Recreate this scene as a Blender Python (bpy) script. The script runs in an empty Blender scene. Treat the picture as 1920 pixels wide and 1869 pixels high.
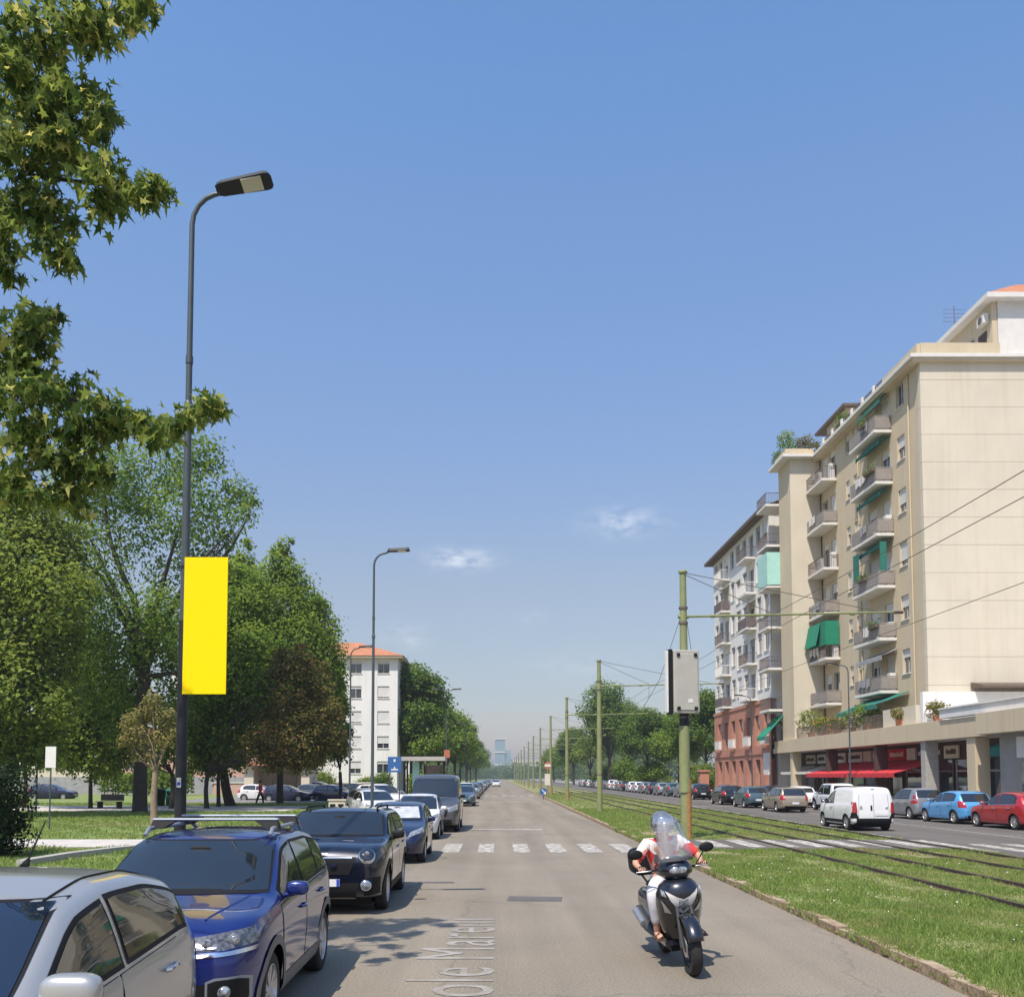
import bpy, math, random
import numpy as np
from mathutils import Vector, Matrix
from mathutils.bvhtree import BVHTree
R = math.radians
random.seed(7)
rng = np.random.default_rng(7)
SC = bpy.context.scene
COL = SC.collection

# ------------------------------------------------------------------ camera, sky, sun, exposure
PITCH = R(3.5); FPX = 1785.0; HC = 2.10
cam_d = bpy.data.cameras.new('camera')
cam = bpy.data.objects.new('camera', cam_d); COL.objects.link(cam)
cam.location = (0, 0, HC); cam.rotation_euler = (R(90) + PITCH, 0, 0)
cam_d.sensor_fit = 'HORIZONTAL'; cam_d.sensor_width = 36.0
cam_d.lens = FPX / 1920 * 36.0
cam_d.shift_x = 26 / 1920; cam_d.shift_y = 412.5 / 1920
cam_d.clip_start = 0.1; cam_d.clip_end = 9000
SC.camera = cam

SUN_DIR = Vector((-0.24, -0.45, 0.86)).normalized()      # towards the sun
sun_el = math.asin(SUN_DIR.z)
world = bpy.data.worlds.new('World'); SC.world = world; world.use_nodes = True
wt = world.node_tree; wn = wt.nodes; wl = wt.links
for n in list(wn): wn.remove(n)
w_out = wn.new('ShaderNodeOutputWorld'); w_bg = wn.new('ShaderNodeBackground')
sky = wn.new('ShaderNodeTexSky'); sky.sky_type = 'NISHITA'; sky.sun_disc = False
sky.sun_elevation = sun_el
sky.sun_rotation = math.atan2(SUN_DIR.x, SUN_DIR.y)
sky.altitude = 120; sky.air_density = 1.0; sky.dust_density = 0.7; sky.ozone_density = 1.0
w_bg.inputs['Strength'].default_value = 0.11
# small fair-weather cloud wisps, low in the sky all round
tc = wn.new('ShaderNodeTexCoord'); sep = wn.new('ShaderNodeSeparateXYZ'); wl.new(tc.outputs['Generated'], sep.inputs[0])
def wmath(op, a, b=None, c=None):
    n = wn.new('ShaderNodeMath'); n.operation = op
    for i, v in enumerate((a, b, c)):
        if v is None: continue
        if isinstance(v, (int, float)): n.inputs[i].default_value = v
        else: wl.new(v, n.inputs[i])
    return n.outputs[0]
az = wmath('ARCTAN2', sep.outputs[0], sep.outputs[1]); el = wmath('ARCSINE', sep.outputs[2])
cmb = wn.new('ShaderNodeCombineXYZ'); wl.new(wmath('MULTIPLY', az, 26.0), cmb.inputs[0]); wl.new(wmath('MULTIPLY', el, 60.0), cmb.inputs[1])
nz = wn.new('ShaderNodeTexNoise'); nz.inputs['Scale'].default_value = 1.6; nz.inputs['Detail'].default_value = 6; nz.inputs['Roughness'].default_value = .6
wl.new(cmb.outputs[0], nz.inputs['Vector'])
cl = None
for (a0, e0, sa, se, k) in ((-2.35, 13.0, 1.75, .55, 1.0), (7.6, 15.0, 1.9, .7, .75), (-5.7, 8.4, 1.3, .7, .4), (2.1, 9.6, .7, .35, .35), (5.0, 6.6, 3.2, .8, .22),
                            (-60, 12, 6, 1.2, .7), (75, 14, 7, 1.0, .7), (150, 16, 8, 1.5, .6), (-140, 11, 7, 1.2, .6)):
    da = wmath('DIVIDE', wmath('SUBTRACT', az, R(a0)), R(sa)); de = wmath('DIVIDE', wmath('SUBTRACT', el, R(e0)), R(se))
    r2 = wmath('ADD', wmath('MULTIPLY', da, da), wmath('MULTIPLY', de, de))
    g = wmath('MULTIPLY', wmath('POWER', 2.718, wmath('MULTIPLY', r2, -1.0)), k)
    cl = g if cl is None else wmath('MAXIMUM', cl, g)
cm = wn.new('ShaderNodeMapRange'); cm.inputs['From Min'].default_value = .38; cm.inputs['From Max'].default_value = .68
wl.new(nz.outputs[0], cm.inputs['Value'])
cfac = wmath('MULTIPLY', wmath('MULTIPLY', cm.outputs[0], cl), .55)
hs = wn.new('ShaderNodeHueSaturation'); hs.inputs['Hue'].default_value = 0.492; hs.inputs['Saturation'].default_value = 1.12
wl.new(sky.outputs[0], hs.inputs['Color'])
mx = wn.new('ShaderNodeMixRGB'); mx.inputs['Color2'].default_value = (7.3, 7.2, 7.2, 1)
# summer murk: the lowest ten degrees are paler and dimmer than a clear sky
rmp = wn.new('ShaderNodeValToRGB'); rmp.color_ramp.interpolation = 'LINEAR'; wl.new(sep.outputs[2], rmp.inputs[0])
stops = [(0.0, (.60, .50, .52)), (.087, (.69, .585, .575)), (.196, (1.0, .75, .69)), (.345, (1.14, .95, 1.0)), (.51, (1.24, 1.14, 1.22)), (.624, (1.16, 1.19, 1.34)), (1.0, (1.1, 1.18, 1.3))]
re_ = rmp.color_ramp.elements
re_[0].position = 0; re_[0].color = (*stops[0][1], 1); re_[1].position = 1; re_[1].color = (*stops[-1][1], 1)
for p_, c_ in stops[1:-1]: q_ = re_.new(p_); q_.color = (*c_, 1)
mu = wn.new('ShaderNodeMixRGB'); mu.blend_type = 'MULTIPLY'; mu.inputs[0].default_value = 1
wl.new(hs.outputs[0], mu.inputs[1]); wl.new(rmp.outputs[0], mu.inputs[2])
wl.new(cfac, mx.inputs[0]); wl.new(mu.outputs[0], mx.inputs['Color1']); wl.new(mx.outputs[0], w_bg.inputs['Color']); wl.new(w_bg.outputs[0], w_out.inputs[0])

sun_d = bpy.data.lights.new('sun', 'SUN'); sun_d.energy = 3.5; sun_d.angle = R(.55); sun_d.color = (1, .92, .82)
sun = bpy.data.objects.new('sun', sun_d); COL.objects.link(sun)
sun.rotation_euler = (-SUN_DIR).to_track_quat('-Z', 'Y').to_euler(); sun.location = (-30, -50, 90)
SC.view_settings.view_transform = 'Standard'; SC.view_settings.look = 'None'
SC.view_settings.gamma = 1; SC.view_settings.use_curve_mapping = False
SC.view_settings.exposure = 0.69
SC.render.engine = 'CYCLES'
SC.cycles.max_bounces = 6; SC.cycles.diffuse_bounces = 3; SC.cycles.glossy_bounces = 3; SC.cycles.transmission_bounces = 4
SC.cycles.transparent_max_bounces = 8; SC.cycles.volume_bounces = 0
SC.cycles.use_denoising = True

# ------------------------------------------------------------------ helpers
def W(px, py, Y):
    """the place at depth Y seen at a pixel of the 1920 px photograph"""
    u = (px - 934) / FPX; v = (1347 - py) / FPX
    c, s = math.cos(PITCH), math.sin(PITCH)
    d = Vector((u, c - v * s, s + v * c))
    return Vector((0, 0, HC)) + d * (Y / d.y)
def G(px, py, z=0):
    """the ground point seen at a pixel"""
    a = W(px, py, 10.0) - Vector((0, 0, HC))
    return Vector((0, 0, HC)) + a * ((z - HC) / a.z)

def tag(o, label=None, cat=None, group=None, kind=None):
    if label: o['label'] = label
    if cat: o['category'] = cat
    if group: o['group'] = group
    if kind: o['kind'] = kind
    return o
def thing(name, label, cat, loc=(0, 0, 0), rz=0.0, group=None):
    o = bpy.data.objects.new(name, None); COL.objects.link(o); o.empty_display_size = .2
    o.location = loc; o.rotation_euler = (0, 0, rz)
    return tag(o, label, cat, group)
def link(name, me, parent=None):
    o = bpy.data.objects.new(name, me); COL.objects.link(o)
    if parent is not None: o.parent = parent
    return o
def copy_tree(o, parent=None):
    c = o.copy(); COL.objects.link(c)
    if parent is not None:
        c.parent = parent; c.matrix_parent_inverse = Matrix()
    for ch in list(o.children): copy_tree(ch, c)
    return c
def origin_of(o):
    v = Vector((0, 0, 0))
    while o is not None:
        v += o.location; o = o.parent
    return v

class MB:
    """collects shapes; build() links them as one mesh object"""
    def __init__(s): s.v = []; s.f = []
    def add(s, vs, fs):
        b = len(s.v); s.v += [tuple(p) for p in vs]; s.f += [tuple(i + b for i in f) for f in fs]; return s
    def box(s, c, d, rz=0.0, M=None):
        x, y, z = d[0] / 2, d[1] / 2, d[2] / 2
        p = [Vector(q) for q in ((-x, -y, -z), (x, -y, -z), (x, y, -z), (-x, y, -z), (-x, -y, z), (x, -y, z), (x, y, z), (-x, y, z))]
        if M is None and rz: M = Matrix.Rotation(rz, 3, 'Z')
        if M is not None: p = [M @ q for q in p]
        c = Vector(c)
        return s.add([q + c for q in p], [(0, 3, 2, 1), (4, 5, 6, 7), (0, 1, 5, 4), (1, 2, 6, 5), (2, 3, 7, 6), (3, 0, 4, 7)])
    def bb(s, x0, x1, y0, y1, z0, z1):
        return s.box(((x0 + x1) / 2, (y0 + y1) / 2, (z0 + z1) / 2), (abs(x1 - x0), abs(y1 - y0), abs(z1 - z0)))
    def tube(s, pts, rad, n=8, cap=True):
        pts = [Vector(p) for p in pts]
        if not hasattr(rad, '__len__'): rad = [rad] * len(pts)
        vs, fs = [], []
        u = None
        for i, p in enumerate(pts):
            t = (pts[min(i + 1, len(pts) - 1)] - pts[max(i - 1, 0)])
            t = t.normalized() if t.length > 1e-9 else Vector((0, 0, 1))
            if u is None:
                u = t.orthogonal().normalized()
            else:
                u = (u - t * u.dot(t)); u = u.normalized() if u.length > 1e-6 else t.orthogonal().normalized()
            w = t.cross(u)
            for k in range(n):
                a = 2 * math.pi * k / n
                vs.append(p + (u * math.cos(a) + w * math.sin(a)) * rad[i])
        for i in range(len(pts) - 1):
            for k in range(n):
                k2 = (k + 1) % n
                fs.append((i * n + k, i * n + k2, (i + 1) * n + k2, (i + 1) * n + k))
        if cap:
            fs.append(tuple(range(n - 1, -1, -1))); fs.append(tuple((len(pts) - 1) * n + k for k in range(n)))
        return s.add(vs, fs)
    def lathe(s, prof, c=(0, 0, 0), axis='Z', n=24, M=None):
        """prof: (radius, along) pairs"""
        vs, fs = [], []
        for (r, h) in prof:
            for k in range(n):
                a = 2 * math.pi * k / n
                q = (r * math.cos(a), r * math.sin(a), h)
                if axis == 'X': q = (q[2], q[0], q[1])
                elif axis == 'Y': q = (q[0], q[2], q[1])
                q = Vector(q)
                if M is not None: q = M @ q
                vs.append(q + Vector(c))
        m = len(prof)
        for i in range(m - 1):
            for k in range(n):
                k2 = (k + 1) % n
                fs.append((i * n + k, i * n + k2, (i + 1) * n + k2, (i + 1) * n + k))
        return s.add(vs, fs)
    def ball(s, c, r, nu=14, nv=9, p=1.0):
        if not hasattr(r, '__len__'): r = (r, r, r)
        vs, fs = [], []
        w = lambda v: math.copysign(abs(v) ** p, v)
        for j in range(nv + 1):
            t = math.pi * j / nv
            for k in range(nu):
                a = 2 * math.pi * k / nu
                vs.append((c[0] + r[0] * w(math.sin(t)) * w(math.cos(a)), c[1] + r[1] * w(math.sin(t)) * w(math.sin(a)), c[2] + r[2] * w(math.cos(t))))
        for j in range(nv):
            for k in range(nu):
                k2 = (k + 1) % nu
                fs.append((j * nu + k, (j + 1) * nu + k, (j + 1) * nu + k2, j * nu + k2))
        return s.add(vs, fs)
    def prism(s, poly, axis, a, b):
        """poly: 2D outline, extruded along axis from a to b. axis X: (y,z), Y: (x,z), Z: (x,y)"""
        n = len(poly)
        def P(q, h): return {'X': (h, q[0], q[1]), 'Y': (q[0], h, q[1]), 'Z': (q[0], q[1], h)}[axis]
        vs = [P(q, a) for q in poly] + [P(q, b) for q in poly]
        fs = [tuple(range(n - 1, -1, -1)), tuple(range(n, 2 * n))] + [(i, (i + 1) % n, n + (i + 1) % n, n + i) for i in range(n)]
        return s.add(vs, fs)
    def sheet(s, poly, z): return s.add([(p[0], p[1], z) for p in poly], [tuple(range(len(poly)))])
    def rect(s, x0, x1, y0, y1, z): return s.add([(x0, y0, z), (x1, y0, z), (x1, y1, z), (x0, y1, z)], [(0, 1, 2, 3)])
    def mesh(s, name, mat, smooth=0, off=None):
        me = bpy.data.meshes.new(name)
        vs = s.v if off is None else [(a - off[0], b - off[1], c - off[2]) for a, b, c in s.v]
        me.from_pydata(vs, [], s.f); me.update()
        if mat is not None: me.materials.append(mat)
        if smooth:
            me.polygons.foreach_set('use_smooth', [True] * len(me.polygons))
            if smooth is not True: me.set_sharp_from_angle(angle=R(smooth))
        return me
    def build(s, name, mat, parent=None, smooth=0, world=True, bevel=0):
        off = origin_of(parent) if (parent is not None and world) else None
        o = link(name, s.mesh(name, mat, smooth, off), parent)
        if bevel:
            b = o.modifiers.new('bevel', 'BEVEL'); b.width = bevel; b.segments = 2; b.limit_method = 'ANGLE'; b.angle_limit = R(40)
        return o

def np_mesh(name, verts, sizes, mat, smooth=False):
    """many separate polygons of one size: verts (N*k,3), sizes k"""
    me = bpy.data.meshes.new(name)
    nv = len(verts); k = sizes; nf = nv // k
    me.vertices.add(nv); me.vertices.foreach_set('co', np.ascontiguousarray(verts, dtype=np.float32).ravel())
    me.loops.add(nv); me.loops.foreach_set('vertex_index', np.arange(nv, dtype=np.int32))
    me.polygons.add(nf)
    me.polygons.foreach_set('loop_start', np.arange(0, nv, k, dtype=np.int32))
    try: me.polygons.foreach_set('loop_total', np.full(nf, k, dtype=np.int32))
    except Exception: pass
    me.update(calc_edges=True); me.validate()
    if mat is not None: me.materials.append(mat)
    return me

# ------------------------------------------------------------------ materials
def pmat(name, col, rough=.7, var=.12, scale=6.0, bump=0.0, bscale=None, metal=0.0, coat=0.0, spec=.5, col2=None, detail=5, coords='Object', speckle=0):
    m = bpy.data.materials.new(name); m.use_nodes = True
    nt = m.node_tree; b = nt.nodes['Principled BSDF']
    b.inputs['Roughness'].default_value = rough; b.inputs['Metallic'].default_value = metal
    b.inputs['Specular IOR Level'].default_value = spec
    b.inputs['Coat Weight'].default_value = coat; b.inputs['Coat Roughness'].default_value = .04
    tcn = nt.nodes.new('ShaderNodeTexCoord')
    if var or col2:
        nz = nt.nodes.new('ShaderNodeTexNoise'); nz.inputs['Scale'].default_value = scale; nz.inputs['Detail'].default_value = detail; nz.inputs['Roughness'].default_value = .6
        nt.links.new(tcn.outputs[coords], nz.inputs['Vector'])
        rp = nt.nodes.new('ShaderNodeValToRGB'); rp.color_ramp.elements[0].position = .3; rp.color_ramp.elements[1].position = .7
        c2 = col2 if col2 else tuple(min(1, c * (1 + var)) for c in col)
        c1 = col if col2 else tuple(c * (1 - var) for c in col)
        rp.color_ramp.elements[0].color = (*c1, 1); rp.color_ramp.elements[1].color = (*c2, 1)
        nt.links.new(nz.outputs[0], rp.inputs[0])
        out = rp.outputs[0]
        if speckle:
            n2 = nt.nodes.new('ShaderNodeTexNoise'); n2.inputs['Scale'].default_value = 38; n2.inputs['Detail'].default_value = 6; n2.inputs['Roughness'].default_value = .75
            nt.links.new(tcn.outputs[coords], n2.inputs['Vector'])
            mr = nt.nodes.new('ShaderNodeMapRange'); mr.inputs['From Min'].default_value = .25; mr.inputs['From Max'].default_value = .75
            mr.inputs['To Min'].default_value = 1 - speckle; mr.inputs['To Max'].default_value = 1 + speckle
            nt.links.new(n2.outputs[0], mr.inputs[0])
            mm = nt.nodes.new('ShaderNodeMixRGB'); mm.blend_type = 'MULTIPLY'; mm.inputs[0].default_value = 1
            nt.links.new(out, mm.inputs[1]); nt.links.new(mr.outputs[0], mm.inputs[2]); out = mm.outputs[0]
        nt.links.new(out, b.inputs['Base Color'])
    else:
        b.inputs['Base Color'].default_value = (*col, 1)
    if bump:
        nb = nt.nodes.new('ShaderNodeTexNoise'); nb.inputs['Scale'].default_value = bscale or scale * 6; nb.inputs['Detail'].default_value = 4
        nt.links.new(tcn.outputs[coords], nb.inputs['Vector'])
        bp = nt.nodes.new('ShaderNodeBump'); bp.inputs['Strength'].default_value = bump; bp.inputs['Distance'].default_value = .02
        nt.links.new(nb.outputs[0], bp.inputs['Height']); nt.links.new(bp.outputs[0], b.inputs['Normal'])
    return m

def paint(name, col, metal=.25, rough=.32):
    return pmat(name, col, rough=rough, var=.03, scale=2.0, metal=metal, coat=1.0)
def glass_dark(name, col=(.012, .016, .02), rough=.03):
    m = pmat(name, col, rough=rough, var=.25, scale=1.3, spec=.9, coat=.6)
    return m
def leafmat(name, c1, c2, c3=None, trans=.35):
    """leaf colour differs leaf by leaf"""
    m = bpy.data.materials.new(name); m.use_nodes = True
    nt = m.node_tree; nt.nodes.clear()
    o = nt.nodes.new('ShaderNodeOutputMaterial'); ge = nt.nodes.new('ShaderNodeNewGeometry')
    rp = nt.nodes.new('ShaderNodeValToRGB'); rp.color_ramp.elements[0].color = (*c1, 1); rp.color_ramp.elements[1].color = (*c2, 1)
    if c3:
        e = rp.color_ramp.elements.new(.88); e.color = (*c2, 1); rp.color_ramp.elements[-1].color = (*c3, 1)
    nt.links.new(ge.outputs['Random Per Island'], rp.inputs[0])
    b = nt.nodes.new('ShaderNodeBsdfPrincipled'); b.inputs['Roughness'].default_value = .6; b.inputs['Specular IOR Level'].default_value = .18
    t = nt.nodes.new('ShaderNodeBsdfTranslucent')
    hsn = nt.nodes.new('ShaderNodeHueSaturation'); hsn.inputs['Hue'].default_value = .48; hsn.inputs['Value'].default_value = 1.6
    mxs = nt.nodes.new('ShaderNodeMixShader'); mxs.inputs[0].default_value = trans
    nt.links.new(rp.outputs[0], b.inputs['Base Color']); nt.links.new(rp.outputs[0], hsn.inputs['Color']); nt.links.new(hsn.outputs[0], t.inputs['Color'])
    nt.links.new(b.outputs[0], mxs.inputs[1]); nt.links.new(t.outputs[0], mxs.inputs[2]); nt.links.new(mxs.outputs[0], o.inputs[0])
    return m

M = {}
M['ground'] = pmat('dry_earth', (.12, .115, .07), 1, .3, .05, bump=.3)
def road_mat(c):
    m = pmat('worn_asphalt', c, .9, .09, .35, bump=.35, bscale=45, speckle=.6)
    nt = m.node_tree; b = nt.nodes['Principled BSDF']
    src = b.inputs['Base Color'].links[0].from_socket
    tcn = nt.nodes.new('ShaderNodeTexCoord'); mp = nt.nodes.new('ShaderNodeMapping'); mp.inputs['Scale'].default_value = (1.1, .05, 1)
    nt.links.new(tcn.outputs['Object'], mp.inputs[0])
    nz = nt.nodes.new('ShaderNodeTexNoise'); nz.inputs['Scale'].default_value = 1.0; nz.inputs['Detail'].default_value = 4
    nt.links.new(mp.outputs[0], nz.inputs['Vector'])
    mr = nt.nodes.new('ShaderNodeMapRange'); mr.inputs['From Min'].default_value = .3; mr.inputs['From Max'].default_value = .7; mr.inputs['To Min'].default_value = .8; mr.inputs['To Max'].default_value = 1.13
    nt.links.new(nz.outputs[0], mr.inputs[0])
    mm = nt.nodes.new('ShaderNodeMixRGB'); mm.blend_type = 'MULTIPLY'; mm.inputs[0].default_value = 1
    nt.links.new(src, mm.inputs[1]); nt.links.new(mr.outputs[0], mm.inputs[2])
    # hairline cracks
    vo = nt.nodes.new('ShaderNodeTexVoronoi'); vo.feature = 'DISTANCE_TO_EDGE'; vo.inputs['Scale'].default_value = .33
    n3 = nt.nodes.new('ShaderNodeTexNoise'); n3.inputs['Scale'].default_value = 1.4; n3.inputs['Detail'].default_value = 5
    nt.links.new(tcn.outputs['Object'], n3.inputs['Vector'])
    mv = nt.nodes.new('ShaderNodeMixRGB'); mv.inputs[0].default_value = .45; nt.links.new(tcn.outputs['Object'], mv.inputs[1]); nt.links.new(n3.outputs['Color'], mv.inputs[2])
    nt.links.new(mv.outputs[0], vo.inputs['Vector'])
    m3 = nt.nodes.new('ShaderNodeMapRange'); m3.inputs['From Max'].default_value = .006; m3.inputs['To Min'].default_value = .78; m3.inputs['To Max'].default_value = 1
    nt.links.new(vo.outputs['Distance'], m3.inputs[0])
    m4 = nt.nodes.new('ShaderNodeMixRGB'); m4.blend_type = 'MULTIPLY'; m4.inputs[0].default_value = 1
    nt.links.new(mm.outputs[0], m4.inputs[1]); nt.links.new(m3.outputs[0], m4.inputs[2]); nt.links.new(m4.outputs[0], b.inputs['Base Color'])
    return m
M['road'] = road_mat((.226, .193, .146))
M['road2'] = road_mat((.125, .112, .098))
M['patch'] = pmat('tar_patch', (.11, .1, .095), .85, .15, 3, bump=.2, speckle=.2)
M['lot'] = pmat('lot_asphalt', (.2, .19, .175), .9, .1, .5, speckle=.2)
def worn(name, col, under, amount, scale=7.0):
    """thermoplastic paint worn through to the asphalt"""
    m = pmat(name, col, .75, .06, 4)
    nt = m.node_tree; b = nt.nodes['Principled BSDF']
    src = b.inputs['Base Color'].links[0].from_socket
    tcn = nt.nodes.new('ShaderNodeTexCoord'); nz = nt.nodes.new('ShaderNodeTexNoise'); nz.inputs['Scale'].default_value = scale; nz.inputs['Detail'].default_value = 8; nz.inputs['Roughness'].default_value = .7
    nt.links.new(tcn.outputs['Object'], nz.inputs['Vector'])
    mr = nt.nodes.new('ShaderNodeMapRange'); mr.inputs['From Min'].default_value = amount - .1; mr.inputs['From Max'].default_value = amount + .1
    nt.links.new(nz.outputs[0], mr.inputs[0])
    mm = nt.nodes.new('ShaderNodeMixRGB'); mm.inputs[1].default_value = (*under, 1); nt.links.new(mr.outputs[0], mm.inputs[0]); nt.links.new(src, mm.inputs[2])
    nt.links.new(mm.outputs[0], b.inputs['Base Color'])
    return m
M['zebra'] = worn('worn_white_paint', (.62, .59, .53), (.215, .187, .15), .53, 5)
M['zebra2'] = worn('very_worn_white_paint', (.5, .47, .43), (.2, .185, .165), .5)
M['letter'] = worn('faded_lettering', (.33, .305, .27), (.21, .18, .135), .45, 3)
M['soil'] = pmat('median_turf', (.14, .19, .045), 1, 0, 1.6, bump=.8, bscale=30, col2=(.3, .26, .13), speckle=.35, detail=8)
M['lawn'] = pmat('lawn_turf', (.12, .19, .045), 1, 0, .5, bump=.4, bscale=25, col2=(.24, .26, .08), speckle=.3, detail=8)
M['dirt'] = pmat('bare_dirt', (.2, .2, .075), 1, 0, 2.2, bump=.6, bscale=20, col2=(.34, .25, .16), speckle=.35, detail=8)
M['path'] = pmat('pale_path', (.5, .46, .41), .95, .1, 1.5, speckle=.1)
M['pave'] = pmat('pavement_slab', (.3, .28, .255), .95, .12, 1.2, speckle=.12)
M['kerb'] = pmat('porphyry_kerb', (.2, .12, .075), .95, 0, 6, bump=.9, bscale=16, col2=(.42, .34, .22), speckle=.3)
M['gkerb'] = pmat('granite_kerb', (.36, .34, .31), .9, .15, 8, speckle=.15)
M['rail'] = pmat('rusty_rail', (.075, .052, .038), .6, .3, 9, metal=.3)
M['rust'] = pmat('rust', (.33, .17, .055), .85, .3, 7, bump=.2)
M['olive'] = pmat('olive_paint', (.215, .235, .1), .6, .14, 3, bump=.1)
M['wire'] = pmat('wire', (.09, .075, .055), .6, 0)
M['eave'] = pmat('dark_eave', (.13, .095, .07), .9, .15, 3)
M['barmetal'] = pmat('roof_bar_metal', (.3, .33, .37), .4, .05, 3, metal=.5)
M['bark'] = pmat('bark', (.05, .038, .028), .95, .35, 9, bump=.8, bscale=24)
M['palebark'] = pmat('pale_bark', (.25, .19, .13), .95, .25, 9, bump=.6, bscale=24)

def plaster(name, col, dirt, streak=.5):
    """render with rain streaks and faded blotches"""
    m = pmat(name, col, .93, .05, .35, bump=.15, bscale=12)
    nt = m.node_tree; b = nt.nodes['Principled BSDF']; src = b.inputs['Base Color'].links[0].from_socket
    tcn = nt.nodes.new('ShaderNodeTexCoord'); mp = nt.nodes.new('ShaderNodeMapping'); mp.inputs['Scale'].default_value = (2.2, 2.2, .13)
    nt.links.new(tcn.outputs['Object'], mp.inputs[0])
    nz = nt.nodes.new('ShaderNodeTexNoise'); nz.inputs['Scale'].default_value = 1; nz.inputs['Detail'].default_value = 6; nz.inputs['Roughness'].default_value = .65
    nt.links.new(mp.outputs[0], nz.inputs['Vector'])
    mr = nt.nodes.new('ShaderNodeMapRange'); mr.inputs['From Min'].default_value = .5; mr.inputs['From Max'].default_value = .8; mr.inputs['To Max'].default_value = streak
    nt.links.new(nz.outputs[0], mr.inputs[0])
    mm = nt.nodes.new('ShaderNodeMixRGB'); mm.inputs[2].default_value = (*dirt, 1); nt.links.new(mr.outputs[0], mm.inputs[0]); nt.links.new(src, mm.inputs[1])
    nt.links.new(mm.outputs[0], b.inputs['Base Color'])
    return m
M['cream'] = plaster('cream_render', (.55, .455, .31), (.4, .31, .2))
M['creamp'] = plaster('cream_panel', (.60, .535, .415), (.5, .42, .3), .6)
M['white'] = plaster('white_plaster', (.7, .68, .64), (.5, .47, .42), .45)
M['joint'] = pmat('mortar_joint', (.5, .42, .32), .95, .05)
M['slab'] = pmat('balcony_white', (.66, .63, .58), .85, .06, 2)
M['brick'] = pmat('red_brick', (.44, .2, .13), .92, .14, 1.6, bump=.3, bscale=14)
M['terra'] = pmat('terracotta', (.42, .17, .085), .9, .25, 2.0, bump=.4, bscale=8)
M['pane'] = glass_dark('window_glass', (.035, .042, .05), .06)
M['frame'] = pmat('window_frame', (.5, .48, .45), .7, .08)
M['shut'] = pmat('roller_shutter', (.68, .66, .62), .8, .08, 1.5)
M['shutg'] = pmat('grey_shutter', (.3, .3, .3), .8, .15, 1.5)
M['dark'] = pmat('dark_interior', (.02, .018, .017), .9, .3, 1)
M['brown'] = pmat('brown_shopfront', (.07, .042, .033), .7, .25, .8)
M['green'] = pmat('green_canvas', (.01, .2, .115), .9, .1, 2)
M['teal'] = pmat('teal_canvas', (.02, .15, .115), .9, .12, 2)
M['mint'] = pmat('mint_screen', (.36, .62, .54), .6, .08, 2)
M['red'] = pmat('red_canvas', (.5, .03, .035), .9, .1, 2)
M['ivory'] = pmat('ivory_canvas', (.6, .55, .47), .9, .08, 2)
M['iron'] = pmat('railing_iron', (.13, .1, .09), .7, .2, 5)
M['panelpink'] = pmat('railing_panel', (.27, .235, .205), .7, .12, 2)
M['pole'] = pmat('lamp_pole_grey', (.075, .09, .098), .5, .1, 3, metal=.3)
M['poledark'] = pmat('lamp_pole_dark', (.01, .011, .014), .55, .15, 3)
M['yellow'] = pmat('yellow_panel', (1.0, .72, .0), .8, 0, spec=.2)
M['black'] = pmat('black_plastic', (.01, .01, .011), .6, .15, 5, spec=.22)
M['lensd'] = pmat('dark_lamp_glass', (.012, .013, .015), .08, 0, 26, metal=.2, coat=1, col2=(.2, .21, .23))
M['foil'] = pmat('foil_sunshade', (.42, .43, .44), .35, 0, 7, metal=.3, col2=(.75, .76, .77), bump=.4, bscale=9)
M['rubber'] = pmat('tyre_rubber', (.022, .021, .02), .85, .2, 8)
M['alloy'] = pmat('alloy_rim', (.55, .55, .56), .35, .05, 5, metal=.8)
M['alloyd'] = pmat('dark_rim', (.1, .1, .1), .45, .05, 5, metal=.6)
M['chrome'] = pmat('chrome', (.75, .75, .76), .12, 0, metal=1)
M['glass'] = glass_dark('car_glass')
M['lens'] = pmat('lamp_glass', (.06, .065, .07), .08, .2, 22, metal=.4, coat=1, col2=(.55, .57, .6))
M['tail'] = pmat('tail_lamp_red', (.33, .012, .01), .2, .1, 9, coat=1)
M['plate'] = pmat('number_plate', (.7, .7, .68), .5, .04)
M['plateblue'] = pmat('plate_band', (.02, .06, .45), .5, 0)
M['skin'] = pmat('skin', (.52, .29, .19), .55, .08, 6)
M['leaf_maple'] = leafmat('leaf_maple', (.03, .075, .016), (.2, .26, .05), (.6, .56, .16), .5)
M['leaf_a'] = leafmat('leaf_locust', (.05, .12, .02), (.19, .28, .045), None, .5)
M['leaf_b'] = leafmat('leaf_olive', (.08, .14, .022), (.26, .32, .06), None, .5)
M['leaf_c'] = leafmat('leaf_deep', (.04, .1, .018), (.165, .25, .04), None, .48)
M['leaf_d'] = leafmat('leaf_lime', (.06, .135, .018), (.245, .335, .05), None, .5)
M['leaf_r'] = leafmat('leaf_copper', (.06, .09, .02), (.23, .19, .055), (.34, .12, .07), .45)
M['leaf_p'] = leafmat('leaf_dry', (.13, .15, .035), (.31, .26, .09), None, .4)
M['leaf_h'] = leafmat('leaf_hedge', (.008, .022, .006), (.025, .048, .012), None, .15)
M['leaf_far'] = leafmat('leaf_far', (.06, .11, .03), (.14, .2, .05), None, .4)
M['blade'] = leafmat('grass_blade', (.12, .19, .035), (.27, .34, .08), (.45, .42, .2), .5)
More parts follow.
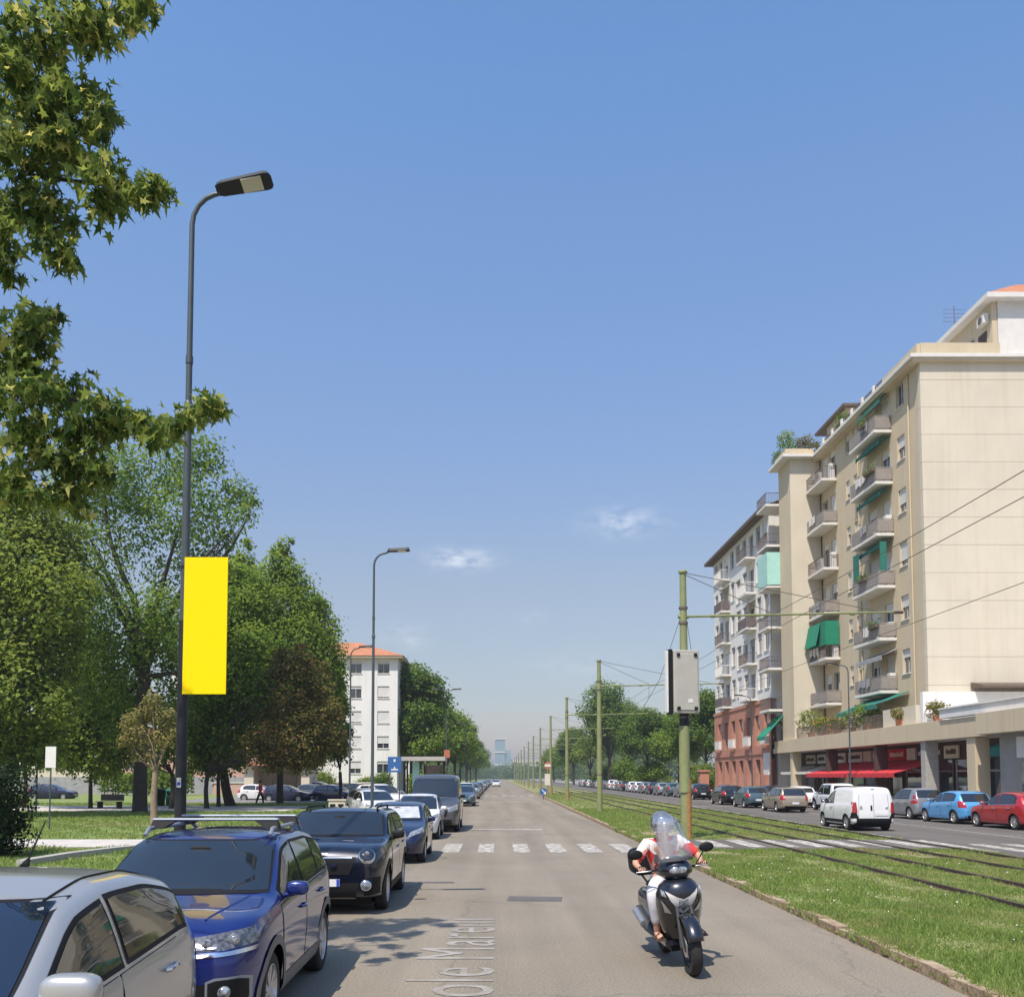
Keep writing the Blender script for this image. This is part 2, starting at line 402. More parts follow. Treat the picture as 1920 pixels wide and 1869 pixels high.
def grass_mat():
    m = leafmat('grass_blade', (.12, .2, .04), (.27, .35, .09), (.42, .4, .19), .5)
    nt = m.node_tree; rp = [n for n in nt.nodes if n.type == 'VALTORGB'][0]
    tcn = nt.nodes.new('ShaderNodeTexCoord'); nz = nt.nodes.new('ShaderNodeTexNoise'); nz.inputs['Scale'].default_value = .55; nz.inputs['Detail'].default_value = 5; nz.inputs['Roughness'].default_value = .65
    nt.links.new(tcn.outputs['Object'], nz.inputs['Vector'])
    sx = nt.nodes.new('ShaderNodeSeparateXYZ'); nt.links.new(tcn.outputs['Object'], sx.inputs[0])
    m1 = nt.nodes.new('ShaderNodeMapRange'); m1.inputs['From Min'].default_value = 6.2; m1.inputs['From Max'].default_value = 8.2; m1.inputs['To Max'].default_value = .09; nt.links.new(sx.outputs[0], m1.inputs[0])
    ad = nt.nodes.new('ShaderNodeMath'); nt.links.new(nz.outputs[0], ad.inputs[0]); nt.links.new(m1.outputs[0], ad.inputs[1])
    m2 = nt.nodes.new('ShaderNodeMapRange'); m2.inputs['From Min'].default_value = .53; m2.inputs['From Max'].default_value = .78; m2.inputs['To Max'].default_value = .85; nt.links.new(ad.outputs[0], m2.inputs[0])
    mm = nt.nodes.new('ShaderNodeMixRGB'); mm.inputs[2].default_value = (.36, .32, .14, 1); nt.links.new(m2.outputs[0], mm.inputs[0]); nt.links.new(rp.outputs[0], mm.inputs[1])
    for l in list(nt.links):
        if l.from_node == rp and l.to_node != mm: s_ = l.to_socket; nt.links.remove(l); nt.links.new(mm.outputs[0], s_)
    return m
M['blade'] = grass_mat()
M['redtop'] = pmat('red_top', (.68, .045, .06), .9, .08, 4)
M['flower'] = pmat('clover_flower', (.75, .72, .66), .9, 0)
# ------------------------------------------------------------------ ground, roads, kerbs, markings
KX = 4.52          # left face of the median
MX = 13.1          # right face of the median
def struct(name, mb, mat, parent=None, **k):
    o = mb.build(name, mat, parent, **k)
    if parent is None: o['kind'] = 'structure'
    return o
struct('ground', MB().rect(-2500, 2500, -300, 3500, -.05), M['ground'])
struct('road', MB().rect(-3.95, KX, -30, 1300, 0).rect(KX, MX, 118, 124, 0), M['road'])
struct('road', MB().rect(MX, 22.3, -30, 1300, 0), M['road2'])
lm = MB()
lm.bb(-300, -6.3, -30, 900, -.04, .10)
struct('lawn', lm, M['lawn'])
sw = MB().bb(-6.3, -4.13, -30, 900, -.04, .12)
struct('pavement', sw, M['pave'])
struct('pavement', MB().bb(22.5, 140, -30, 900, -.04, .13), M['pave'])
struct('park_path', MB().rect(-60, -6.3, 27.2, 30.6, .112).rect(-60, -12.5, 55.5, 66, .112), M['path'])
struct('parking_lot', MB().rect(-27, -4.4, 73, 106, .116).rect(-9.5, -4.4, 44, 73, .118), M['lot'])
# median earth, with the pedestrian crossing laid across it
md = MB().bb(KX + .16, MX - .14, -30, 26.5, -.04, .10).bb(KX + .16, MX - .14, 30.3, 117.8, -.04, .10).bb(KX + .16, MX - .14, 124.2, 1300, -.04, .10)
struct('median_strip', md, M['soil'])
struct('crossing_slab', MB().bb(KX + .02, MX - .02, 26.52, 30.28, -.04, .128), M['road2'])
zb = MB()
for i in range(9):
    x = KX + .65 + i * .95
    zb.rect(x, x + .5, 26.9, 30.0, .134)
struct('crossing_stripes', zb, M['zebra'])
# bare, trodden patches
dp = MB()
def blob(cx, cy, rx, ry, z, n=22, j=.25):
    return [(cx + rx * math.cos(2 * math.pi * k / n) * (1 + random.uniform(-j, j)), cy + ry * math.sin(2 * math.pi * k / n) * (1 + random.uniform(-j, j))) for k in range(n)], z
for i, (cx, cy, rx, ry) in enumerate(((5.9, 33.6, 1.0, 1.9), (11.0, 24.6, .9, 1.2), (7.4, 30.9, .6, .6), (6.2, 25.3, .7, .8), (-14.5, 40.5, 3.0, 1.4), (-17, 69, 6, 2.6))):
    p, z = blob(cx, cy, rx, ry, .104 + .0007 * i); dp.sheet(p, z)
struct('bare_dirt', dp, M['dirt'])

def kerb_row(name, x, w, y0, y1, step, top, mat, rest_y):
    """stones one by one where they can be told apart, one joined run beyond"""
    root = bpy.data.objects.new(name, None); COL.objects.link(root); root['kind'] = 'structure'; root.location = (x, 0, 0)
    meshes = []
    for v in range(5):
        mb = MB(); h = top + random.uniform(-.03, .012)
        mb.box((0, 0, (h - .05) / 2), (w, step - .035, h + .05))
        me = mb.mesh('kerb_stone', mat)
        meshes.append(me)
    y = y0; k = 0
    while y < y1:
        o = link('kerb_stone', meshes[k % 5], root)
        o.location = (random.uniform(-.012, .012), y + step / 2, random.uniform(-.012, .006)); o.rotation_euler = (random.uniform(-.02, .02), random.uniform(-.06, .06), random.uniform(-.03, .03))
        y += step; k += 1
    mb = MB(); 
    while y < rest_y:
        mb.box((0, y + 2, (top - .05) / 2), (w, 3.97, top + .05)); y += 4
    o = mb.build('kerb_run', mat, root, world=False); o['kind'] = 'stuff'
    return root
kerb_row('kerb', KX + .08, .16, 5.0, 62, .78, .125, M['kerb'], 700)
kerb_row('kerb', MX - .07, .14, 14, 44, 1.0, .12, M['gkerb'], 700)
kerb_row('kerb', -4.04, .18, 4, 40, 1.0, .135, M['gkerb'], 700)
kerb_row('kerb', 22.4, .2, 30, 60, 1.0, .14, M['gkerb'], 700)
# low kerb at the turn of the park path
kb = MB(); kb.tube([(-9.6, 26.9, .13), (-10.2, 25.4, .13), (-10.6, 23.6, .13), (-10.7, 21.5, .13)], .16, 4)
struct('path_kerb', kb, M['gkerb'])

# painted markings on the roads
zm = MB()
for x0, x1 in ((-2.66, -2.2), (-1.62, -1.1), (-.58, -.12), (.44, .9), (1.46, 1.95), (2.45, 2.95), (3.45, 3.98)):
    zm.rect(x0, x1, 26.7, 30.1, .005)
for i in range(8):
    x = MX + .5 + i * 1.05
    zm.rect(x, x + .5, 26.8, 30.0, .005)
struct('zebra_crossing', zm, M['zebra'])
ln = MB().rect(.75, 1.75, 37.9, 38.7, .005).rect(.9, 2.4, 80, 81, .005)
struct('stop_line', ln, M['zebra'])
ln2 = MB().rect(-1.3, .75, 38.0, 38.6, .005).rect(-2.2, .9, 80.2, 80.9, .005)
for i in range(7): ln2.rect(-2.6 + i, -2.1 + i, 104, 107.5, .005)
ln2.rect(18.0, 18.12, 30.5, 110, .005)
for i in range(13): ln2.rect(18.12, 20.2, 34.2 + i * 5.2, 34.32 + i * 5.2, .005)
struct('road_line', ln2, M['zebra2'])
ln3 = MB().rect(13.3, 16.4, 68, 68.4, .005).rect(19, 21.5, 83, 83.8, .005)
struct('road_line', ln3, M['zebra'])
pt = MB()
p, z = G(1003, 1680), .005
pt.sheet([(G(955, 1676).x, 16.95), (G(950, 1687).x, 16.3), (G(1052, 1688).x, 16.25), (G(1054, 1680).x, 16.85)], z)
pt.sheet([(-1.62, 19.3), (-1.6, 19.02), (-.86, 19.0), (-.9, 19.3)], z)
pt.sheet([(2.7, 17.6), (2.72, 17.48), (3.1, 17.45), (3.1, 17.6)], z)
struct('tar_patch', pt, M['patch'])
# street name lettered along the lane, read with the traffic
def text_mesh(body, mat, name, size=1.0, spacing=1.0, extrude=0.0):
    cu = bpy.data.curves.new(name, 'FONT'); cu.body = body; cu.size = size; cu.space_character = spacing; cu.extrude = extrude; cu.resolution_u = 3
    tmp = bpy.data.objects.new(name, cu); COL.objects.link(tmp)
    dg = bpy.context.evaluated_depsgraph_get()
    me = bpy.data.meshes.new_from_object(tmp.evaluated_get(dg))
    bpy.data.objects.remove(tmp)
    me.materials.clear(); me.materials.append(mat); me.name = name
    return me
me = text_mesh('Ercole Marelli', M['letter'], 'street_lettering', 1.0, 1.06)
o = link('street_lettering', me); o['kind'] = 'structure'
o.rotation_euler = (0, 0, R(90)); o.scale = (1.12, 1.32, 1); o.location = (-.05, 7.62, .006)

# two tram tracks: each rail a thing of the setting
for i, x in enumerate((8.0, 9.55, 11.15, 12.6)):
    rm = MB()
    for y0, y1 in ((-20, 420),):
        rm.bb(x - .04, x + .04, y0, y1, .02, .165); rm.bb(x + .08, x + .105, y0, y1, .02, .135); rm.bb(x - .1, x + .13, y0, y1, .02, .112)
    o = rm.build('tram_rail', M['rail']); o['kind'] = 'structure'

# ------------------------------------------------------------------ grass
def blades(name, rects, h=(.05, .13), w=.0065, dry=None):
    P = []
    for (x0, x1, y0, y1, z, n) in rects:
        q = np.empty((n, 3)); q[:, 0] = rng.uniform(x0, x1, n); q[:, 1] = rng.uniform(y0, y1, n); q[:, 2] = z
        # clumpy
        k = np.sin(q[:, 0] * 2.1 + np.sin(q[:, 1] * .9)) * np.sin(q[:, 1] * 1.7 + np.sin(q[:, 0] * 1.3) * 2)
        keep = rng.random(n) < .7 + .32 * k
        if dry is not None:
            for rx in dry: keep &= (np.abs(q[:, 0] - rx) > .07 + .12 * rng.random(n) ** 2)
            for (cx, cy, ax, ay) in ((5.9, 33.6, 1.0, 1.9), (7.35, 20.5, .3, 4.0), (11.0, 24.6, .9, 1.2), (5.6, 24.9, .8, 1.0)):
                keep &= (((q[:, 0] - cx) / ax) ** 2 + ((q[:, 1] - cy) / ay) ** 2 > .8) | (rng.random(n) < .25)
        P.append(q[keep])
    P = np.concatenate(P); n = len(P)
    a = rng.uniform(0, 2 * np.pi, n); hh = rng.uniform(*h, n) * (.7 + .5 * np.sin(P[:, 0] * 3.1) * np.sin(P[:, 1] * 2.3)); ww = w * rng.uniform(.7, 1.5, n) * (1 + P[:, 1] / 22)
    lean = rng.normal(0, .45, (n, 2)) * hh[:, None]
    d = np.stack([np.cos(a) * ww, np.sin(a) * ww, np.zeros(n)], 1)
    tip = P + np.stack([lean[:, 0], lean[:, 1], hh], 1)
    V = np.stack([P - d, P + d, tip], 1).reshape(-1, 3)
    o = link(name, np_mesh(name, V, 3, M['blade'])); o['kind'] = 'stuff'
    return o
RX = (8.0, 9.55, 11.15, 12.6)
blades('grass', [(KX + .14, MX - .1, 7, 15, .10, 190000), (KX + .14, MX - .1, 15, 26.4, .10, 130000), (KX + .14, MX - .1, 30.4, 60, .10, 100000), (KX + .14, MX - .1, 60, 115, .10, 24000),
                 (KX + .04, KX + .3, 6, 40, .1, 8000)], dry=RX, h=(.03, .1))
blades('grass', [(KX - .03, KX + .14, 6, 38, .04, 6500)], h=(.07, .19))
blades('grass', [(-26, -6.4, 18, 27.1, .10, 40000), (-30, -6.4, 30.7, 55, .10, 60000), (-40, -10, 66, 72.9, .10, 20000)], h=(.06, .14), w=.009)
fl = MB()
for i in range(60):
    x, y = random.uniform(KX + .4, 7.8), random.uniform(8, 26)
    if random.random() < .3: x = random.uniform(9.7, 11)
    r = random.uniform(.009, .018); z = .15 + random.uniform(0, .05)
    fl.add([(x - r, y, z), (x, y - r, z), (x + r, y, z), (x, y + r, z), (x, y, z + r)], [(0, 1, 4), (1, 2, 4), (2, 3, 4), (3, 0, 4), (3, 2, 1, 0)])
o = fl.build('clover_flowers', M['flower']); o['kind'] = 'stuff'
# ------------------------------------------------------------------ building helpers
def facade(mb, org, u, n, ulen, z0, z1, openings, depth=.22):
    """outer face of a wall with openings cut and their reveals; u along, n outwards. openings: (u0,u1,z0,z1)"""
    u = Vector(u); n = Vector(n); org = Vector(org)
    us = sorted({0, ulen, *[q for o in openings for q in o[:2]]}); zs = sorted({z0, z1, *[q for o in openings for q in o[2:4]]})
    def P(a, z, d=0): return org + u * a + Vector((0, 0, z)) - n * d
    for i in range(len(us) - 1):
        for j in range(len(zs) - 1):
            cu, cz = (us[i] + us[i + 1]) / 2, (zs[j] + zs[j + 1]) / 2
            if any(o[0] < cu < o[1] and o[2] < cz < o[3] for o in openings): continue
            mb.add([P(us[i], zs[j]), P(us[i + 1], zs[j]), P(us[i + 1], zs[j + 1]), P(us[i], zs[j + 1])], [(0, 1, 2, 3)])
    for (a, b, c, d) in openings:
        mb.add([P(a, c), P(b, c), P(b, d), P(a, d), P(a, c, depth), P(b, c, depth), P(b, d, depth), P(a, d, depth)],
               [(0, 1, 5, 4), (1, 2, 6, 5), (2, 3, 7, 6), (3, 0, 4, 7)])
_wcache = {}
def window(parent, org, u, n, w, h, depth=.2, shut=.0, mat_shut='shut', panes=2, sill=True, frame='frame'):
    """a window set in its opening: org is the opening's lower near corner on the wall plane"""
    key = (round(w, 2), round(h, 2), tuple(n), tuple(u), depth, shut, mat_shut, panes, sill, frame)
    u = Vector(u); n = Vector(n)
    def bx(mb, a0, a1, z0, z1, d0, d1):
        ps = [u * a + Vector((0, 0, z)) - n * d for a in (a0, a1) for z in (z0, z1) for d in (d0, d1)]
        return mb.bb(min(p.x for p in ps), max(p.x for p in ps), min(p.y for p in ps), max(p.y for p in ps), min(p.z for p in ps), max(p.z for p in ps))
    if key not in _wcache:
        fr = MB(); t = .06
        bx(fr, 0, t, 0, h, depth - .05, depth); bx(fr, w - t, w, 0, h, depth - .05, depth); bx(fr, t, w - t, 0, t, depth - .05, depth); bx(fr, t, w - t, h - t, h, depth - .05, depth)
        for k in range(1, panes): bx(fr, w * k / panes - t / 2, w * k / panes + t / 2, t, h - t, depth - .05, depth)
        pn = MB(); bx(pn, .02, w - .02, .02, h - .02, depth - .015, depth + .02)
        ms = [('window', fr.mesh('window', M[frame])), ('pane', pn.mesh('pane', M['pane']))]
        if shut:
            sh = MB(); zz = h
            while zz > h * (1 - shut) + .05:
                bx(sh, .02, w - .02, zz - .105, zz - .01, depth - .1, depth - .06); zz -= .11
            ms.append(('shutter', sh.mesh('shutter', M[mat_shut])))
        if sill:
            si = MB(); bx(si, -.06, w + .06, -.07, -.005, -.08, depth - .06); ms.append(('sill', si.mesh('sill', M['slab'])))
        _wcache[key] = ms
    ms = _wcache[key]
    o = link(ms[0][0], ms[0][1], parent); o.location = Vector(org) - origin_of(parent)
    for nm, me in ms[1:]: link(nm, me, o)
    return o
def railing_mesh(y0, y1, xf, xb, z, panel=False, h=1.0):
    mb = MB()
    mb.bb(xf, xf + .04, y0, y1, z + h - .05, z + h); mb.bb(xf + .04, xb, y0, y0 + .04, z + h - .05, z + h); mb.bb(xf + .04, xb, y1 - .04, y1, z + h - .05, z + h)
    if panel:
        mb.bb(xf + .005, xf + .03, y0 + .03, y1 - .03, z + .12, z + h - .1); mb.bb(xf + .05, xb - .05, y0 + .006, y0 + .03, z + .12, z + h - .1)
    yy = y0 + .05
    while yy < y1 - .05:
        mb.bb(xf + .008, xf + .03, yy, yy + .02, z, z + h - .05); yy += .22 if panel else .13
    xx = xf + .1
    while xx < xb: mb.bb(xx, xx + .02, y0 + .008, y0 + .03, z, z + h - .05); xx += .13
    return mb
def awning_sheet(y0, y1, xt, zt, xf, zf, drop=.25, strips=5):
    """folding-arm awning sloping out from xt,zt to xf,zf with a scalloped valance and sagging cloth"""
    mb = MB(); ny = strips * 4; vs = []; t = .025
    for side in (0, 1):
        for i in range(ny + 1):
            y = y0 + (y1 - y0) * i / ny
            for k in range(7):
                a = k / 6
                sag = -.05 * math.sin(a * math.pi) - .025 * abs(math.sin(i / 4 * math.pi)) * a
                vs.append((xt + (xf - xt) * a, y, zt + (zf - zt) * a + sag - t * side))
            vs.append((xf - .01 + t * side, y, zf - drop * (.85 + .15 * abs(math.cos(i / 4 * math.pi)))))
    m = 8; fs = []
    for side in (0, 1):
        b = side * (ny + 1) * m
        for i in range(ny):
            for k in range(m - 1): fs.append((b + i * m + k, b + (i + 1) * m + k, b + (i + 1) * m + k + 1, b + i * m + k + 1))
    for i in (0, ny):
        for k in range(m - 1): fs.append((i * m + k, i * m + k + 1, (ny + 1) * m + i * m + k + 1, (ny + 1) * m + i * m + k))
    return mb.add(vs, fs)

# ------------------------------------------------------------------ the long cream apartment block
FX = 27.0; Y0 = 59.5; YR = 78.6; PX = 24.5; S = 3.59; ZB = 7.93; ZC = 28.75
blk = thing('apartment_block', 'cream eight-storey apartment block with balconies and a blank panelled end wall above the shops', 'apartment building', (FX, Y0, 0))
U = (0, 1, 0); N = (-1, 0, 0)
wl_ = MB(); ops = []; wins = []
for k in range(6):
    z = ZB + S * k
    if k == 5: sh1 = .0
    ops.append((62.0 - Y0, 63.2 - Y0, z + 1.0, z + 2.62)); wins.append((62.0, z + 1.0, 1.2, 1.62, (.35, .5, .75, .6, .45, .0)[k]))
    for yy in (70.3, 71.9):
        ops.append((yy - Y0, yy + .75 - Y0, z + 1.15, z + 2.6)); wins.append((yy, z + 1.15, .75, 1.45, (.5, .8, .4, .7, .3, .5)[(k + int(yy)) % 6]))
    for yy, w in ((64.4, 1.5), (66.8, 1.6)):
        ops.append((yy - Y0, yy + w - Y0, z + .12, z + 2.5)); wins.append((yy, z + .12, w, 2.38, (.25, 0, .55, .3, .8, .15)[(k * 2 + int(yy)) % 6]))
    for yy, w in ((74.9, 1.3), (76.7, 1.3)):
        ops.append((yy - Y0, yy + w - Y0, z + .12, z + 2.5)); wins.append((yy, z + .12, w, 2.38, (.6, .2, 0, .8, .3, .5)[(k + int(yy)) % 6]))
facade(wl_, (FX, Y0, 0), U, N, YR - Y0, 4.2, ZC, ops)
facade(wl_, (PX, YR, 0), U, N, 3.2, 4.2, ZC, [])
MB().bb(PX + .002, FX - .002, YR - .02, YR + .06, 4.2, ZC - .01).build('return_wall', M['creamp'], blk)  # lighter cream puts the stronger sunlight on this face into its colour
wl_.add([(PX, YR + 3.2, 4.2), (FX, YR + 3.2, 4.2), (FX, YR + 3.2, ZC), (PX, YR + 3.2, ZC)], [(0, 1, 2, 3)])
facade(wl_, (FX, YR + 3.2, 0), U, N, 4.0, 4.2, ZC, [])
wl_.bb(FX + .6, FX + 13, Y0 + .4, 85.5, 0, ZC - .1)     # the body of the block
wl_.build('wall', M['cream'], blk)
for (y, z, w, h, s) in wins: window(blk, (FX, y, z), U, N, w, h, shut=s, panes=1 if w < 1 else 2)
# end wall in storey-high courses with recessed joints
zz = 4.3; k = 0
while zz < ZC - .3:
    h = min(1.78, ZC - .02 - zz)
    MB().bb(FX - .03, FX + 13, Y0 - .06 - .004 * (k % 2), Y0 + .3, zz, zz + h - .02).build('panel', M['creamp'], blk); zz += 1.78; k += 1
MB().bb(FX + .02, FX + 13, Y0 - .035, Y0 + .32, 4.2, ZC - .3).build('joint_bed', M['joint'], blk)
# cornice: white edge slab that follows the bay
cn = MB()
cn.bb(FX - .75, FX + 13, Y0 - .5, YR - .7, ZC, ZC + .24); cn.bb(PX - .75, FX - .752, YR - .7, YR + 3.6, ZC, ZC + .24); cn.bb(FX - .75, FX + 13, YR - .698, 86, ZC, ZC + .24)
cn.build('cornice', M['slab'], blk, bevel=.02)
so = MB(); so.bb(FX - .6, FX + 13, Y0 - .38, YR, ZC - .2, ZC - .003); so.build('soffit', M['cream'], blk)
pp = MB(); pp.bb(FX + .1, FX + 5.2, Y0 + .02, Y0 + .22, ZC + .24, ZC + 1.15); pp.bb(FX - .15, FX + .08, Y0 + .02, Y0 + 5.5, ZC + .24, ZC + 1.1)
pp.bb(PX - .3, FX - .4, YR + .1, YR + .3, ZC + .24, ZC + .95); pp.bb(PX - .35, PX - .15, YR + .32, YR + 3, ZC + .24, ZC + .85)
pp.build('parapet', M['cream'], blk)
for i, y in enumerate((66.2, 68.3, 70.4, 72.5, 74.6, 76.7)):
    MB().bb(FX - .3, FX - .02, y, y + .28, ZC + .24, ZC + 1.15).build('post', M['slab'], blk)
rl = MB()
for y in (65, 66.5, 68.6, 70.7, 72.8, 74.9):
    rl.bb(FX - .2, FX - .14, y, y + 1.8, ZC + 1.0, ZC + 1.06); rl.bb(FX - .2, FX - .14, y, y + 1.8, ZC + .65, ZC + .7)
    for q in range(8): rl.bb(FX - .19, FX - .15, y + .1 + q * .22, y + .13 + q * .22, ZC + .24, ZC + 1.0)
rl.build('roof_railing', M['iron'], blk)
# penthouse
ph = MB(); ph.bb(FX + 5.25, FX + 13, Y0 + .25, Y0 + 8, ZC + .24, ZC + 4.0); ph.build('penthouse', M['slab'], blk)
MB().bb(FX + 4.9, FX + 5.22, Y0 + .3, Y0 + 8, ZC + .24, ZC + 4.0).build('penthouse_side', M['cream'], blk)
MB().bb(FX + 4.3, FX + 13.5, Y0 - .35, Y0 + 9, ZC + 4.0, ZC + 4.32).build('penthouse_eave', M['slab'], blk)
MB().add([(FX + 4.4, Y0 - .3, ZC + 4.33), (FX + 13.5, Y0 - .3, ZC + 4.33), (FX + 13.5, Y0 + 8.9, ZC + 4.33), (FX + 4.4, Y0 + 8.9, ZC + 4.33), (FX + 8.6, Y0 + 4, ZC + 7.1), (FX + 13.5, Y0 + 4, ZC + 7.1)],
         [(0, 1, 5, 4), (1, 2, 5), (2, 3, 4, 5), (3, 0, 4)]).build('roof', M['terra'], blk)
dr = MB().bb(FX + 4.84, FX + 4.9, Y0 + 1.0, Y0 + 2.0, ZC + .3, ZC + 2.4); d_ = dr.build('door', M['brown'], blk)
MB().bb(FX + 4.78, FX + 4.84, Y0 + 2.6, Y0 + 4.4, ZC + .4, ZC + 2.5).build('terrace_window', M['pane'], blk)
ac = MB().bb(FX + 4.5, FX + 4.86, Y0 + .6, Y0 + 1.5, ZC + 2.75, ZC + 3.4); ac_o = ac.build('air_conditioner', M['slab'], blk, bevel=.03)
MB().lathe([(.02, 0), (.24, 0), (.26, .02), (.24, .03)], (FX + 4.47, Y0 + 1.05, ZC + 3.08), 'X', 16).build('fan_grille', M['iron'], ac_o)
# second rooftop hut above the bay, and chimneys
MB().bb(FX + 1.2, FX + 6, 75.5, 80, ZC + .24, ZC + 3.2).build('roof_hut', M['cream'], blk)
MB().bb(FX + .8, FX + 6.3, 75.0, 82, ZC + 3.2, ZC + 3.4).build('hut_roof', M['eave'], blk)
for (x, y, h) in ((FX + 1.3, 64.4, 1.9), (FX + 2.2, 72.5, 2.0)):
    c_ = MB().bb(x - .3, x + .3, y - .3, y + .3, ZC + .24, ZC + h).build('chimney', M['brick'], blk)
    MB().bb(x - .4, x + .4, y - .4, y + .4, ZC + h + .12, ZC + h + .2).bb(x - .28, x - .2, y - .28, y + .28, ZC + h, ZC + h + .12).bb(x + .2, x + .28, y - .28, y + .28, ZC + h, ZC + h + .12).build('chimney_cap', M['terra'], c_)
ant = MB().tube([(FX + 6, 67, ZC + 4), (FX + 6, 67, ZC + 7.4)], .03, 5)
for i in range(4): ant.tube([(FX + 5.2, 67, ZC + 6.2 + i * .3), (FX + 6.8, 67, ZC + 6.2 + i * .3)], .015, 4)
ant.build('antenna', M['iron'], blk)
# balconies, storey by storey
AW = {('near', 5): 'flat', ('near', 4): 'flat', ('near', 3): 'flat', ('near', 0): 'big'}
for nm, ya, yb in (('near', 64.0, 68.7), ('mid', 74.6, 78.5)):
    for k in range(6):
        z = ZB + S * k
        b = MB().bb(FX - 1.2, FX - .003, ya, yb, z - .2, z).build('balcony', M['slab'], blk, bevel=.015)
        railing_mesh(ya, yb, FX - 1.17, FX, z, panel=(nm == 'near' or k % 2 == 0)).build('railing', M['panelpink'] if (nm == 'near' or k % 2 == 0) else M['iron'], b)
        # clutter kept on the balcony: a cabinet, pots, laundry
        cl = MB(); cl.bb(FX - .5, FX - .1, ya + .1, ya + .55, z, z + random.uniform(.7, 1.3)); 
        if k % 2: cl.bb(FX - 1.05, FX - .75, ya + 1.2, ya + 1.9, z, z + random.uniform(.5, 1.1))
        cl.build('balcony_cabinet', M['shut'], b)
        if nm == 'near' and k in (2, 3, 4):
            awning_sheet(ya + .25, yb - .3, FX - .02, z + S - .3, FX - .85, z + S - .62, .3).build('awning', M['teal'], b)
        if nm == 'near' and k == 5:
            awning_sheet(ya + .25, yb - .3, FX - .02, z + 2.75, FX - .7, z + 2.3, .3).build('awning', M['teal'], b)
        if nm == 'near' and k == 2:     # side curtains
            MB().bb(FX - 1.12, FX - 1.06, yb - 1.1, yb - .1, z + .1, z + 3.0).build('curtain', M['teal'], b)
            MB().bb(FX - 1.0, FX - .55, ya + .02, ya + .06, z + .9, z + 3.0).build('curtain', M['teal'], b)
        if nm == 'near' and k == 0:
            awning_sheet(ya - .1, yb - .2, FX - .05, z + 2.85, FX - 1.1, z + 2.4, .35).build('awning', M['shutg'], b)
        if nm == 'mid' and k == 1:
            g1 = MB().bb(FX - 1.23, FX - 1.2, ya + .02, ya + 3.6, z + 1.0, z + 2.9)
            g1.bb(FX - 1.19, FX - .1, ya - .03, ya, z + 1.0, z + 2.9); g1.build('sun_blind', M['green'], b)
            awning_sheet(ya + .9, ya + 3.8, FX - 1.25, z + 2.9, FX - 1.62, z + 1.15, .1).build('awning', M['green'], b)
for y, x in ((70.0, FX), (YR - .35, FX), (61.2, FX)):
    MB().tube([(x - .07, y, 4.6), (x - .07, y, ZC - .2)], .055, 8).build('drain_pipe', M['eave'] if y > 75 else M['cream'], blk)
for nm, ya, yb in (('near', 64.0, 68.7), ('mid', 74.6, 78.5)):
    for k in range(6):
        z = ZB + S * k; rr_ = random.Random(k * 7 + int(ya))
        if rr_.random() < .6:      # washing on a rack
            a = ya + .7 + rr_.random() * 1.5; q = MB()
            for i in range(rr_.randint(3, 6)): q.bb(FX - 1.3 + .02 * (i % 2), FX - 1.28 + .02 * (i % 2), a + i * .38, a + i * .38 + rr_.uniform(.22, .34), z + rr_.uniform(.25, .5), z + .98)
            q.build('washing', M[rr_.choice(('slab', 'shutg', 'ivory', 'panelpink', 'slab'))], blk)
        if rr_.random() < .45:     # flower boxes hung on the rail
            a = ya + rr_.random() * 2; L_ = rr_.uniform(.8, 1.6)
            fb_ = MB().bb(FX - 1.42, FX - 1.21, a, a + L_, z + .72, z + .92).build('flower_box', M['eave'], blk)
            P_ = np.stack([rng.uniform(FX - 1.45, FX - 1.15, 70), rng.uniform(a, a + L_, 70), z + .9 + rng.uniform(-.15, .3, 70)], 1)
            q = MB()
            for p_ in P_: 
                s_ = .07; d1 = rng.normal(0, s_, 3); d2 = rng.normal(0, s_, 3); q.add([p_, p_ + d1, p_ + d1 + d2, p_ + d2], [(0, 1, 2, 3)])
            q.build('flower_leaves', M[rr_.choice(('leaf_d', 'leaf_c', 'leaf_b'))], fb_)
# balconies at the far side of the bay
for k in range(6):
    z = ZB + S * k
    b = MB().bb(PX - 1.15, PX + 2, YR + 3.22, YR + 6.2, z - .2, z).build('balcony', M['slab'], blk, bevel=.015)
    railing_mesh(YR + 3.22, YR + 6.2, PX - 1.12, PX + .6, z).build('railing', M['iron'], b)
    if k == 3:
        MB().bb(PX - 1.17, PX - 1.155, YR + 3.25, YR + 6.1, z + .05, z + 2.9).bb(PX - 1.15, PX, YR + 3.17, YR + 3.2, z + .05, z + 2.9).build('screen', M['mint'], b)
    MB().bb(FX - .1, FX + .1, YR + 4, YR + 5.6, z + .1, z + 2.4).build('balcony_door', M['pane'], b)
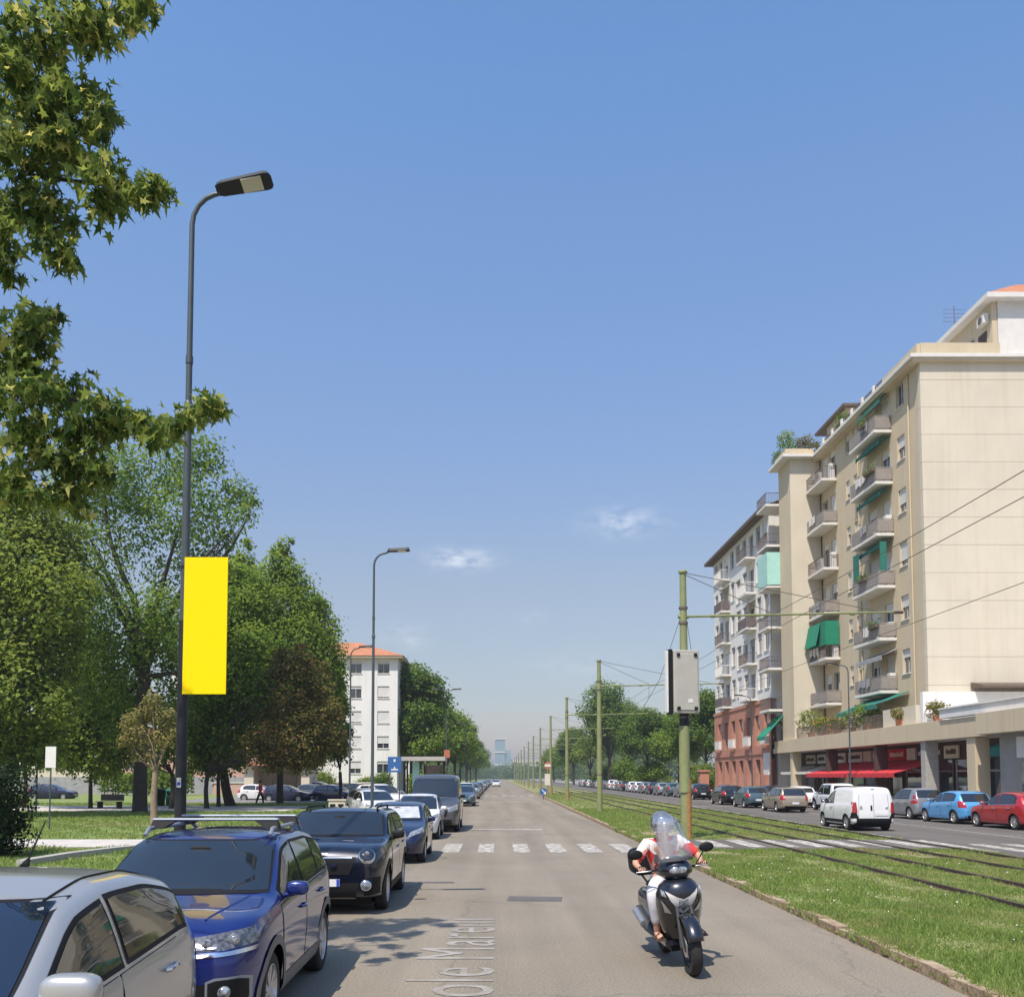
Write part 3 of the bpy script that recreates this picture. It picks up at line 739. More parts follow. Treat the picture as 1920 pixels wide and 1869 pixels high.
# ---- shop podium with arcade
fa = MB(); fa.bb(PX - .25, PX + .15, 47.3, 83.5, 4.15, 5.2); fa.bb(PX - .75, PX - .3, 26, 47.28, 4.2, 5.25); fa.bb(PX - .3, PX + .2, 47.0, 47.29, 4.2, 5.25)
fa.build('fascia', M['cream'], blk, bevel=.01)
MB().bb(PX + .16, FX + 13, 26, 86, 4.2, 4.6).build('podium_roof', M['slab'], blk)
MB().bb(PX - .35, PX + .3, 26, 52.0, 5.28, 5.75).bb(PX - .42, PX + .35, 26, 52.05, 5.752, 5.83).build('podium_parapet', M['white'], blk)
MB().bb(FX - .6, FX + 16, Y0 - .5, Y0 - .1, 5.0, 7.4).bb(PX + .32, FX + .2, 55.2, 55.4, 4.7, 5.8).build('terrace_wall', M['white'], blk)
MB().add([(FX + 2.6, Y0 - 1.6, 7.72), (FX + 14, Y0 - 1.6, 7.72), (FX + 14, Y0 - .1, 8.0), (FX + 2.6, Y0 - .1, 8.0), (FX + 2.6, Y0 - 1.6, 7.6), (FX + 14, Y0 - 1.6, 7.6), (FX + 14, Y0 - .1, 7.6), (FX + 2.6, Y0 - .1, 7.6)],
         [(0, 1, 2, 3), (4, 5, 1, 0), (7, 4, 0, 3), (4, 7, 6, 5)]).build('tiled_canopy', M['eave'], blk)
tb = MB(); tb.bb(PX + .2, PX + .45, 56.2, 61.0, 5.22, 6.35); tb.bb(PX + .47, FX - .05, 60.6, 60.8, 5.22, 6.35)
tb.build('terrace_parapet', M['creamp'], blk)
tr = MB(); tr.bb(PX + .16, PX + .2, 61.2, 83, 6.05, 6.11)
y = 61.2
while y < 83: tr.bb(PX + .16, PX + .19, y, y + .03, 5.22, 6.05); y += .22
tr.build('terrace_railing', M['iron'], blk)
for ya, yb in ((62.2, 66.8), (67.2, 69.5)):
    awning_sheet(ya, yb, FX - .05, 7.7, FX - 2.2, 6.9 if ya < 65 else 6.7, .35).build('awning', M['teal'], blk)
awning_sheet(81.6, 84.2, PX, 7.4, PX - 1.6, 5.6, .35).build('awning', M['green'], blk)
for (x, y0, y1, mat) in ((PX - .15, 48.6, 49.5, 'cream'), (PX - .1, 54.4, 55.0, 'gkerb'), (PX - .1, 61.5, 61.9, 'brown'), (PX - .1, 70.5, 70.9, 'brown'), (PX - .1, 79.0, 79.6, 'cream')):
    MB().bb(x, x + .75, y0, y1, .13, 4.15).build('column', M[mat], blk, bevel=.02)
MB().bb(PX + .05, PX + 1.2, 26, 46.6, .13, 4.2).build('shop_wall', M['pave'], blk)
MB().bb(FX - .2, FX + .4, 46.62, 86, .13, 4.2).build('shop_wall', M['brown'], blk)
MB().bb(PX + .0, PX + .05, 38, 45.0, 3.0, 4.0).build('shop_sign', M['slab'], blk)
MB().bb(PX - .02, PX - .003, 42.0, 44.0, 3.35, 3.65).build('sign_strip', M['teal'], blk)
MB().bb(PX - .02, PX + .05, 40.8, 44.6, .14, 2.8).build('shop_door', M['pane'], blk)
for q in (42.1, 43.3): MB().bb(PX - .05, PX - .02, q, q + .07, .14, 2.8).build('door_frame', M['shut'], blk)
awning_sheet(46.0, 47.6, PX + 1.0, 4.1, PX + .1, 3.6, .5).build('awning', M['teal'], blk)
xs = FX - .23
signs = [('creamp', 55.2, 57.0), ('brown', 57.2, 60.6), ('slab', 60.9, 62.2), ('red', 62.4, 65.2), ('shutg', 65.5, 68.0), ('yellow', 68.2, 69.6), ('shut', 69.9, 72.6), ('slab', 73.2, 75.0), ('creamp', 75.3, 77.2), ('shut', 77.6, 79.6), ('creamp', 80.2, 82.5)]
for m_, a, b in signs:
    s_ = MB().bb(xs - .1, xs, a, b, 3.2, 3.95).build('shop_sign', M['ivory' if m_ == 'yellow' else m_], blk)
    if (b - a) > 1.5:
        k = 0; t = MB(); y = a + .3
        while y < b - .35:
            wq = random.uniform(.12, .26); t.bb(xs - .125, xs - .1, y, y + wq, 3.45, 3.45 + random.uniform(.2, .32)); y += wq + .08
        t.build('sign_lettering_strip', M['brown' if m_ not in ('brown', 'red', 'shutg') else 'slab'], s_)
y = 50.4
while y < 84:
    w_ = random.uniform(1.7, 2.6)
    f_ = MB().bb(xs - .06, xs, y, y + .1, .14, 3.1).bb(xs - .06, xs, y + w_ - .1, y + w_, .14, 3.1).bb(xs - .06, xs, y + .1, y + w_ - .1, 2.4, 2.5).bb(xs - .06, xs, y + .1, y + w_ - .1, .14, .5).build('shop_window', M['shutg' if random.random() < .6 else 'iron'], blk)
    MB().bb(xs - .03, xs - .005, y + .1, y + w_ - .1, .5, 3.1).build('pane', M['pane'], f_)
    y += w_ + random.uniform(.2, .6)
awning_sheet(57.6, 64.8, FX - .3, 3.15, PX - .6, 2.35, .3, 7).build('awning', M['red'], blk)
awning_sheet(65.2, 74.0, FX - .3, 3.15, PX - .6, 2.35, .3, 8).build('awning', M['red'], blk)
awning_sheet(74.8, 79.0, FX - .3, 3.0, PX + .1, 2.5, .2, 4).build('awning', M['ivory'], blk)
awning_sheet(79.8, 83.0, FX - .3, 3.0, PX + .1, 2.5, .2, 3).build('awning', M['ivory'], blk)
MB().bb(PX - .9, PX - .75, 83.2, 84.8, 2.3, 4.2).build('light_sign', M['slab'], blk)

# ------------------------------------------------------------------ white block with brick base
WX = 24.6; WY0 = 85.3; WY1 = 107.5; WZ = 26.3
wb = thing('apartment_block', 'white apartment block with a red brick base beyond the cream block', 'apartment building', (WX, WY0, 0))
wm = MB(); ops = []; wins = []; bal = []
cols = [(85.9, 1.5), (88.2, 1.5), (90.6, 1.7), (93.2, 1.6), (95.7, 1.7), (98.2, 1.5), (100.7, 1.7), (103.2, 1.5), (105.4, 1.5)]
for r in range(5):
    z = 9.5 + 3.4 * r
    for c, (y, w) in enumerate(cols):
        door = (c in (2, 6)) or (c == 4 and r % 2)
        zz, h = (z + .1, 2.4) if door else (z + .75, 1.95)
        ops.append((y - WY0, y + w - WY0, zz, zz + h)); wins.append((y, zz, w, h, random.choice((0, 0, .2, .3, .6, 0)), random.choice(('shutg', 'shutg', 'shut'))))
        if c in (2, 6): bal.append((y - .7, y + w + .9, z))
    for y in (87.9, 94.0, 100.2): pass
facade(wm, (WX, WY0, 0), U, N, WY1 - WY0, 9.22, WZ, ops)
wm.bb(WX + .5, WX + 13, WY0 + .02, WY1, 0, WZ - .1)
wm.add([(WX, WY1, 9.2), (WX + .5, WY1, 9.2), (WX + .5, WY1, WZ), (WX, WY1, WZ)], [(0, 1, 2, 3)])
wm.add([(WX, WY0, 9.2), (WX + .5, WY0, 9.2), (WX + .5, WY0, WZ), (WX, WY0, WZ)], [(0, 1, 2, 3)])
wm.build('wall', M['white'], wb)
for (y, z, w, h, s, ms) in wins: window(wb, (WX, y, z), U, N, w, h, shut=s, mat_shut=ms)
for i, (ya, yb, z) in enumerate(bal):
    b = MB().bb(WX - 1.0, WX - .003, ya, yb, z - .18, z).build('balcony', M['slab'], wb)
    railing_mesh(ya, yb, WX - .98, WX, z, panel=i % 3 == 1).build('railing', M['iron'] if i % 3 else M['shut'], b)
    if i in (4, 7): awning_sheet(ya + .1, yb - .1, WX - .02, z + 2.8, WX - 1.1, z + 2.2, .25).build('awning', M['shut'], b)
MB().bb(WX - .9, WX + 2, WY0 - .15, WY1 + .75, WZ - .12, WZ - .03).build('eave', M['eave'], wb)
ev = MB().add([(WX - .9, WY0 - .2, WZ), (WX - .9, WY1 + .8, WZ), (WX - .9, WY1 + .8, WZ + .18), (WX - .9, WY0 - .2, WZ + .18), (WX + 6.5, WY0 - .2, WZ + 3.2), (WX + 6.5, WY1 - 4, WZ + 3.2), (WX + .0, WY0 - .2, WZ - .02), (WX, WY1 + .8, WZ - .02), (WX + 13.5, WY1 + .8, WZ + .18), (WX + 13.5, WY0 - .2, WZ + .18)],
         [(0, 1, 2, 3), (3, 2, 5, 4), (0, 6, 7, 1), (2, 8, 5), (4, 5, 8, 9), (7, 8, 2, 1)]); ev.build('roof', M['eave'], wb)
for y in (90, 97): MB().bb(WX + 2.2, WX + 3.0, y, y + .9, WZ + .8, WZ + 2.4).build('chimney', M['cream'], wb)
bm_ = MB(); ops = []
for r, (z, h) in enumerate(((.14, 3.6), (5.0, 2.9))):
    for c in range(7): ops.append((.7 + c * 3.05, 2.3 + c * 3.05, z, z + h))
facade(bm_, (WX - .12, WY0, 0), U, N, WY1 - WY0 + .1, .13, 9.2, ops, .5)
bm_.bb(WX - .2, WX - .122, WY0, WY1 + .15, 8.9, 9.2); bm_.bb(WX - .2, WX - .122, WY0, WY1 + .1, 4.2, 4.5)
bm_.add([(WX - .12, WY1 + .1, .13), (WX + .6, WY1 + .1, .13), (WX + .6, WY1 + .1, 9.2), (WX - .12, WY1 + .1, 9.2)], [(0, 1, 2, 3)])
bm_.build('brick_base', M['brick'], wb)
for (a, b, z, z2) in ops: window(wb, (WX - .12, WY0 + a, z), U, N, b - a, z2 - z, depth=.4, shut=0 if z < 1 else random.choice((0, .3)), sill=False, frame='shutg' if z < 1 else 'frame')
for c in range(7):
    if c % 2: continue
    railing_mesh(WY0 + .6 + c * 3.05, WY0 + 2.4 + c * 3.05, WX - .5, WX - .13, 5.0, True).build('railing', M['slab'], wb)

# ------------------------------------------------------------------ white housing block on the left, seen end on
HX0, HX1, HY = -40.0, -12.3, 116.0
hb = thing('apartment_block', 'white five-storey housing block with a hipped red tile roof behind the park trees', 'apartment building', (HX1, HY, 0))
hm = MB(); ops = []; wins = []
for r in range(5):
    z = 1.6 + 3.06 * r
    for i, x in enumerate((-14.75, -18.15, -22.2, -25.8, -30, -34)):
        ops.append((x - HX0, x + 1.45 - HX0, z + .9, z + 2.4)); wins.append((x, z + .9, (.2, .55, 1.0, .9, .25)[(r + i) % 5]))
facade(hm, (HX0, HY, 0), (1, 0, 0), (0, -1, 0), HX1 - HX0, .1, 16.6, ops, .2)
hm.add([(HX1, HY, .1), (HX1, HY + 11, .1), (HX1, HY + 11, 16.6), (HX1, HY, 16.6)], [(0, 1, 2, 3)])
hm.add([(HX0, HY, .1), (HX0, HY + 11, .1), (HX0, HY + 11, 16.6), (HX0, HY, 16.6)], [(0, 1, 2, 3)])
hm.bb(HX0 + .4, HX1 - .4, HY + .5, HY + 10.9, .1, 16.5)
hm.build('wall', M['white'], hb)
for x, z, s in wins: window(hb, (x, HY, z), (1, 0, 0), (0, -1, 0), 1.45, 1.5, shut=min(s, .96), mat_shut='shut')
MB().bb(HX0 - .7, HX1 + .7, HY - .8, HY + 11.8, 16.6, 16.85).build('eave', M['cream'], hb)
MB().add([(HX0 - .8, HY - .9, 16.85), (HX1 + .8, HY - .9, 16.85), (HX1 + .8, HY + 11.9, 16.85), (HX0 - .8, HY + 11.9, 16.85), (HX0 + 5.5, HY + 5.5, 19.3), (HX1 - 5.5, HY + 5.5, 19.3)],
         [(0, 1, 5, 4), (1, 2, 5), (2, 3, 4, 5), (3, 0, 4)]).build('roof', M['terra'], hb)
# a further white block peeping through the trees
tb2 = thing('apartment_block', 'narrow white apartment block peeping between the roadside trees', 'apartment building', (-15, 165, 0))
MB().bb(-25, -14.4, 165, 177, 0, 15.6).build('wall', M['white'], tb2)
MB().bb(-25.8, -13.6, 164.2, 178, 15.6, 16.1).build('roof', M['terra'], tb2)
for z in (4.5, 7.6, 10.7, 13.6):
    for x in (-16.6, -19.5, -22.5): 
        w_ = MB().bb(x, x + 1.3, 164.93, 164.97, z, z + 1.4).build('window', M['shut'], tb2); MB().bb(x + .1, x + 1.2, 164.9, 164.925, z + .1, z + .9).build('pane', M['pane'], w_)
# low row of houses seen between the park trunks
for i, (x0, x1, y, h, mat, lab) in enumerate(((-92, -66, 108, 6.6, 'brick', 'long low brick house glimpsed at the far left of the park'), (-65, -45, 112, 5.4, 'creamp', 'low cream house between the brick house and the salmon house behind the park'), (-44.5, -26.5, 110, 6.2, 'salmon', 'low salmon-pink house behind the broad dark tree trunk'))):
    if mat == 'salmon': M['salmon'] = pmat('salmon_render', (.5, .3, .23), .9, .08, 1)
    hsx = thing('low_house', lab, 'house', (x0, y, 0))
    MB().bb(x0, x1, y, y + 9, 0, h).build('wall', M[mat], hsx)
    MB().bb(x0, x1, y - .12, y - .005, .1, 2.1).build('wall_band', M['shutg'], hsx)
    MB().prism([(y - .5, h), (y + 9.5, h), (y + 4.5, h + 1.8)], 'X', x0 - .4, x1 + .4).build('roof', M['terra'], hsx)
    x = x0 + 1.2
    while x < x1 - 2:
        w_ = MB().bb(x, x + 1.3, y - .06, y - .004, 3.0, 4.5).build('window', M['slab'], hsx); MB().bb(x + .1, x + 1.2, y - .09, y - .062, 3.1, 4.4).build('pane', M['pane'], w_); x += 3.1
gh = thing('gate_lodge', 'low white lodge with an open dark porch left of the tall white block', 'house', (-24, 92, 0))
MB().bb(-24.5, -23.6, 92, 96, 0, 3.2).bb(-19, -18.2, 92, 96, 0, 3.2).bb(-23.6, -19, 95.6, 96, 0, 3.2).build('wall', M['creamp'], gh)
MB().bb(-25, -17.6, 91.4, 97, 3.2, 3.6).build('roof', M['brick'], gh)
MB().bb(-22.6, -20.2, 95.5, 95.59, .1, 2.6).build('door', M['pane'], gh)
# far glass tower at the end of the avenue
tw = thing('office_tower', 'hazy teal glass office tower at the far end of the avenue', 'tower', (4, 1500, 0))
M['tealglass'] = pmat('teal_curtain_wall', (.24, .34, .34), .4, .1, .05)  # teal muted so the colour itself carries part of the haze
MB().bb(-5, 11, 1500, 1520, 0, 62).bb(11, 20, 1502, 1520, 0, 44).build('wall', M['tealglass'], tw)
MB().bb(-6, 21, 1499, 1499.8, 20, 22).bb(-6, 12, 1499, 1499.8, 40, 42).bb(-6, 12, 1499, 1499.8, 61, 63).build('floor_band', M['slab'], tw)
ft = thing('apartment_block', 'pale distant block low beside the teal tower', 'apartment building', (30, 1350, 0))
MB().bb(20, 70, 1350, 1370, 0, 26).build('wall', M['creamp'], ft)
for z in (6, 11, 16, 21): MB().bb(20.5, 69.5, 1349.5, 1349.9, z, z + 2).build('window_band', M['shutg'], ft)
bp_ = thing('gate_pillar', 'squat brick gate pillar at the far end of the brick-based block', 'pillar', (23.6, 109.4, 0))
MB().bb(23.1, 24.1, 109, 110, .1, 2.7).build('shaft', M['brick'], bp_); MB().bb(22.95, 24.25, 108.85, 110.15, 2.7, 2.9).build('cap', M['brick'], bp_)
# ------------------------------------------------------------------ foliage
SHAPES = {
 'oval': [(0, 0), (.35, .24), (.75, .2), (1, 0), (.75, -.2), (.35, -.24)],
 'quad': [(0, 0), (.5, .34), (1, 0), (.5, -.34)],
 'maple': [(0, 0), (.16, .11), (.06, .36), (.36, .18), (.6, .42), (.56, .14), (1.12, 0), (.56, -.14), (.6, -.42), (.36, -.18), (.06, -.36), (.16, -.11)],
}
def leaves(P, size, shape='quad', up=.5, droop=0.0, out=None, g=None):
    """leaf polygons at points P: returns (verts, k)"""
    g = g or rng
    n = len(P); sh = np.array(SHAPES[shape]); k = len(sh)
    N = g.normal(0, 1, (n, 3)); N /= np.linalg.norm(N, axis=1)[:, None]
    if out is not None: N = N * .62 + out * .85
    N[:, 2] += up
    N /= np.linalg.norm(N, axis=1)[:, None] + 1e-9
    T = g.normal(0, 1, (n, 3)); T[:, 2] -= droop
    T -= N * (T * N).sum(1)[:, None]; T /= np.linalg.norm(T, axis=1)[:, None] + 1e-9
    B = np.cross(N, T)
    s = size * g.uniform(.55, 1.35, n)
    V = P[:, None, :] + s[:, None, None] * (sh[None, :, 0, None] * T[:, None, :] + sh[None, :, 1, None] * B[:, None, :])
    fold = (np.abs(sh[:, 1]) * .45 + (sh[:, 0] ** 2) * -.3)
    V += s[:, None, None] * fold[None, :, None] * N[:, None, :]
    return V.reshape(-1, 3), k
def crown_points(blobs, n, clump=7, spread=.22, g=None):
    """leaf positions in sprigs spread over the shells and, thinner, the insides of blobs (cx,cy,cz,rx,ry,rz)"""
    g = g or rng
    b = np.array(blobs, float); w = (b[:, 3] * b[:, 4] + b[:, 4] * b[:, 5] + b[:, 3] * b[:, 5]); w /= w.sum()
    m = max(1, n // clump)
    idx = g.choice(len(b), m, p=w)
    d = g.normal(0, 1, (m, 3)); d /= np.linalg.norm(d, axis=1)[:, None]
    r = g.uniform(.45, 1.0, m) ** .55
    c = b[idx, :3] + d * r[:, None] * b[idx, 3:6]
    sp = spread * np.minimum(1.6, np.maximum(.5, b[idx, 3:6].min(1)))
    P = np.repeat(c, clump, 0) + g.normal(0, 1, (m * clump, 3)) * np.repeat(sp, clump)[:, None]
    return P, np.repeat(d, clump, 0)
def limb(mb, a, b, r0, r1, bend=.12, n=5, seg=6):
    a = Vector(a); b = Vector(b); L = (b - a).length
    off = Vector((random.uniform(-1, 1), random.uniform(-1, 1), random.uniform(.0, .8))) * L * bend
    pts = [a.lerp(b, i / n) + off * math.sin(math.pi * i / n) for i in range(n + 1)]
    mb.tube(pts, [r0 + (r1 - r0) * i / n for i in range(n + 1)], seg)
def tree(name, label, base, blobs, trunk_r, fork, n, size, lmat, bark='bark', shape='quad', up=.85, droop=.2, group=None, cat='tree', clump=15, spread=.26, lean=(0, 0), limbs=None, limb_r=.45, mats2=None):
    """blobs relative to the base; fork = height where limbs leave the trunk"""
    t = thing(name, label, cat, base, 0, group)
    mb = MB(); f = Vector((lean[0], lean[1], fork))
    mid = f * .5 + Vector((random.uniform(-.1, .1), random.uniform(-.1, .1), 0))
    mb.tube([(0, 0, -.1), (0, 0, .12), tuple(mid * .4), tuple(mid), tuple(f)], [trunk_r * 1.5, trunk_r * 1.12, trunk_r, trunk_r * .92, trunk_r * .8], 10)
    lb = list(limbs if limbs else blobs)
    if len(lb) > 11: lb = random.sample(lb, 11)
    for b in lb:
        c = Vector(b[:3]); c.z -= (b[5] * .2 if len(b) > 5 else 0)
        if c.z < fork * .6: continue
        st = f if c.z < fork + 3 else f.lerp(Vector((c.x * .25 + f.x * .75, c.y * .25 + f.y * .75, min(c.z, fork + (c.z - fork) * .4))), 1)
        if st is not f: limb(mb, f, st, trunk_r * limb_r * .8, trunk_r * limb_r * .6, .06)
        limb(mb, st, c, trunk_r * limb_r * .6, trunk_r * .05, .16)
        for _ in range(3):
            q = c + Vector((random.uniform(-.7, .7) * b[3], random.uniform(-.7, .7) * b[4], random.uniform(-.4, .8) * (b[5] if len(b) > 5 else b[3])))
            limb(mb, st.lerp(c, random.uniform(.45, .8)), q, trunk_r * .1, trunk_r * .03, .1, 3, 4)
    mb.build('trunk', M[bark], t, smooth=60, world=False)
    P, D = crown_points(blobs, n, clump, spread)
    V, k = leaves(P, size, shape, up, droop, D)
    cr = link('crown', np_mesh('crown', V, k, M[lmat]), t)
    return t
def cone_blobs(h0, h1, r0, r1, n, sz=(.8, 1.5), wob=.3, seed=1):
    g = random.Random(seed); out = []
    for i in range(n):
        t = (i + .5) / n; z = h0 + (h1 - h0) * t; r = r0 + (r1 - r0) * t
        for k in range(max(1, int(3 + 4 * (1 - t)))):
            a = g.uniform(0, 6.28); rr = r * g.uniform(.5, 1.0); s = g.uniform(*sz) * (.55 + .45 * (1 - t))
            out.append((rr * math.cos(a), rr * math.sin(a), z + g.uniform(-wob, wob), s, s, s * g.uniform(.8, 1.3)))
    return out
def dome_blobs(cz, R_, H_, n, sz=(1.0, 2.0), seed=1, flat=.4):
    g = random.Random(seed); out = []
    for i in range(n):
        a = g.uniform(0, 6.28); e = g.uniform(-flat, 1) * math.pi / 2; q = g.uniform(.45, .95)
        s = g.uniform(*sz)
        out.append((R_ * q * math.cos(e) * math.cos(a), R_ * q * math.cos(e) * math.sin(a), cz + H_ * q * math.sin(e), s, s, s * g.uniform(.6, .95)))
    return out

# ---- the near maple at the upper left: boughs reach into the picture in front of the lamp post
CL = [(60, 30, 85), (150, 20, 70), (225, 15, 50), (180, 55, 34), (270, 5, 28), (150, 50, 40), (50, 95, 70), (95, 100, 35), (10, 120, 60), (15, 200, 55),
      (112, 190, 62), (160, 185, 42), (196, 208, 22), (70, 240, 55), (60, 170, 50), (145, 228, 45), (185, 232, 24), (120, 262, 45),
      (40, 320, 62), (115, 300, 52), (180, 325, 50), (228, 345, 42), (262, 360, 30), (303, 357, 12), (285, 350, 14), (200, 385, 28), (155, 300, 30), (20, 260, 50),
      (60, 380, 42), (105, 400, 40), (95, 458, 34), (124, 478, 20), (75, 430, 22), (12, 440, 30), (8, 500, 34), (10, 395, 40),
      (55, 600, 45), (98, 596, 24), (25, 640, 62), (70, 625, 35), (15, 690, 50),
      (85, 715, 42), (140, 740, 48), (190, 762, 44), (235, 785, 38), (270, 798, 30), (300, 805, 26), (335, 790, 26), (370, 768, 24), (396, 752, 14), (402, 768, 10),
      (30, 760, 62), (60, 820, 52), (28, 880, 62), (105, 860, 50), (160, 870, 44), (195, 880, 24), (100, 918, 40), (25, 920, 34), (130, 800, 40), (180, 815, 32), (65, 700, 30), (150, 930, 28)]
mp = thing('maple_tree', 'near maple at the upper left whose boughs reach across the lamp post', 'tree', (-7.0, 9.0, .1))
MY = 8.8
mw = MB(); base = Vector((-7.0, 9.0, 0)); P = []
crotch = [Vector((-6.95, 9.0, z)) for z in (3.0, 4.0, 5.0, 6.2, 7.4, 8.6)]
mw.tube([base + Vector((0, 0, -.1)), base + Vector((0, 0, .3)), crotch[0], crotch[2], crotch[4], crotch[5]], [.32, .24, .2, .16, .1, .05], 12)
chains = [[(60, 40), (150, 35), (225, 20), (275, 6)], [(20, 120), (70, 190), (120, 200), (190, 206)], [(10, 240), (60, 330), (180, 345), (240, 355), (300, 357)],
          [(15, 410), (70, 390), (100, 425), (122, 478)], [(0, 650), (55, 615), (100, 598)], [(20, 730), (85, 725), (190, 775), (290, 802), (350, 785), (398, 755)], [(20, 890), (100, 870), (190, 882)], [(60, 830), (140, 800), (180, 780)], [(2, 440), (8, 500)]]
for i, ch in enumerate(chains):
    tgt = [W(x, y, MY + .25 + .1 * math.sin(i * 2.1 + j)) for j, (x, y) in enumerate(ch)]
    st = min(crotch, key=lambda c: abs(c.z - (tgt[0].z - .6)))
    path = [st, st.lerp(tgt[0], .5) + Vector((0, 0, .12))] + tgt
    m = len(path)
    mw.tube(path, [.04 * (1 - j / m) ** 1.3 + .005 for j in range(m)], 6)
for (x, y, r) in CL:
    Yc = MY + rng.normal(0, .2)
    c = W(x, y, Yc); rr = r / FPX * Yc * .93
    # leaves hang in tufts at the twig ends, leaving sky between the tufts
    k_ = max(3, int(4 + 58 * rr)); n1 = 8
    d = rng.normal(0, 1, (k_, 3)); d /= np.linalg.norm(d, axis=1)[:, None]
    tc_ = np.array(c)[None] + d * (rng.uniform(.05, 1, k_) ** .5)[:, None] * rr * np.array([1.0, 1.3, .9])
    for q in tc_:
        if rng.random() < .5: mw.tube([tuple(c), tuple((q + np.array(c)) / 2 + np.array([0, 0, .03])), tuple(q)], [.006, .004, .002], 4, cap=False)
    P.append(np.repeat(tc_, n1, 0) + rng.normal(0, .05, (k_ * n1, 3)) * np.array([1, 1, .9]))
for _ in range(34):    # the rest of the crown, out of the picture
    z = random.uniform(4.4, 9.4); a = random.uniform(0, 6.28); rad = random.uniform(.4, 2.0)
    c = Vector((-7.3 + rad * math.cos(a), 8.9 + rad * math.sin(a), z)); rr = random.uniform(.35, .55)
    if c.x > -5.6: continue
    n = 110; d = rng.normal(0, 1, (n, 3)); d /= np.linalg.norm(d, axis=1)[:, None]
    P.append(np.array(c)[None] + d * (rng.uniform(.2, 1, n) ** .5)[:, None] * rr)
mw.build('trunk', M['bark'], mp, smooth=60)
P = np.concatenate(P); V, k = leaves(P, .12, 'maple', .6, 1.7)
V = V - np.array(mp.location)[None]
link('crown', np_mesh('crown', V, k, M['leaf_maple']), mp)

# ---- park trees
def B(px, py, rpx, Y, base, sq=(1, 1, 1), dy=0):
    p = W(px, py, Y + dy); r = rpx / FPX * Y
    return (p.x - base[0], p.y - base[1], p.z - base[2], r * sq[0], r * sq[1], r * sq[2])
b0 = (G(245, 1525, .1).x, 53.5, .1)
bl = [B(x, y, r, 54, b0, dy=d) for x, y, r, d in ((330, 870, 60, 0), (385, 850, 38, 1), (270, 900, 75, 2), (200, 890, 70, -1), (400, 930, 55, 0), (450, 925, 30, 1), (470, 950, 18, 0), (440, 985, 38, -1), (150, 950, 75, 1), (340, 960, 60, -2), (260, 990, 55, 3),
        (180, 1050, 70, -2), (380, 1030, 55, 2), (320, 1080, 45, 3), (240, 1180, 70, -2), (150, 1160, 80, 2), (300, 1200, 60, 2), (200, 1260, 70, -1), (120, 1280, 60, 0), (290, 1300, 55, 1), (395, 1120, 40, 1), (400, 838, 16, 0), (310, 1150, 50, -3), (355, 1250, 55, 1), (230, 1340, 50, 1))]
tree('locust_tree', 'tall airy locust tree with a broad dark trunk and sky showing between its limbs', b0, bl, .38, 7.5, 27000, .22, 'leaf_a', up=.8, droop=.3, limb_r=.85, spread=.26)
b1 = (-26.0, 47, .1)
bl = [B(x, y, r, 47, b1, dy=d) for x, y, r, d in ((60, 990, 60, 0), (20, 960, 50, 0), (110, 1010, 45, 1), (140, 1060, 40, 1), (40, 1060, 70, -1), (100, 1120, 60, -2), (30, 1160, 80, 0), (-40, 1080, 90, 1), (90, 1220, 70, 0), (20, 1270, 70, -1), (-50, 1220, 90, 0), (130, 1180, 40, 1), (60, 1330, 55, 0), (-30, 1350, 60, 1), (110, 1320, 40, -1), (150, 1110, 35, 0), (40, 1400, 45, 1), (-20, 1410, 45, 0), (90, 1390, 35, 1), (15, 1435, 26, 1))]
tree('leafy_tree', 'broad olive-green tree filling the left edge of the park', b1, bl, .3, 3.6, 36000, .25, 'leaf_b', spread=.28)
b2 = (-20.5, 60, .1)
bl = [B(x, y, r, 60, b2, dy=d) for x, y, r, d in ((190, 1290, 60, 0), (230, 1340, 50, 1), (150, 1340, 60, 0), (120, 1380, 45, -1), (200, 1400, 45, 0), (250, 1400, 35, 1), (170, 1230, 45, 0), (330, 1340, 50, 0), (380, 1290, 40, 1), (140, 1420, 30, 0), (90, 1400, 40, 0), (210, 1430, 26, 1), (300, 1400, 34, 0), (180, 1440, 22, 1))]
tree('leafy_tree', 'low bushy bright green tree beneath the tall locust tree', b2, bl, .16, 2.2, 22000, .24, 'leaf_d', spread=.25)
b3 = (-16.0, 70, .1)
bl = [B(x, y, r, 70, b3, dy=d) for x, y, r, d in ((520, 1030, 16, 0), (528, 1060, 26, 0), (500, 1085, 32, 1), (548, 1095, 34, 0), (455, 1055, 22, 1), (450, 1100, 34, 1), (575, 1140, 34, 0), (530, 1150, 55, -1), (480, 1150, 50, 0), (598, 1135, 18, 1), (600, 1180, 36, 1), (560, 1210, 55, -2), (500, 1220, 60, -2), (615, 1220, 30, 0), (620, 1265, 32, 0), (585, 1280, 50, -1),
      (450, 1200, 50, 1), (630, 1310, 22, 0), (600, 1340, 45, 1), (540, 1300, 60, 0), (470, 1300, 55, 0), (625, 1370, 24, 1), (580, 1400, 40, 1), (520, 1380, 50, 1), (540, 1015, 9, 0), (465, 1020, 10, 1))]
tree('hornbeam_tree', 'tall dense pointed green tree right of the yellow panel', b3, bl, .25, 4, 50000, .25, 'leaf_d', up=.75, spread=.24, limb_r=.3)
b3b = (-12.6, 76, .1)
bl = [B(x, y, r, 76, b3b, dy=d) for x, y, r, d in ((632, 1250, 12, 0), (628, 1285, 18, 0), (636, 1330, 16, 0), (640, 1370, 18, 0), (620, 1320, 24, 1), (625, 1400, 26, 0), (610, 1360, 26, 0))]
tree('hornbeam_tree', 'shorter dark green tree nearest the tall white block', b3b, bl, .16, 2.4, 11000, .24, 'leaf_c', up=.75, spread=.24, limb_r=.3)
b4 = (G(455, 1508, .1).x, 66, .1)
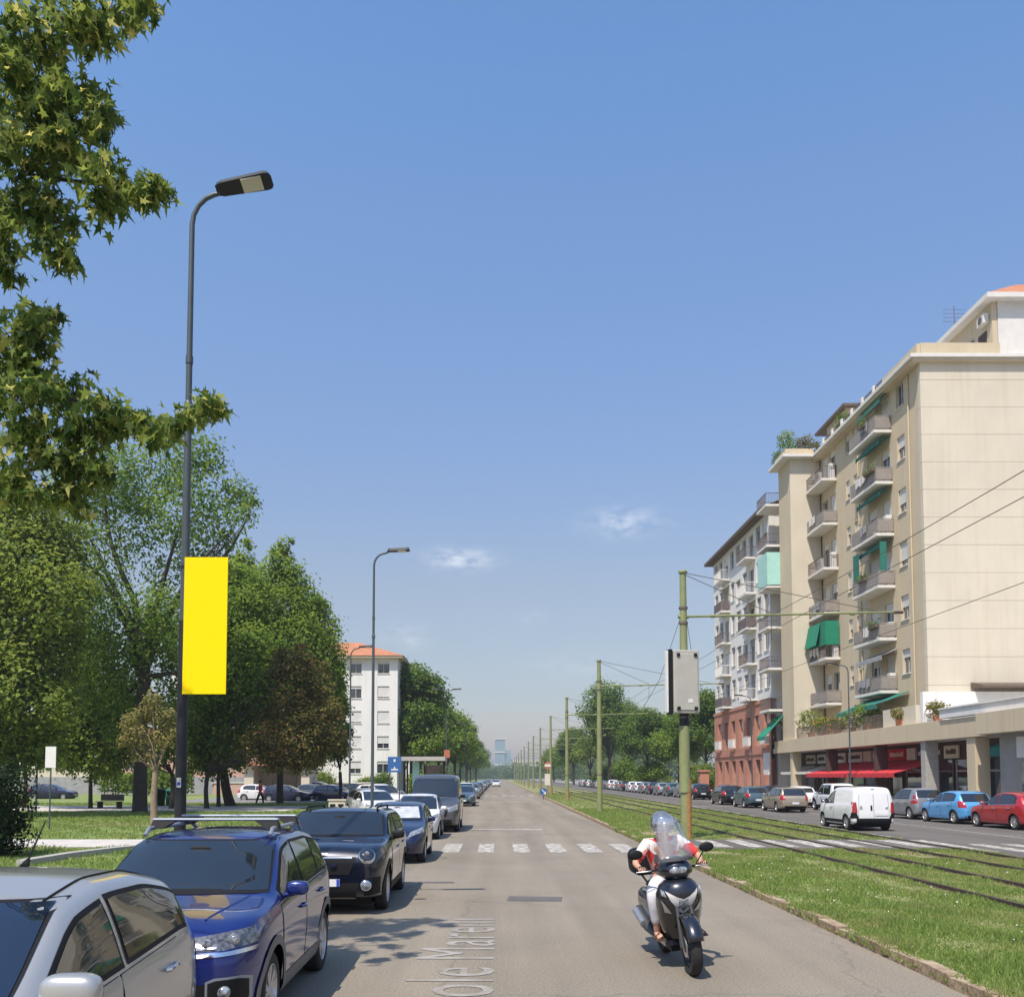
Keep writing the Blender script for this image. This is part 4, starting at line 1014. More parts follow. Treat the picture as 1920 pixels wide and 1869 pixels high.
bl = [B(x, y, r, 64, b4, dy=d) for x, y, r, d in ((400, 1180, 50, 0), (450, 1150, 55, 1), (480, 1220, 50, -1), (400, 1260, 55, 0), (450, 1300, 55, -1), (500, 1290, 40, -2), (380, 1330, 50, 0), (430, 1370, 50, -1), (380, 1390, 35, 1), (350, 1200, 50, 0), (365, 1390, 30, 0), (400, 1425, 30, 1), (440, 1420, 26, 1), (360, 1420, 24, 2), (460, 1100, 40, 2), (430, 1080, 30, 2))]
tree('leafy_tree', 'spreading mid-green tree with a forked dark trunk behind the yellow panel', b4, bl, .34, 2.6, 36000, .25, 'leaf_d', spread=.26, lean=(-.5, 0))
b5 = (G(527, 1500, .1).x, 61, .1)
bl = [B(x, y, r * .84, 60, b5, dy=d) for x, y, r, d in ((565, 1250, 34, 0), (595, 1290, 36, 1), (545, 1310, 40, 0), (600, 1360, 42, 0), (560, 1380, 50, -1), (510, 1390, 45, 0), (625, 1330, 24, 0), (625, 1385, 26, 0), (480, 1400, 34, 1), (580, 1410, 32, 0), (530, 1250, 30, 1), (520, 1425, 26, 1), (600, 1400, 30, 1), (555, 1430, 20, 0), (530, 1225, 12, 0), (610, 1250, 14, 1), (640, 1345, 10, 0), (500, 1340, 22, 1), (648, 1400, 10, 0), (565, 1215, 10, 0))]
tree('plum_tree', 'copper-leaved plum tree in front of the pointed green trees', b5, bl, .15, 2.2, 15000, .2, 'leaf_r', spread=.24)
b6 = (G(270, 1546, .1).x, 41.2, .1)
bl = [B(x, y, r, 41.2, b6) for x, y, r in ((288, 1335, 24), (250, 1345, 20), (312, 1345, 17), (265, 1375, 24), (306, 1385, 16), (240, 1390, 14), (285, 1312, 14), (322, 1370, 9), (236, 1360, 9), (280, 1410, 14), (258, 1420, 9))]
tree('dry_tree', 'small half-dry young tree with a pale slim trunk', b6, bl, .15, 2.2, 2100, .14, 'leaf_p', bark='palebark', limb_r=.4)
sh = [B(x, y, r, 41.2, b6) for x, y, r in ((262, 1440, 7), (275, 1455, 8), (268, 1475, 7))]
for i, (px, Y, h, lab) in enumerate(((410, 64, 7, 'slim dark-trunked young tree between the lamp post and the forked trunk'), (170, 61, 7, 'slim young tree beside the park bench'), (45, 62, 6, 'slim young tree at the left end of the pale park path'))):
    bb_ = (W(px, 1500, Y).x, Y, .1)
    tree('young_tree', lab, bb_, dome_blobs(h * .72, 1.8, 1.6, 9, (.7, 1.1), 20 + i), .13, h * .5, 6500, .17, 'leaf_c', spread=.2)
# dark clipped shrub at the left edge
hd = thing('hedge_shrub', 'dark rounded laurel bush at the left edge of the lawn', 'bush', (-13.0, 24.0, .1))
bl = [(x, y, z, .75, .75, .7) for x in (-.9, -.2, .35) for y in (-.5, .5) for z in (.5, 1.1, 1.75)]
P_, D_ = crown_points(bl, 24000, 4, .12); V, k = leaves(P_, .085, 'quad', .2, .2, D_)
link('foliage', np_mesh('foliage', V, k, M['leaf_h']), hd)
MB().tube([(-.2, 0, -.1), (-.2, 0, 1.4)], [.1, .06], 6).build('stem', M['bark'], hd, world=False)
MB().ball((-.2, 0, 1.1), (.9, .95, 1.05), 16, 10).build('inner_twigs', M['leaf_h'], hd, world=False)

# ---- street trees along the left side, beyond the white block, sharing three crowns
protos = []
specs = [(dome_blobs(8.2, 4.8, 4.2, 26, (1.4, 2.3), 31), .28, 4.0, 'leaf_d'), (dome_blobs(7.6, 4.4, 3.6, 24, (1.3, 2.2), 33), .26, 3.6, 'leaf_b'), (dome_blobs(9.2, 4.4, 5.4, 28, (1.4, 2.2), 35), .3, 4.4, 'leaf_c'),
         (dome_blobs(11.5, 6.0, 6.5, 30, (1.8, 2.8), 37), .4, 5, 'leaf_c')]
def street_tree(kind, x, y, sc, label, group, sz=1.0):
    pr = next((p for p in protos if p[0] == kind), None)
    if pr is None:
        bl, tr_, fk, lm_ = specs[kind]
        o = tree('street_tree', label, (x, y, .1), bl, tr_, fk, 15000, .42, lm_, group=group, spread=.3, clump=13)
        protos.append((kind, o))
    else:
        o = copy_tree(pr[1]); o['label'] = label; o['group'] = group; o.location = (x, y, .1)
    o.scale = (sc, sc, sc * sz); o.rotation_euler = (0, 0, random.uniform(0, 6.28))
    return o
LG = 'trees lining the left side of the avenue'
street_tree(2, -11.0, 121.5, 1.02, 'tall dark green tree rising right behind the tall white block', LG, 1.08)
street_tree(1, -12.2, 124, .72, 'low olive tree in front of the white block\'s right-hand corner', LG)
street_tree(0, -9.8, 120, .8, 'bright lime-green tree just behind the bus shelter canopy', LG)
street_tree(1, -11.5, 140, 1.0, 'olive tree hiding the foot of the narrow white block', LG)
street_tree(0, -9.4, 150, 1.02, 'lime-green tree right of the narrow white block', LG)
street_tree(3, -19, 215, .95, 'dark blue-green tree top standing above the left-hand row', LG)
ORD = ['first', 'second', 'third', 'fourth', 'fifth', 'sixth', 'seventh', 'eighth', 'ninth', 'tenth', 'eleventh', 'twelfth', 'thirteenth', 'fourteenth', 'fifteenth', 'sixteenth', 'seventeenth', 'eighteenth', 'nineteenth', 'twentieth']
for i, y in enumerate((170, 190, 212, 236, 262, 292, 326, 364, 410)):
    street_tree((1, 0, 2, 0, 1, 2, 0, 2, 1)[i], -9.2 + .6 * math.sin(i * 2), y, 1.02 + .05 * math.sin(i), ORD[i] + ' roadside tree of the receding left-hand row past the narrow white block', LG)
RG = 'trees on the right side beyond the brick-based block'
street_tree(3, 20.6, 176, 1.02, 'tallest dark round tree behind the third tram pole', RG)
street_tree(3, 25.0, 190, .9, 'broad dark tree right of the tallest round tree', RG)
street_tree(2, 23.4, 150, .86, 'mid-green tree behind the signal box', RG)
street_tree(0, 26.6, 140, .88, 'bright green tree against the end of the brick-based block', RG)
street_tree(2, 29.0, 133, .95, 'dark tree half hidden by the end of the brick-based block', RG)
street_tree(1, 20.8, 215, .95, 'olive tree left of the tallest round tree', RG)
street_tree(2, 19.8, 250, 1.0, 'dark tree behind the second and third tram poles', RG)
street_tree(0, 21.5, 300, 1.1, 'green tree at the far end of the right-hand trees', RG)
street_tree(1, 21.0, 360, 1.1, 'farthest olive tree of the right-hand trees', RG)
for i, (x, y, r, lm_, lab) in enumerate(((22.3, 164, 3.4, 'leaf_d', 'round olive bush behind the parked row, left of the light bush'), (24.5, 149, 2.9, 'leaf_d', 'round light green bush behind the parked row'), (27.0, 128, 3.0, 'leaf_b', 'dull green bush next to the brick gate pillar'), (21.0, 185, 3.0, 'leaf_b', 'brownish-green bush low behind the second tram pole'))):
    sb = thing('bush', lab, 'bush', (x, y, .1), 0, 'bushes behind the right-hand parked row')
    bl = dome_blobs(r * .55, r * .8, r * .9, 14, (r * .3, r * .45), 60 + i)
    P_, D_ = crown_points(bl, 6000, 6, .3); V, k = leaves(P_, .3, 'quad', .3, .1, D_)
    link('foliage', np_mesh('foliage', V, k, M[lm_]), sb)
    MB().tube([(0, 0, -.1), (0, 0, r * .8)], [.12, .05], 6).build('stem', M['bark'], sb, world=False)
# shrubs by the lot and the shelter
for i, (px, Y, h, lm_, lab) in enumerate(((720, 108, 2.4, 'leaf_c', 'dark shrub at the foot of the tall white block'), (690, 109, 1.9, 'leaf_b', 'olive shrub left of the dark one by the tall white block'), (600, 104, 2.6, 'leaf_b', 'yellow-green shrub before the lodge porch'), (560, 105, 2.2, 'leaf_d', 'light shrub left of the lodge'), (800, 68, 2.4, 'leaf_b', 'yellowish shrub beneath the bus shelter canopy'))):
    x = W(px, 1440, Y).x
    sb = thing('shrub', lab, 'shrub', (x, Y, .1))
    P_, D_ = crown_points(dome_blobs(h * .5, h * .6, h * .5, 8, (h * .25, h * .4), 80 + i), 2600, 5, .25); V, k = leaves(P_, .2, 'quad', .3, .1, D_)
    link('foliage', np_mesh('foliage', V, k, M[lm_]), sb)
    MB().tube([(0, 0, -.1), (0, 0, h * .6)], [.08, .04], 5).build('stem', M['bark'], sb, world=False)
for i, (x, w_, lab) in enumerate(((-62, 13, 'long clipped hedge in front of the low cream house behind the park'), (-38, 10, 'clipped hedge in front of the salmon house, left of the broad trunk'), (-84, 14, 'hedge before the brick house at the far left'))):
    hg = thing('hedge', lab, 'hedge', (x, 103, .1))
    Ph = np.stack([rng.uniform(-w_ / 2, w_ / 2, 6000), rng.normal(0, .45, 6000), rng.uniform(.05, 1, 6000) ** .7 * (2.3 + .5 * np.sin(i + 1))], 1)
    Ph[:, 2] *= 1 + .18 * np.sin(Ph[:, 0] * 1.3 + i)
    V, k = leaves(Ph, .3, 'quad', .4, .1); link('foliage', np_mesh('foliage', V, k, M[('leaf_b', 'leaf_d', 'leaf_c')[i]]), hg)
    q = MB()
    for j in range(int(w_ / 1.2)): q.tube([(-w_ / 2 + .5 + j * 1.2, 0, -.1), (-w_ / 2 + .6 + j * 1.2, 0, 1.6)], .05, 5)
    q.build('stems', M['bark'], hg, world=False)
# far woods closing the avenue
bl = []
for i in range(150):
    x = random.uniform(-90, 130); y = random.uniform(760, 980); r = random.uniform(5, 9)
    if -3 < x < 4.4: y += 160
    bl.append((x, y, r * .75, r, r, r * .8))
for i in range(60):
    bl.append((random.uniform(26, 90), random.uniform(380, 640), random.uniform(5, 9), 6, 6, 5.5))
    bl.append((random.uniform(-80, -16), random.uniform(430, 640), random.uniform(5, 8), 6, 6, 5.5))
P_, D_ = crown_points(bl, 70000, 6, 1.0); V, k = leaves(P_, 1.5, 'quad', .3, .1, D_)
o = link('far_trees', np_mesh('far_trees', V, k, M['leaf_far'])); o['kind'] = 'stuff'

# ---- plants on the shop terrace and the roof
def pot_plant(name, label, x, y, z, h, w, lm_, flower=None, n=420, frond=False):
    t = thing(name, label, 'plant', (x, y, z), 0, 'potted plants on the terraces')
    MB().lathe([(0, 0), (.2, 0), (.27, .4), (.29, .42), (.24, .42), (.2, .36), (0, .36)], n=14).build('pot', M['terra'], t, world=False)
    if frond:
        Ps = []
        for i in range(16):
            a = random.uniform(0, 6.28); L = w * random.uniform(.7, 1.1)
            for q in range(22):
                s = q / 21; Ps.append((L * s * math.cos(a) , L * s * math.sin(a), .4 + h * (1.1 * s - .55 * s * s) * random.uniform(.95, 1.05)))
        P_ = np.array(Ps); V, k = leaves(P_, .32, 'oval', .4, .6)
    else:
        P_, D_ = crown_points([(0, 0, .4 + h * .5, w * .5, w * .5, h * .5), (w * .2, .1, .4 + h * .35, w * .35, w * .35, h * .35), (-w * .2, -.1, .4 + h * .7, w * .3, w * .3, h * .3)], n, 5, .16)
        V, k = leaves(P_, .16, 'quad', .3, .2, D_)
    link('foliage', np_mesh('foliage', V, k, M[lm_]), t)
    MB().tube([(0, 0, .3), (0, 0, .4 + h * .6)], .03, 5).build('stem', M['bark'], t, world=False)
    if flower:
        Q = P_[rng.choice(len(P_), 60)]; mb = MB()
        for q in Q: mb.ball(tuple(q + rng.normal(0, .05, 3)), .05, 5, 4)
        mb.build('flowers', M[flower], t, world=False)
M['orange'] = pmat('orange_flower', (.6, .2, .04), .9, .1)
M['pink'] = pmat('pink_flower', (.55, .12, .16), .9, .1)
tx = PX + .7
pot_plant('terrace_plant', 'tall palm-like plant beside the left green awning on the shop terrace', tx + .2, 82.0, 5.21, 2.3, 1.5, 'leaf_d', frond=True)
pot_plant('terrace_plant', 'big leafy plant just right of the bay on the shop terrace', tx, 76.6, 5.21, 1.9, 2.2, 'leaf_b', n=900)
pot_plant('terrace_plant', 'orange-flowered bush in the middle of the shop terrace', tx, 73.2, 5.21, 1.1, 1.6, 'leaf_b', 'orange')
pot_plant('terrace_plant', 'pink-flowered bush left of the large teal awning', tx, 70.6, 5.21, .9, 1.5, 'leaf_c', 'pink')
pot_plant('terrace_plant', 'green bush under the left half of the large teal awning', tx, 67.6, 5.21, 1.1, 1.9, 'leaf_b')
pot_plant('terrace_plant', 'broad green bush under the right half of the large teal awning', tx, 64.6, 5.21, 1.4, 2.2, 'leaf_d', n=800)
pot_plant('terrace_plant', 'dry trailing plant in front of the cream terrace parapet', tx - .9 + .35, 58.3, 5.21, .7, 1.0, 'leaf_p')
pot_plant('terrace_plant', 'yellowish plant at the right end of the cream terrace parapet', PX + .75, 54.6, 5.21, .8, 1.2, 'leaf_p')
pot_plant('roof_plant', 'bright green oleander at the corner of the roof terrace over the bay', PX + .6, YR + 2.2, ZC + .24, 2.6, 1.9, 'leaf_d', n=1200)
pot_plant('roof_plant', 'dark bush left of the oleander on the roof terrace', PX + .4, YR + 4.0, ZC + .24, 1.3, 1.5, 'leaf_c', n=700)
pot_plant('roof_plant', 'reddish bush behind the roof parapet of the bay', FX - .6, YR + .9, ZC + .24, 1.7, 2.0, 'leaf_r', n=900)
pot_plant('roof_plant', 'trailing dark plant on the roof terrace next to the rooftop hut', FX + .4, 73.4, ZC + .24, 1.2, 1.6, 'leaf_c', n=700)
# ------------------------------------------------------------------ street lamps
def street_lamp(label, x, y, H, heads=(1,), dark=True, group='street lamps along the left kerb', arm=.55):
    t = thing('street_lamp', label, 'street lamp', (x, y, .1), 0, group)
    H -= .1
    zt = H - .55
    mb = MB().tube([(0, 0, 4.1 if dark else 0), (0, 0, H * .69)], [.06, .046], 14)
    mb.build('pole', M['pole'], t, smooth=50, world=False)
    if dark:
        MB().tube([(0, 0, -.1), (0, 0, 4.1)], [.08, .068], 14).build('lower_pole', M['poledark'], t, smooth=50, world=False)
    MB().lathe([(.0, 0), (.06, 0), (.06, .08), (.042, .12), (0, .12)], (0, 0, H * .69 - .08), n=14).build('joint_collar', M['pole'], t, smooth=40, world=False)
    up = MB()
    up.tube([(0, 0, H * .69), (0, 0, H * .75)], .042, 12); up.tube([(0, 0, H * .745), (0, 0, H * .755)], .05, 12)
    for s in heads:
        path = [(0, 0, H * .75), (0, 0, zt - .1)] + [(s * .38 * (1 - math.cos(a)), -.04 * (1 - math.cos(a)), zt - .1 + .42 * math.sin(a)) for a in (R(20), R(40), R(60), R(80), R(90))] + [(s * (arm - .05), -.1, zt + .35)]
        up.tube(path, [.04, .036] + [.034] * 5 + [.034], 12)
    up.build('arm', M['pole'], t, smooth=50, world=False)
    for s in heads:
        Mx = Matrix.Rotation(R(-11 if dark else -3) * s, 3, 'Y') @ Matrix.Rotation(R(-24 if dark else -6), 3, 'X')
        hd = MB(); o = Vector((s * (arm + .3), -.1, zt + .42))
        ol = [(-.38, -.07), (-.3, -.1), (.3, -.125), (.37, -.115), (.4, -.07), (.4, .07), (.37, .115), (.3, .125), (-.3, .1), (-.38, .07)]
        n = len(ol); vs = [Mx @ Vector((a * s, b, -.035)) + o for a, b in ol] + [Mx @ Vector((a * .93 * s, b * .85, .05)) + o for a, b in ol]
        hd.add(vs, [tuple(range(n)), tuple(range(2 * n - 1, n - 1, -1))] + [(i, (i + 1) % n, n + (i + 1) % n, n + i) for i in range(n)])
        h = hd.build('lamp_head', M['poledark'], t, world=False)
        L = MB(); vs = [Mx @ Vector((a * s, b, -.04)) + o for a, b in ((-.02, -.1), (.26, -.1), (.26, .1), (-.02, .1))]; vs += [q + Mx @ Vector((0, 0, -.012)) for q in vs]
        L.add(vs, [(0, 1, 2, 3), (4, 5, 6, 7), (0, 1, 5, 4), (1, 2, 6, 5), (2, 3, 7, 6), (3, 0, 4, 7)]).build('led_window', M['ivory'], h, world=False)
    return t
L1 = street_lamp('tall grey street lamp with a dark lower post carrying the yellow panel', -4.24, 12.75, 10.38, arm=.43)
def arc(r, z0, z1, a0, a1): 
    q = [(r * math.cos(R(a)), r * math.sin(R(a))) for a in np.linspace(a0, a1, 6)]
    return MB().add([(x, y, z0) for x, y in q] + [(x, y, z1) for x, y in q], [(i, i + 1, 7 + i, 6 + i) for i in range(5)])
st_ = arc(.0785, 1.86, 1.99, -115, -70).build('sticker', M['slab'], L1, world=False)
arc(.0797, 1.89, 1.93, -108, -78).build('sticker_print', M['plateblue'], st_, world=False)
street_lamp('slim street lamp rising behind the dark hatchbacks', -4.3, 32.6, 10.05, dark=False)
street_lamp('double-headed street lamp beyond the grey van', -4.35, 80, 9.6, heads=(1, -1), dark=False)
street_lamp('faint double-headed street lamp farther down the left row', -4.35, 128, 9.6, heads=(1, -1), dark=False)
street_lamp('slim dark lamp standing in the car park', -8.25, 53, 9.5, dark=False, group='lamps in the park')
street_lamp('park lamp behind the white notice at the far left', -26.6, 55, 5.2, dark=False, group='lamps in the park', arm=.3)
street_lamp('tall thin lamp on the pavement before the red awning', 22.9, 62, 9.6, heads=(-1,), dark=False, group='lamps on the shop side', arm=.8)
street_lamp('thin lamp on the pavement before the brick-based block', 22.9, 86, 9.6, heads=(-1,), dark=False, group='lamps on the shop side', arm=.8)
yp = thing('hanging_panel', 'plain bright yellow rectangular panel fixed to the lamp post', 'banner', (-4.14, 12.72, 3.2))
a = W(342, 1301, 12.68); b = W(428, 1045, 12.68)
MB().bb(a.x, b.x, 12.665, 12.69, a.z, b.z).build('panel_face', M['yellow'], yp)
for z in (a.z + .12, b.z - .12): MB().bb(a.x - .09, a.x + .3, 12.692, 12.712, z - .02, z + .02).build('bracket', M['poledark'], yp)

# ------------------------------------------------------------------ tram poles with bracket arms
WIRES = []
def tram_pole(label, y, H=8.75, x=6.0, signal=False, rusty=True, simple=False):
    t = thing('tram_pole', label, 'pole', (x, y, .1), R(.6), 'green tram poles in the grass median')
    n = 8 if simple else 16
    MB().tube([(0, 0, -.1), (0, 0, 3.4), (0, 0, H)], [.165, .155, .105], n).build('pole', M['olive'], t, smooth=50, world=False)
    if rusty: MB().tube([(.045, -.02, -.08), (.045, -.02, 1.95 if signal else .9)], [.15, .146], n).build('rusty_foot', M['rust'], t, smooth=50, world=False)
    MB().lathe([(0, .03), (.13, .03), (.15, 0), (.15, -.05), (.11, -.06)], (0, 0, H), n=n).build('pole_cap', M['olive'], t, world=False)
    ar = MB(); za = 7.25
    ar.tube([(.1, 0, za), (7.0, 0, za + .16)], [.04, .032], 6)
    for q in (.9, 2.35, 5.5): ar.tube([(q, 0, za + .02 * q), (q + .16, 0, za + .02 * q)], .06, 6)
    if not simple: ar.tube([(-.17, 0, za), (.17, 0, za)], .07, 8)
    ar.build('bracket_arm', M['olive'], t, world=False)
    st = MB(); st.tube([(.05, 0, H - .1), (3.0, 0, za + .07)], .014, 4); st.tube([(.05, 0, H - .05), (6.6, 0, za + .16)], .014, 4)
    st.tube([(2.9, 0, za + .05), (2.9, 0, za - .75)], .013, 4); st.tube([(5.9, 0, za + .12), (5.9, 0, za - .65)], .013, 4)
    st.build('stay_wire', M['wire'], t, world=False)
    MB().tube([(6.95, 0, za + .15), (7.25, 0, za + .16)], .05, 6).build('insulator', M['brown'], t, world=False)
    if not simple:
        bd = MB()
        for z in (za - .25, za + .25, 2.1 if not signal else 3.9): bd.lathe([(.14, 0), (.172 if z < 4 else .15, 0), (.172 if z < 4 else .15, .07), (.14, .07)], (0, 0, z), n=14)
        bd.build('pole_band', M['iron'], t, world=False)
    return t
p1 = tram_pole('nearest green tram pole with a rusty foot, carrying the grey signal box', 31.0, signal=True)
p1.location.x = 6.08
TPN = ['second tram pole down the median, all green', 'third tram pole down the median with a rusty foot', 'fourth tram pole down the median, behind the orange and white sign', 'fifth tram pole down the median', 'sixth tram pole down the median', 'seventh tram pole down the median']
for i, y in enumerate((55, 81, 106, 132, 158, 184)):
    tram_pole(TPN[i], y, x=5.85, rusty=i != 0, simple=i > 1)
for i, y in enumerate((212, 240, 270, 302, 336)):
    tram_pole('small far tram pole, ' + ORD[i + 7] + ' counted down the median', y, x=5.8, simple=True)
# painted shade band and the lean-to guard on the near pole
MB().tube([(-.02, -.02, 1.5), (-.02, -.02, 3.65)], [.178, .17], 14).build('pole_sleeve', M['olive'], p1, smooth=50, world=False)
MB().tube([(0, 0, 3.64), (0, 0, 4.3)], [.165, .162], 14).build('pole_shade', M['poledark'], p1, smooth=50, world=False)  # dark tube stands in for the shade under the signal box
gy = MB(); gy.tube([(-.1, 0, 7.2), (-.75, .3, 5.2), (-1.3, .6, 4.2)], .01, 4); gy.tube([(.1, 0, 7.2), (.42, .3, 5.4)], .01, 4); gy.build('guy_wire', M['wire'], p1, world=False)
# signal box seen from behind
sb = thing('signal_box', 'large pale grey signal box seen from behind on the nearest tram pole', 'signal', (6.0, 30.78, 4.15), R(9))
M['sigrey'] = pmat('signal_grey', (.40, .38, .33), .6, .08, 2)
def rbox(mb, x0, x1, y0, y1, z0, z1, r=.1, n=4):
    ol = []
    for cx, cz, a0 in ((x1 - r, z1 - r, 0), (x0 + r, z1 - r, 90), (x0 + r, z0 + r, 180), (x1 - r, z0 + r, 270)):
        for k in range(n + 1): a = R(a0 + 90 * k / n); ol.append((cx + r * math.cos(a), cz + r * math.sin(a)))
    return mb.prism(ol, 'Y', y0, y1)
rbox(MB(), -.36, .5, -.17, .06, .0, 2.05, .05).build('case', M['sigrey'], sb, world=False, bevel=.03)
rbox(MB(), -.5, -.37, -.1, .2, -.03, 2.08, .04).build('front_rim', M['black'], sb, world=False, bevel=.015)
rbox(MB(), -.56, -.505, -.06, .16, .02, 2.03, .02).build('front_plate', M['shut'], sb, world=False, bevel=.012)
rbox(MB(), -.3, .44, -.2, -.172, .1, 1.92, .06).build('back_cover', M['sigrey'], sb, world=False, bevel=.012)
MB().bb(.1, .26, -.207, -.2005, .34, .46).build('maker_label', M['slab'], sb, world=False)
MB().tube([(.1, -.1, .0), (.1, .0, -.25), (.06, .12, -.45)], .018, 6).build('cable', M['black'], sb, world=False)
for x in (-.22, .36):
    for z in (.1, 1.83): MB().bb(x - .05, x + .05, -.235, -.17, z, z + .11).build('clamp', M['black'], sb, world=False)
# overhead wires
def wire(label, pts, r=.009):
    o = MB().tube(pts, r, 5).build('overhead_wire', M['wire']); tag(o, label, 'wire', 'tram contact and carrier wires'); return o
def sag(x, z, y0, y1, step, d):
    out = []; y = y0
    while y < y1:
        for k in range(5): q = k / 5; out.append((x, y + step * q, z - d * 4 * q * (1 - q)))
        y += step
    out.append((x, y, z)); return out
wire('upper wire over the near tram track', sag(8.85, 7.35, -19, 181, 25.5, .12))
wire('lower wire over the near tram track', sag(8.85, 6.82, -19, 181, 25.5, .02))
wire('single wire over the far tram track', sag(11.95, 6.53, -19, 181, 25.5, .02))

# ------------------------------------------------------------------ signs
t = thing('notice_sign', 'small white notice on a thin pole in the lawn at the left', 'sign', (W(92, 1560, 36.2).x, 36.2, .1))
MB().tube([(0, 0, -.1), (0, 0, 3.2)], .03, 8).build('post', M['pole'], t, world=False)
MB().bb(-.2, .2, -.05, -.032, 2.35, 3.15).build('board', M['shut'], t, world=False)
x = W(740, 1440, 55).x
t = thing('info_sign', 'blue sign board in front of the bus shelter', 'sign', (x, 55, .12))
MB().tube([(-.28, 0, -.1), (-.28, 0, 3.1)], .035, 8).tube([(.28, 0, -.1), (.28, 0, 3.1)], .035, 8).build('post', M['pole'], t, world=False)
M['signblue'] = pmat('sign_blue', (.03, .11, .3), .5, .05)
bd = MB().bb(-.39, .39, -.06, -.036, 2.25, 3.14).build('board', M['signblue'], t, world=False)
mk = MB().bb(-.06, .06, -.075, -.061, 2.85, 3.0); mk.prism([(-.2, 2.36), (.2, 2.36), (.2, 2.44), (.06, 2.44), (0, 2.6), (-.06, 2.44), (-.2, 2.44)], 'Y', -.075, -.061)
mk.build('sign_symbol', M['slab'], bd, world=False)
# shelter
x0, x1 = W(752, 1440, 63).x, W(836, 1440, 63).x
t = thing('bus_shelter', 'flat-roofed shelter with a teal end panel beyond the white cars', 'shelter', ((x0 + x1) / 2, 63, .12))
MB().bb(x0, x1, 62, 64.6, 3.16, 3.42).build('canopy', M['sigrey'], t)
for xx in (x0 + .3, x1 - .2): MB().tube([(xx, 64.2, .1), (xx, 64.2, 3.16)], .06, 8).build('post', M['poledark'], t)
MB().bb(x0 + .75, x0 + 1.2, 63.0, 63.1, .2, 3.1).build('end_panel', M['mint'], t)
MB().bb(x0 + 1.4, x1 - .3, 64.3, 64.34, .4, 2.9).build('glass_wall', M['pane'], t)
MB().bb(x0 + 1.3, x1 - .4, 63.7, 64.15, .5, .58).build('bench', M['poledark'], t)
x = W(838, 1420, 66).x
t = thing('round_sign', 'small orange-red sign at the right end of the shelter', 'sign', (x, 66, .12))
MB().tube([(0, 0, -.1), (0, 0, 3.9)], .03, 8).build('post', M['pole'], t, world=False)
M['sigorange'] = pmat('sign_orange', (.42, .14, .07), .6, .08)
MB().bb(-.2, .2, -.06, -.035, 3.3, 3.85).build('board', M['sigorange'], t, world=False)
Yk = 92; x = W(1027, 1440, Yk).x
t = thing('median_sign', 'orange and white sign post at the tip of the median', 'sign', (x, Yk, .1))
MB().tube([(0, 0, -.1), (0, 0, 3.6)], .06, 8).build('post', M['rust'], t, world=False)
MB().lathe([(0, -.05), (.34, -.05), (.34, -.02), (0, -.02)], (0, 0, 3.1), 'Y', 18).build('disc', M['sigorange'], t, world=False)
MB().bb(-.28, .28, -.08, -.055, 2.98, 3.22).build('disc_bar', M['slab'], t, world=False)
MB().bb(-.3, .22, -.07, -.065, 1.2, 2.3).build('plate', M['ivory'], t, world=False)
x = W(1019, 1488, Yk - 2).x
t = thing('keep_right_sign', 'low round blue keep-right sign at the tip of the median', 'sign', (x, Yk - 2, .1))
MB().tube([(0, .04, -.1), (0, .04, .9)], .04, 8).build('post', M['pole'], t, world=False)
d = MB().lathe([(0, -.03), (.36, -.03), (.36, 0), (0, 0)], (0, 0, .62), 'Y', 20).build('disc', M['signblue'], t, world=False)
MB().prism([(-.2, .8), (.08, .52), (-.04, .4), (.25, .36), (.22, .66), (.13, .57), (-.13, .86)], 'Y', -.045, -.032).build('arrow', M['slab'], d, world=False)
# park furniture
bx, by = W(205, 1505, 60).x, 60
t = thing('park_bench', 'dark bench beside the broad tree trunk', 'bench', (bx, by, .11), R(-20))
MB().bb(-.9, .9, -.22, .22, .42, .46).build('seat', M['poledark'], t, world=False); MB().bb(-.9, .9, .24, .28, .5, .9).build('backrest', M['poledark'], t, world=False)
for q in (-.75, .75): MB().bb(q - .03, q + .03, -.2, .26, 0, .42).build('leg', M['poledark'], t, world=False)
for i, (px, lab) in enumerate(((298, 'dark green litter bin left of the lamp post'), (322, 'green litter bin close beside the lamp post'))):
    x = W(px, 1495, 66 + i).x
    t = thing('litter_bin', lab, 'bin', (x, 66 + i, .1), 0, 'green litter bins in the park')
    MB().lathe([(0, 0), (.38, 0), (.44, .9), (.46, 1.0), (.46, 1.05), (.3, 1.16), (0, 1.2)], n=18).build('body', M['teal'] if i else M['leaf_h'], t, smooth=40, world=False)
    MB().bb(-.2, .2, -.47, -.44, .82, .96).build('slot', M['black'], t, world=False)
x = W(633, 1495, 42).x
t = thing('utility_cabinet', 'small cream cabinet with dark vents at the edge of the car park', 'cabinet', (x, 42, .12))
MB().bb(-.36, .36, -.2, .2, 0, .95).build('body', M['creamp'], t, world=False, bevel=.02); MB().bb(-.4, .4, -.24, .24, .951, 1.0).build('lid', M['creamp'], t, world=False)
for q in (-.18, .18): MB().bb(q - .12, q + .12, -.215, -.2, .55, .8).build('vent', M['black'], t, world=False)
t = thing('park_wall', 'low pink garden wall between the lodge and the car park', 'wall', (-24, 107, .1))
M['pinkwall'] = pmat('pink_wall', (.5, .32, .26), .9, .1)
MB().bb(-32, -14, 107, 107.3, 0, 1.4).build('wall_face', M['pinkwall'], t); MB().bb(-32.1, -13.9, 106.9, 107.4, 1.4, 1.5).build('coping', M['slab'], t)
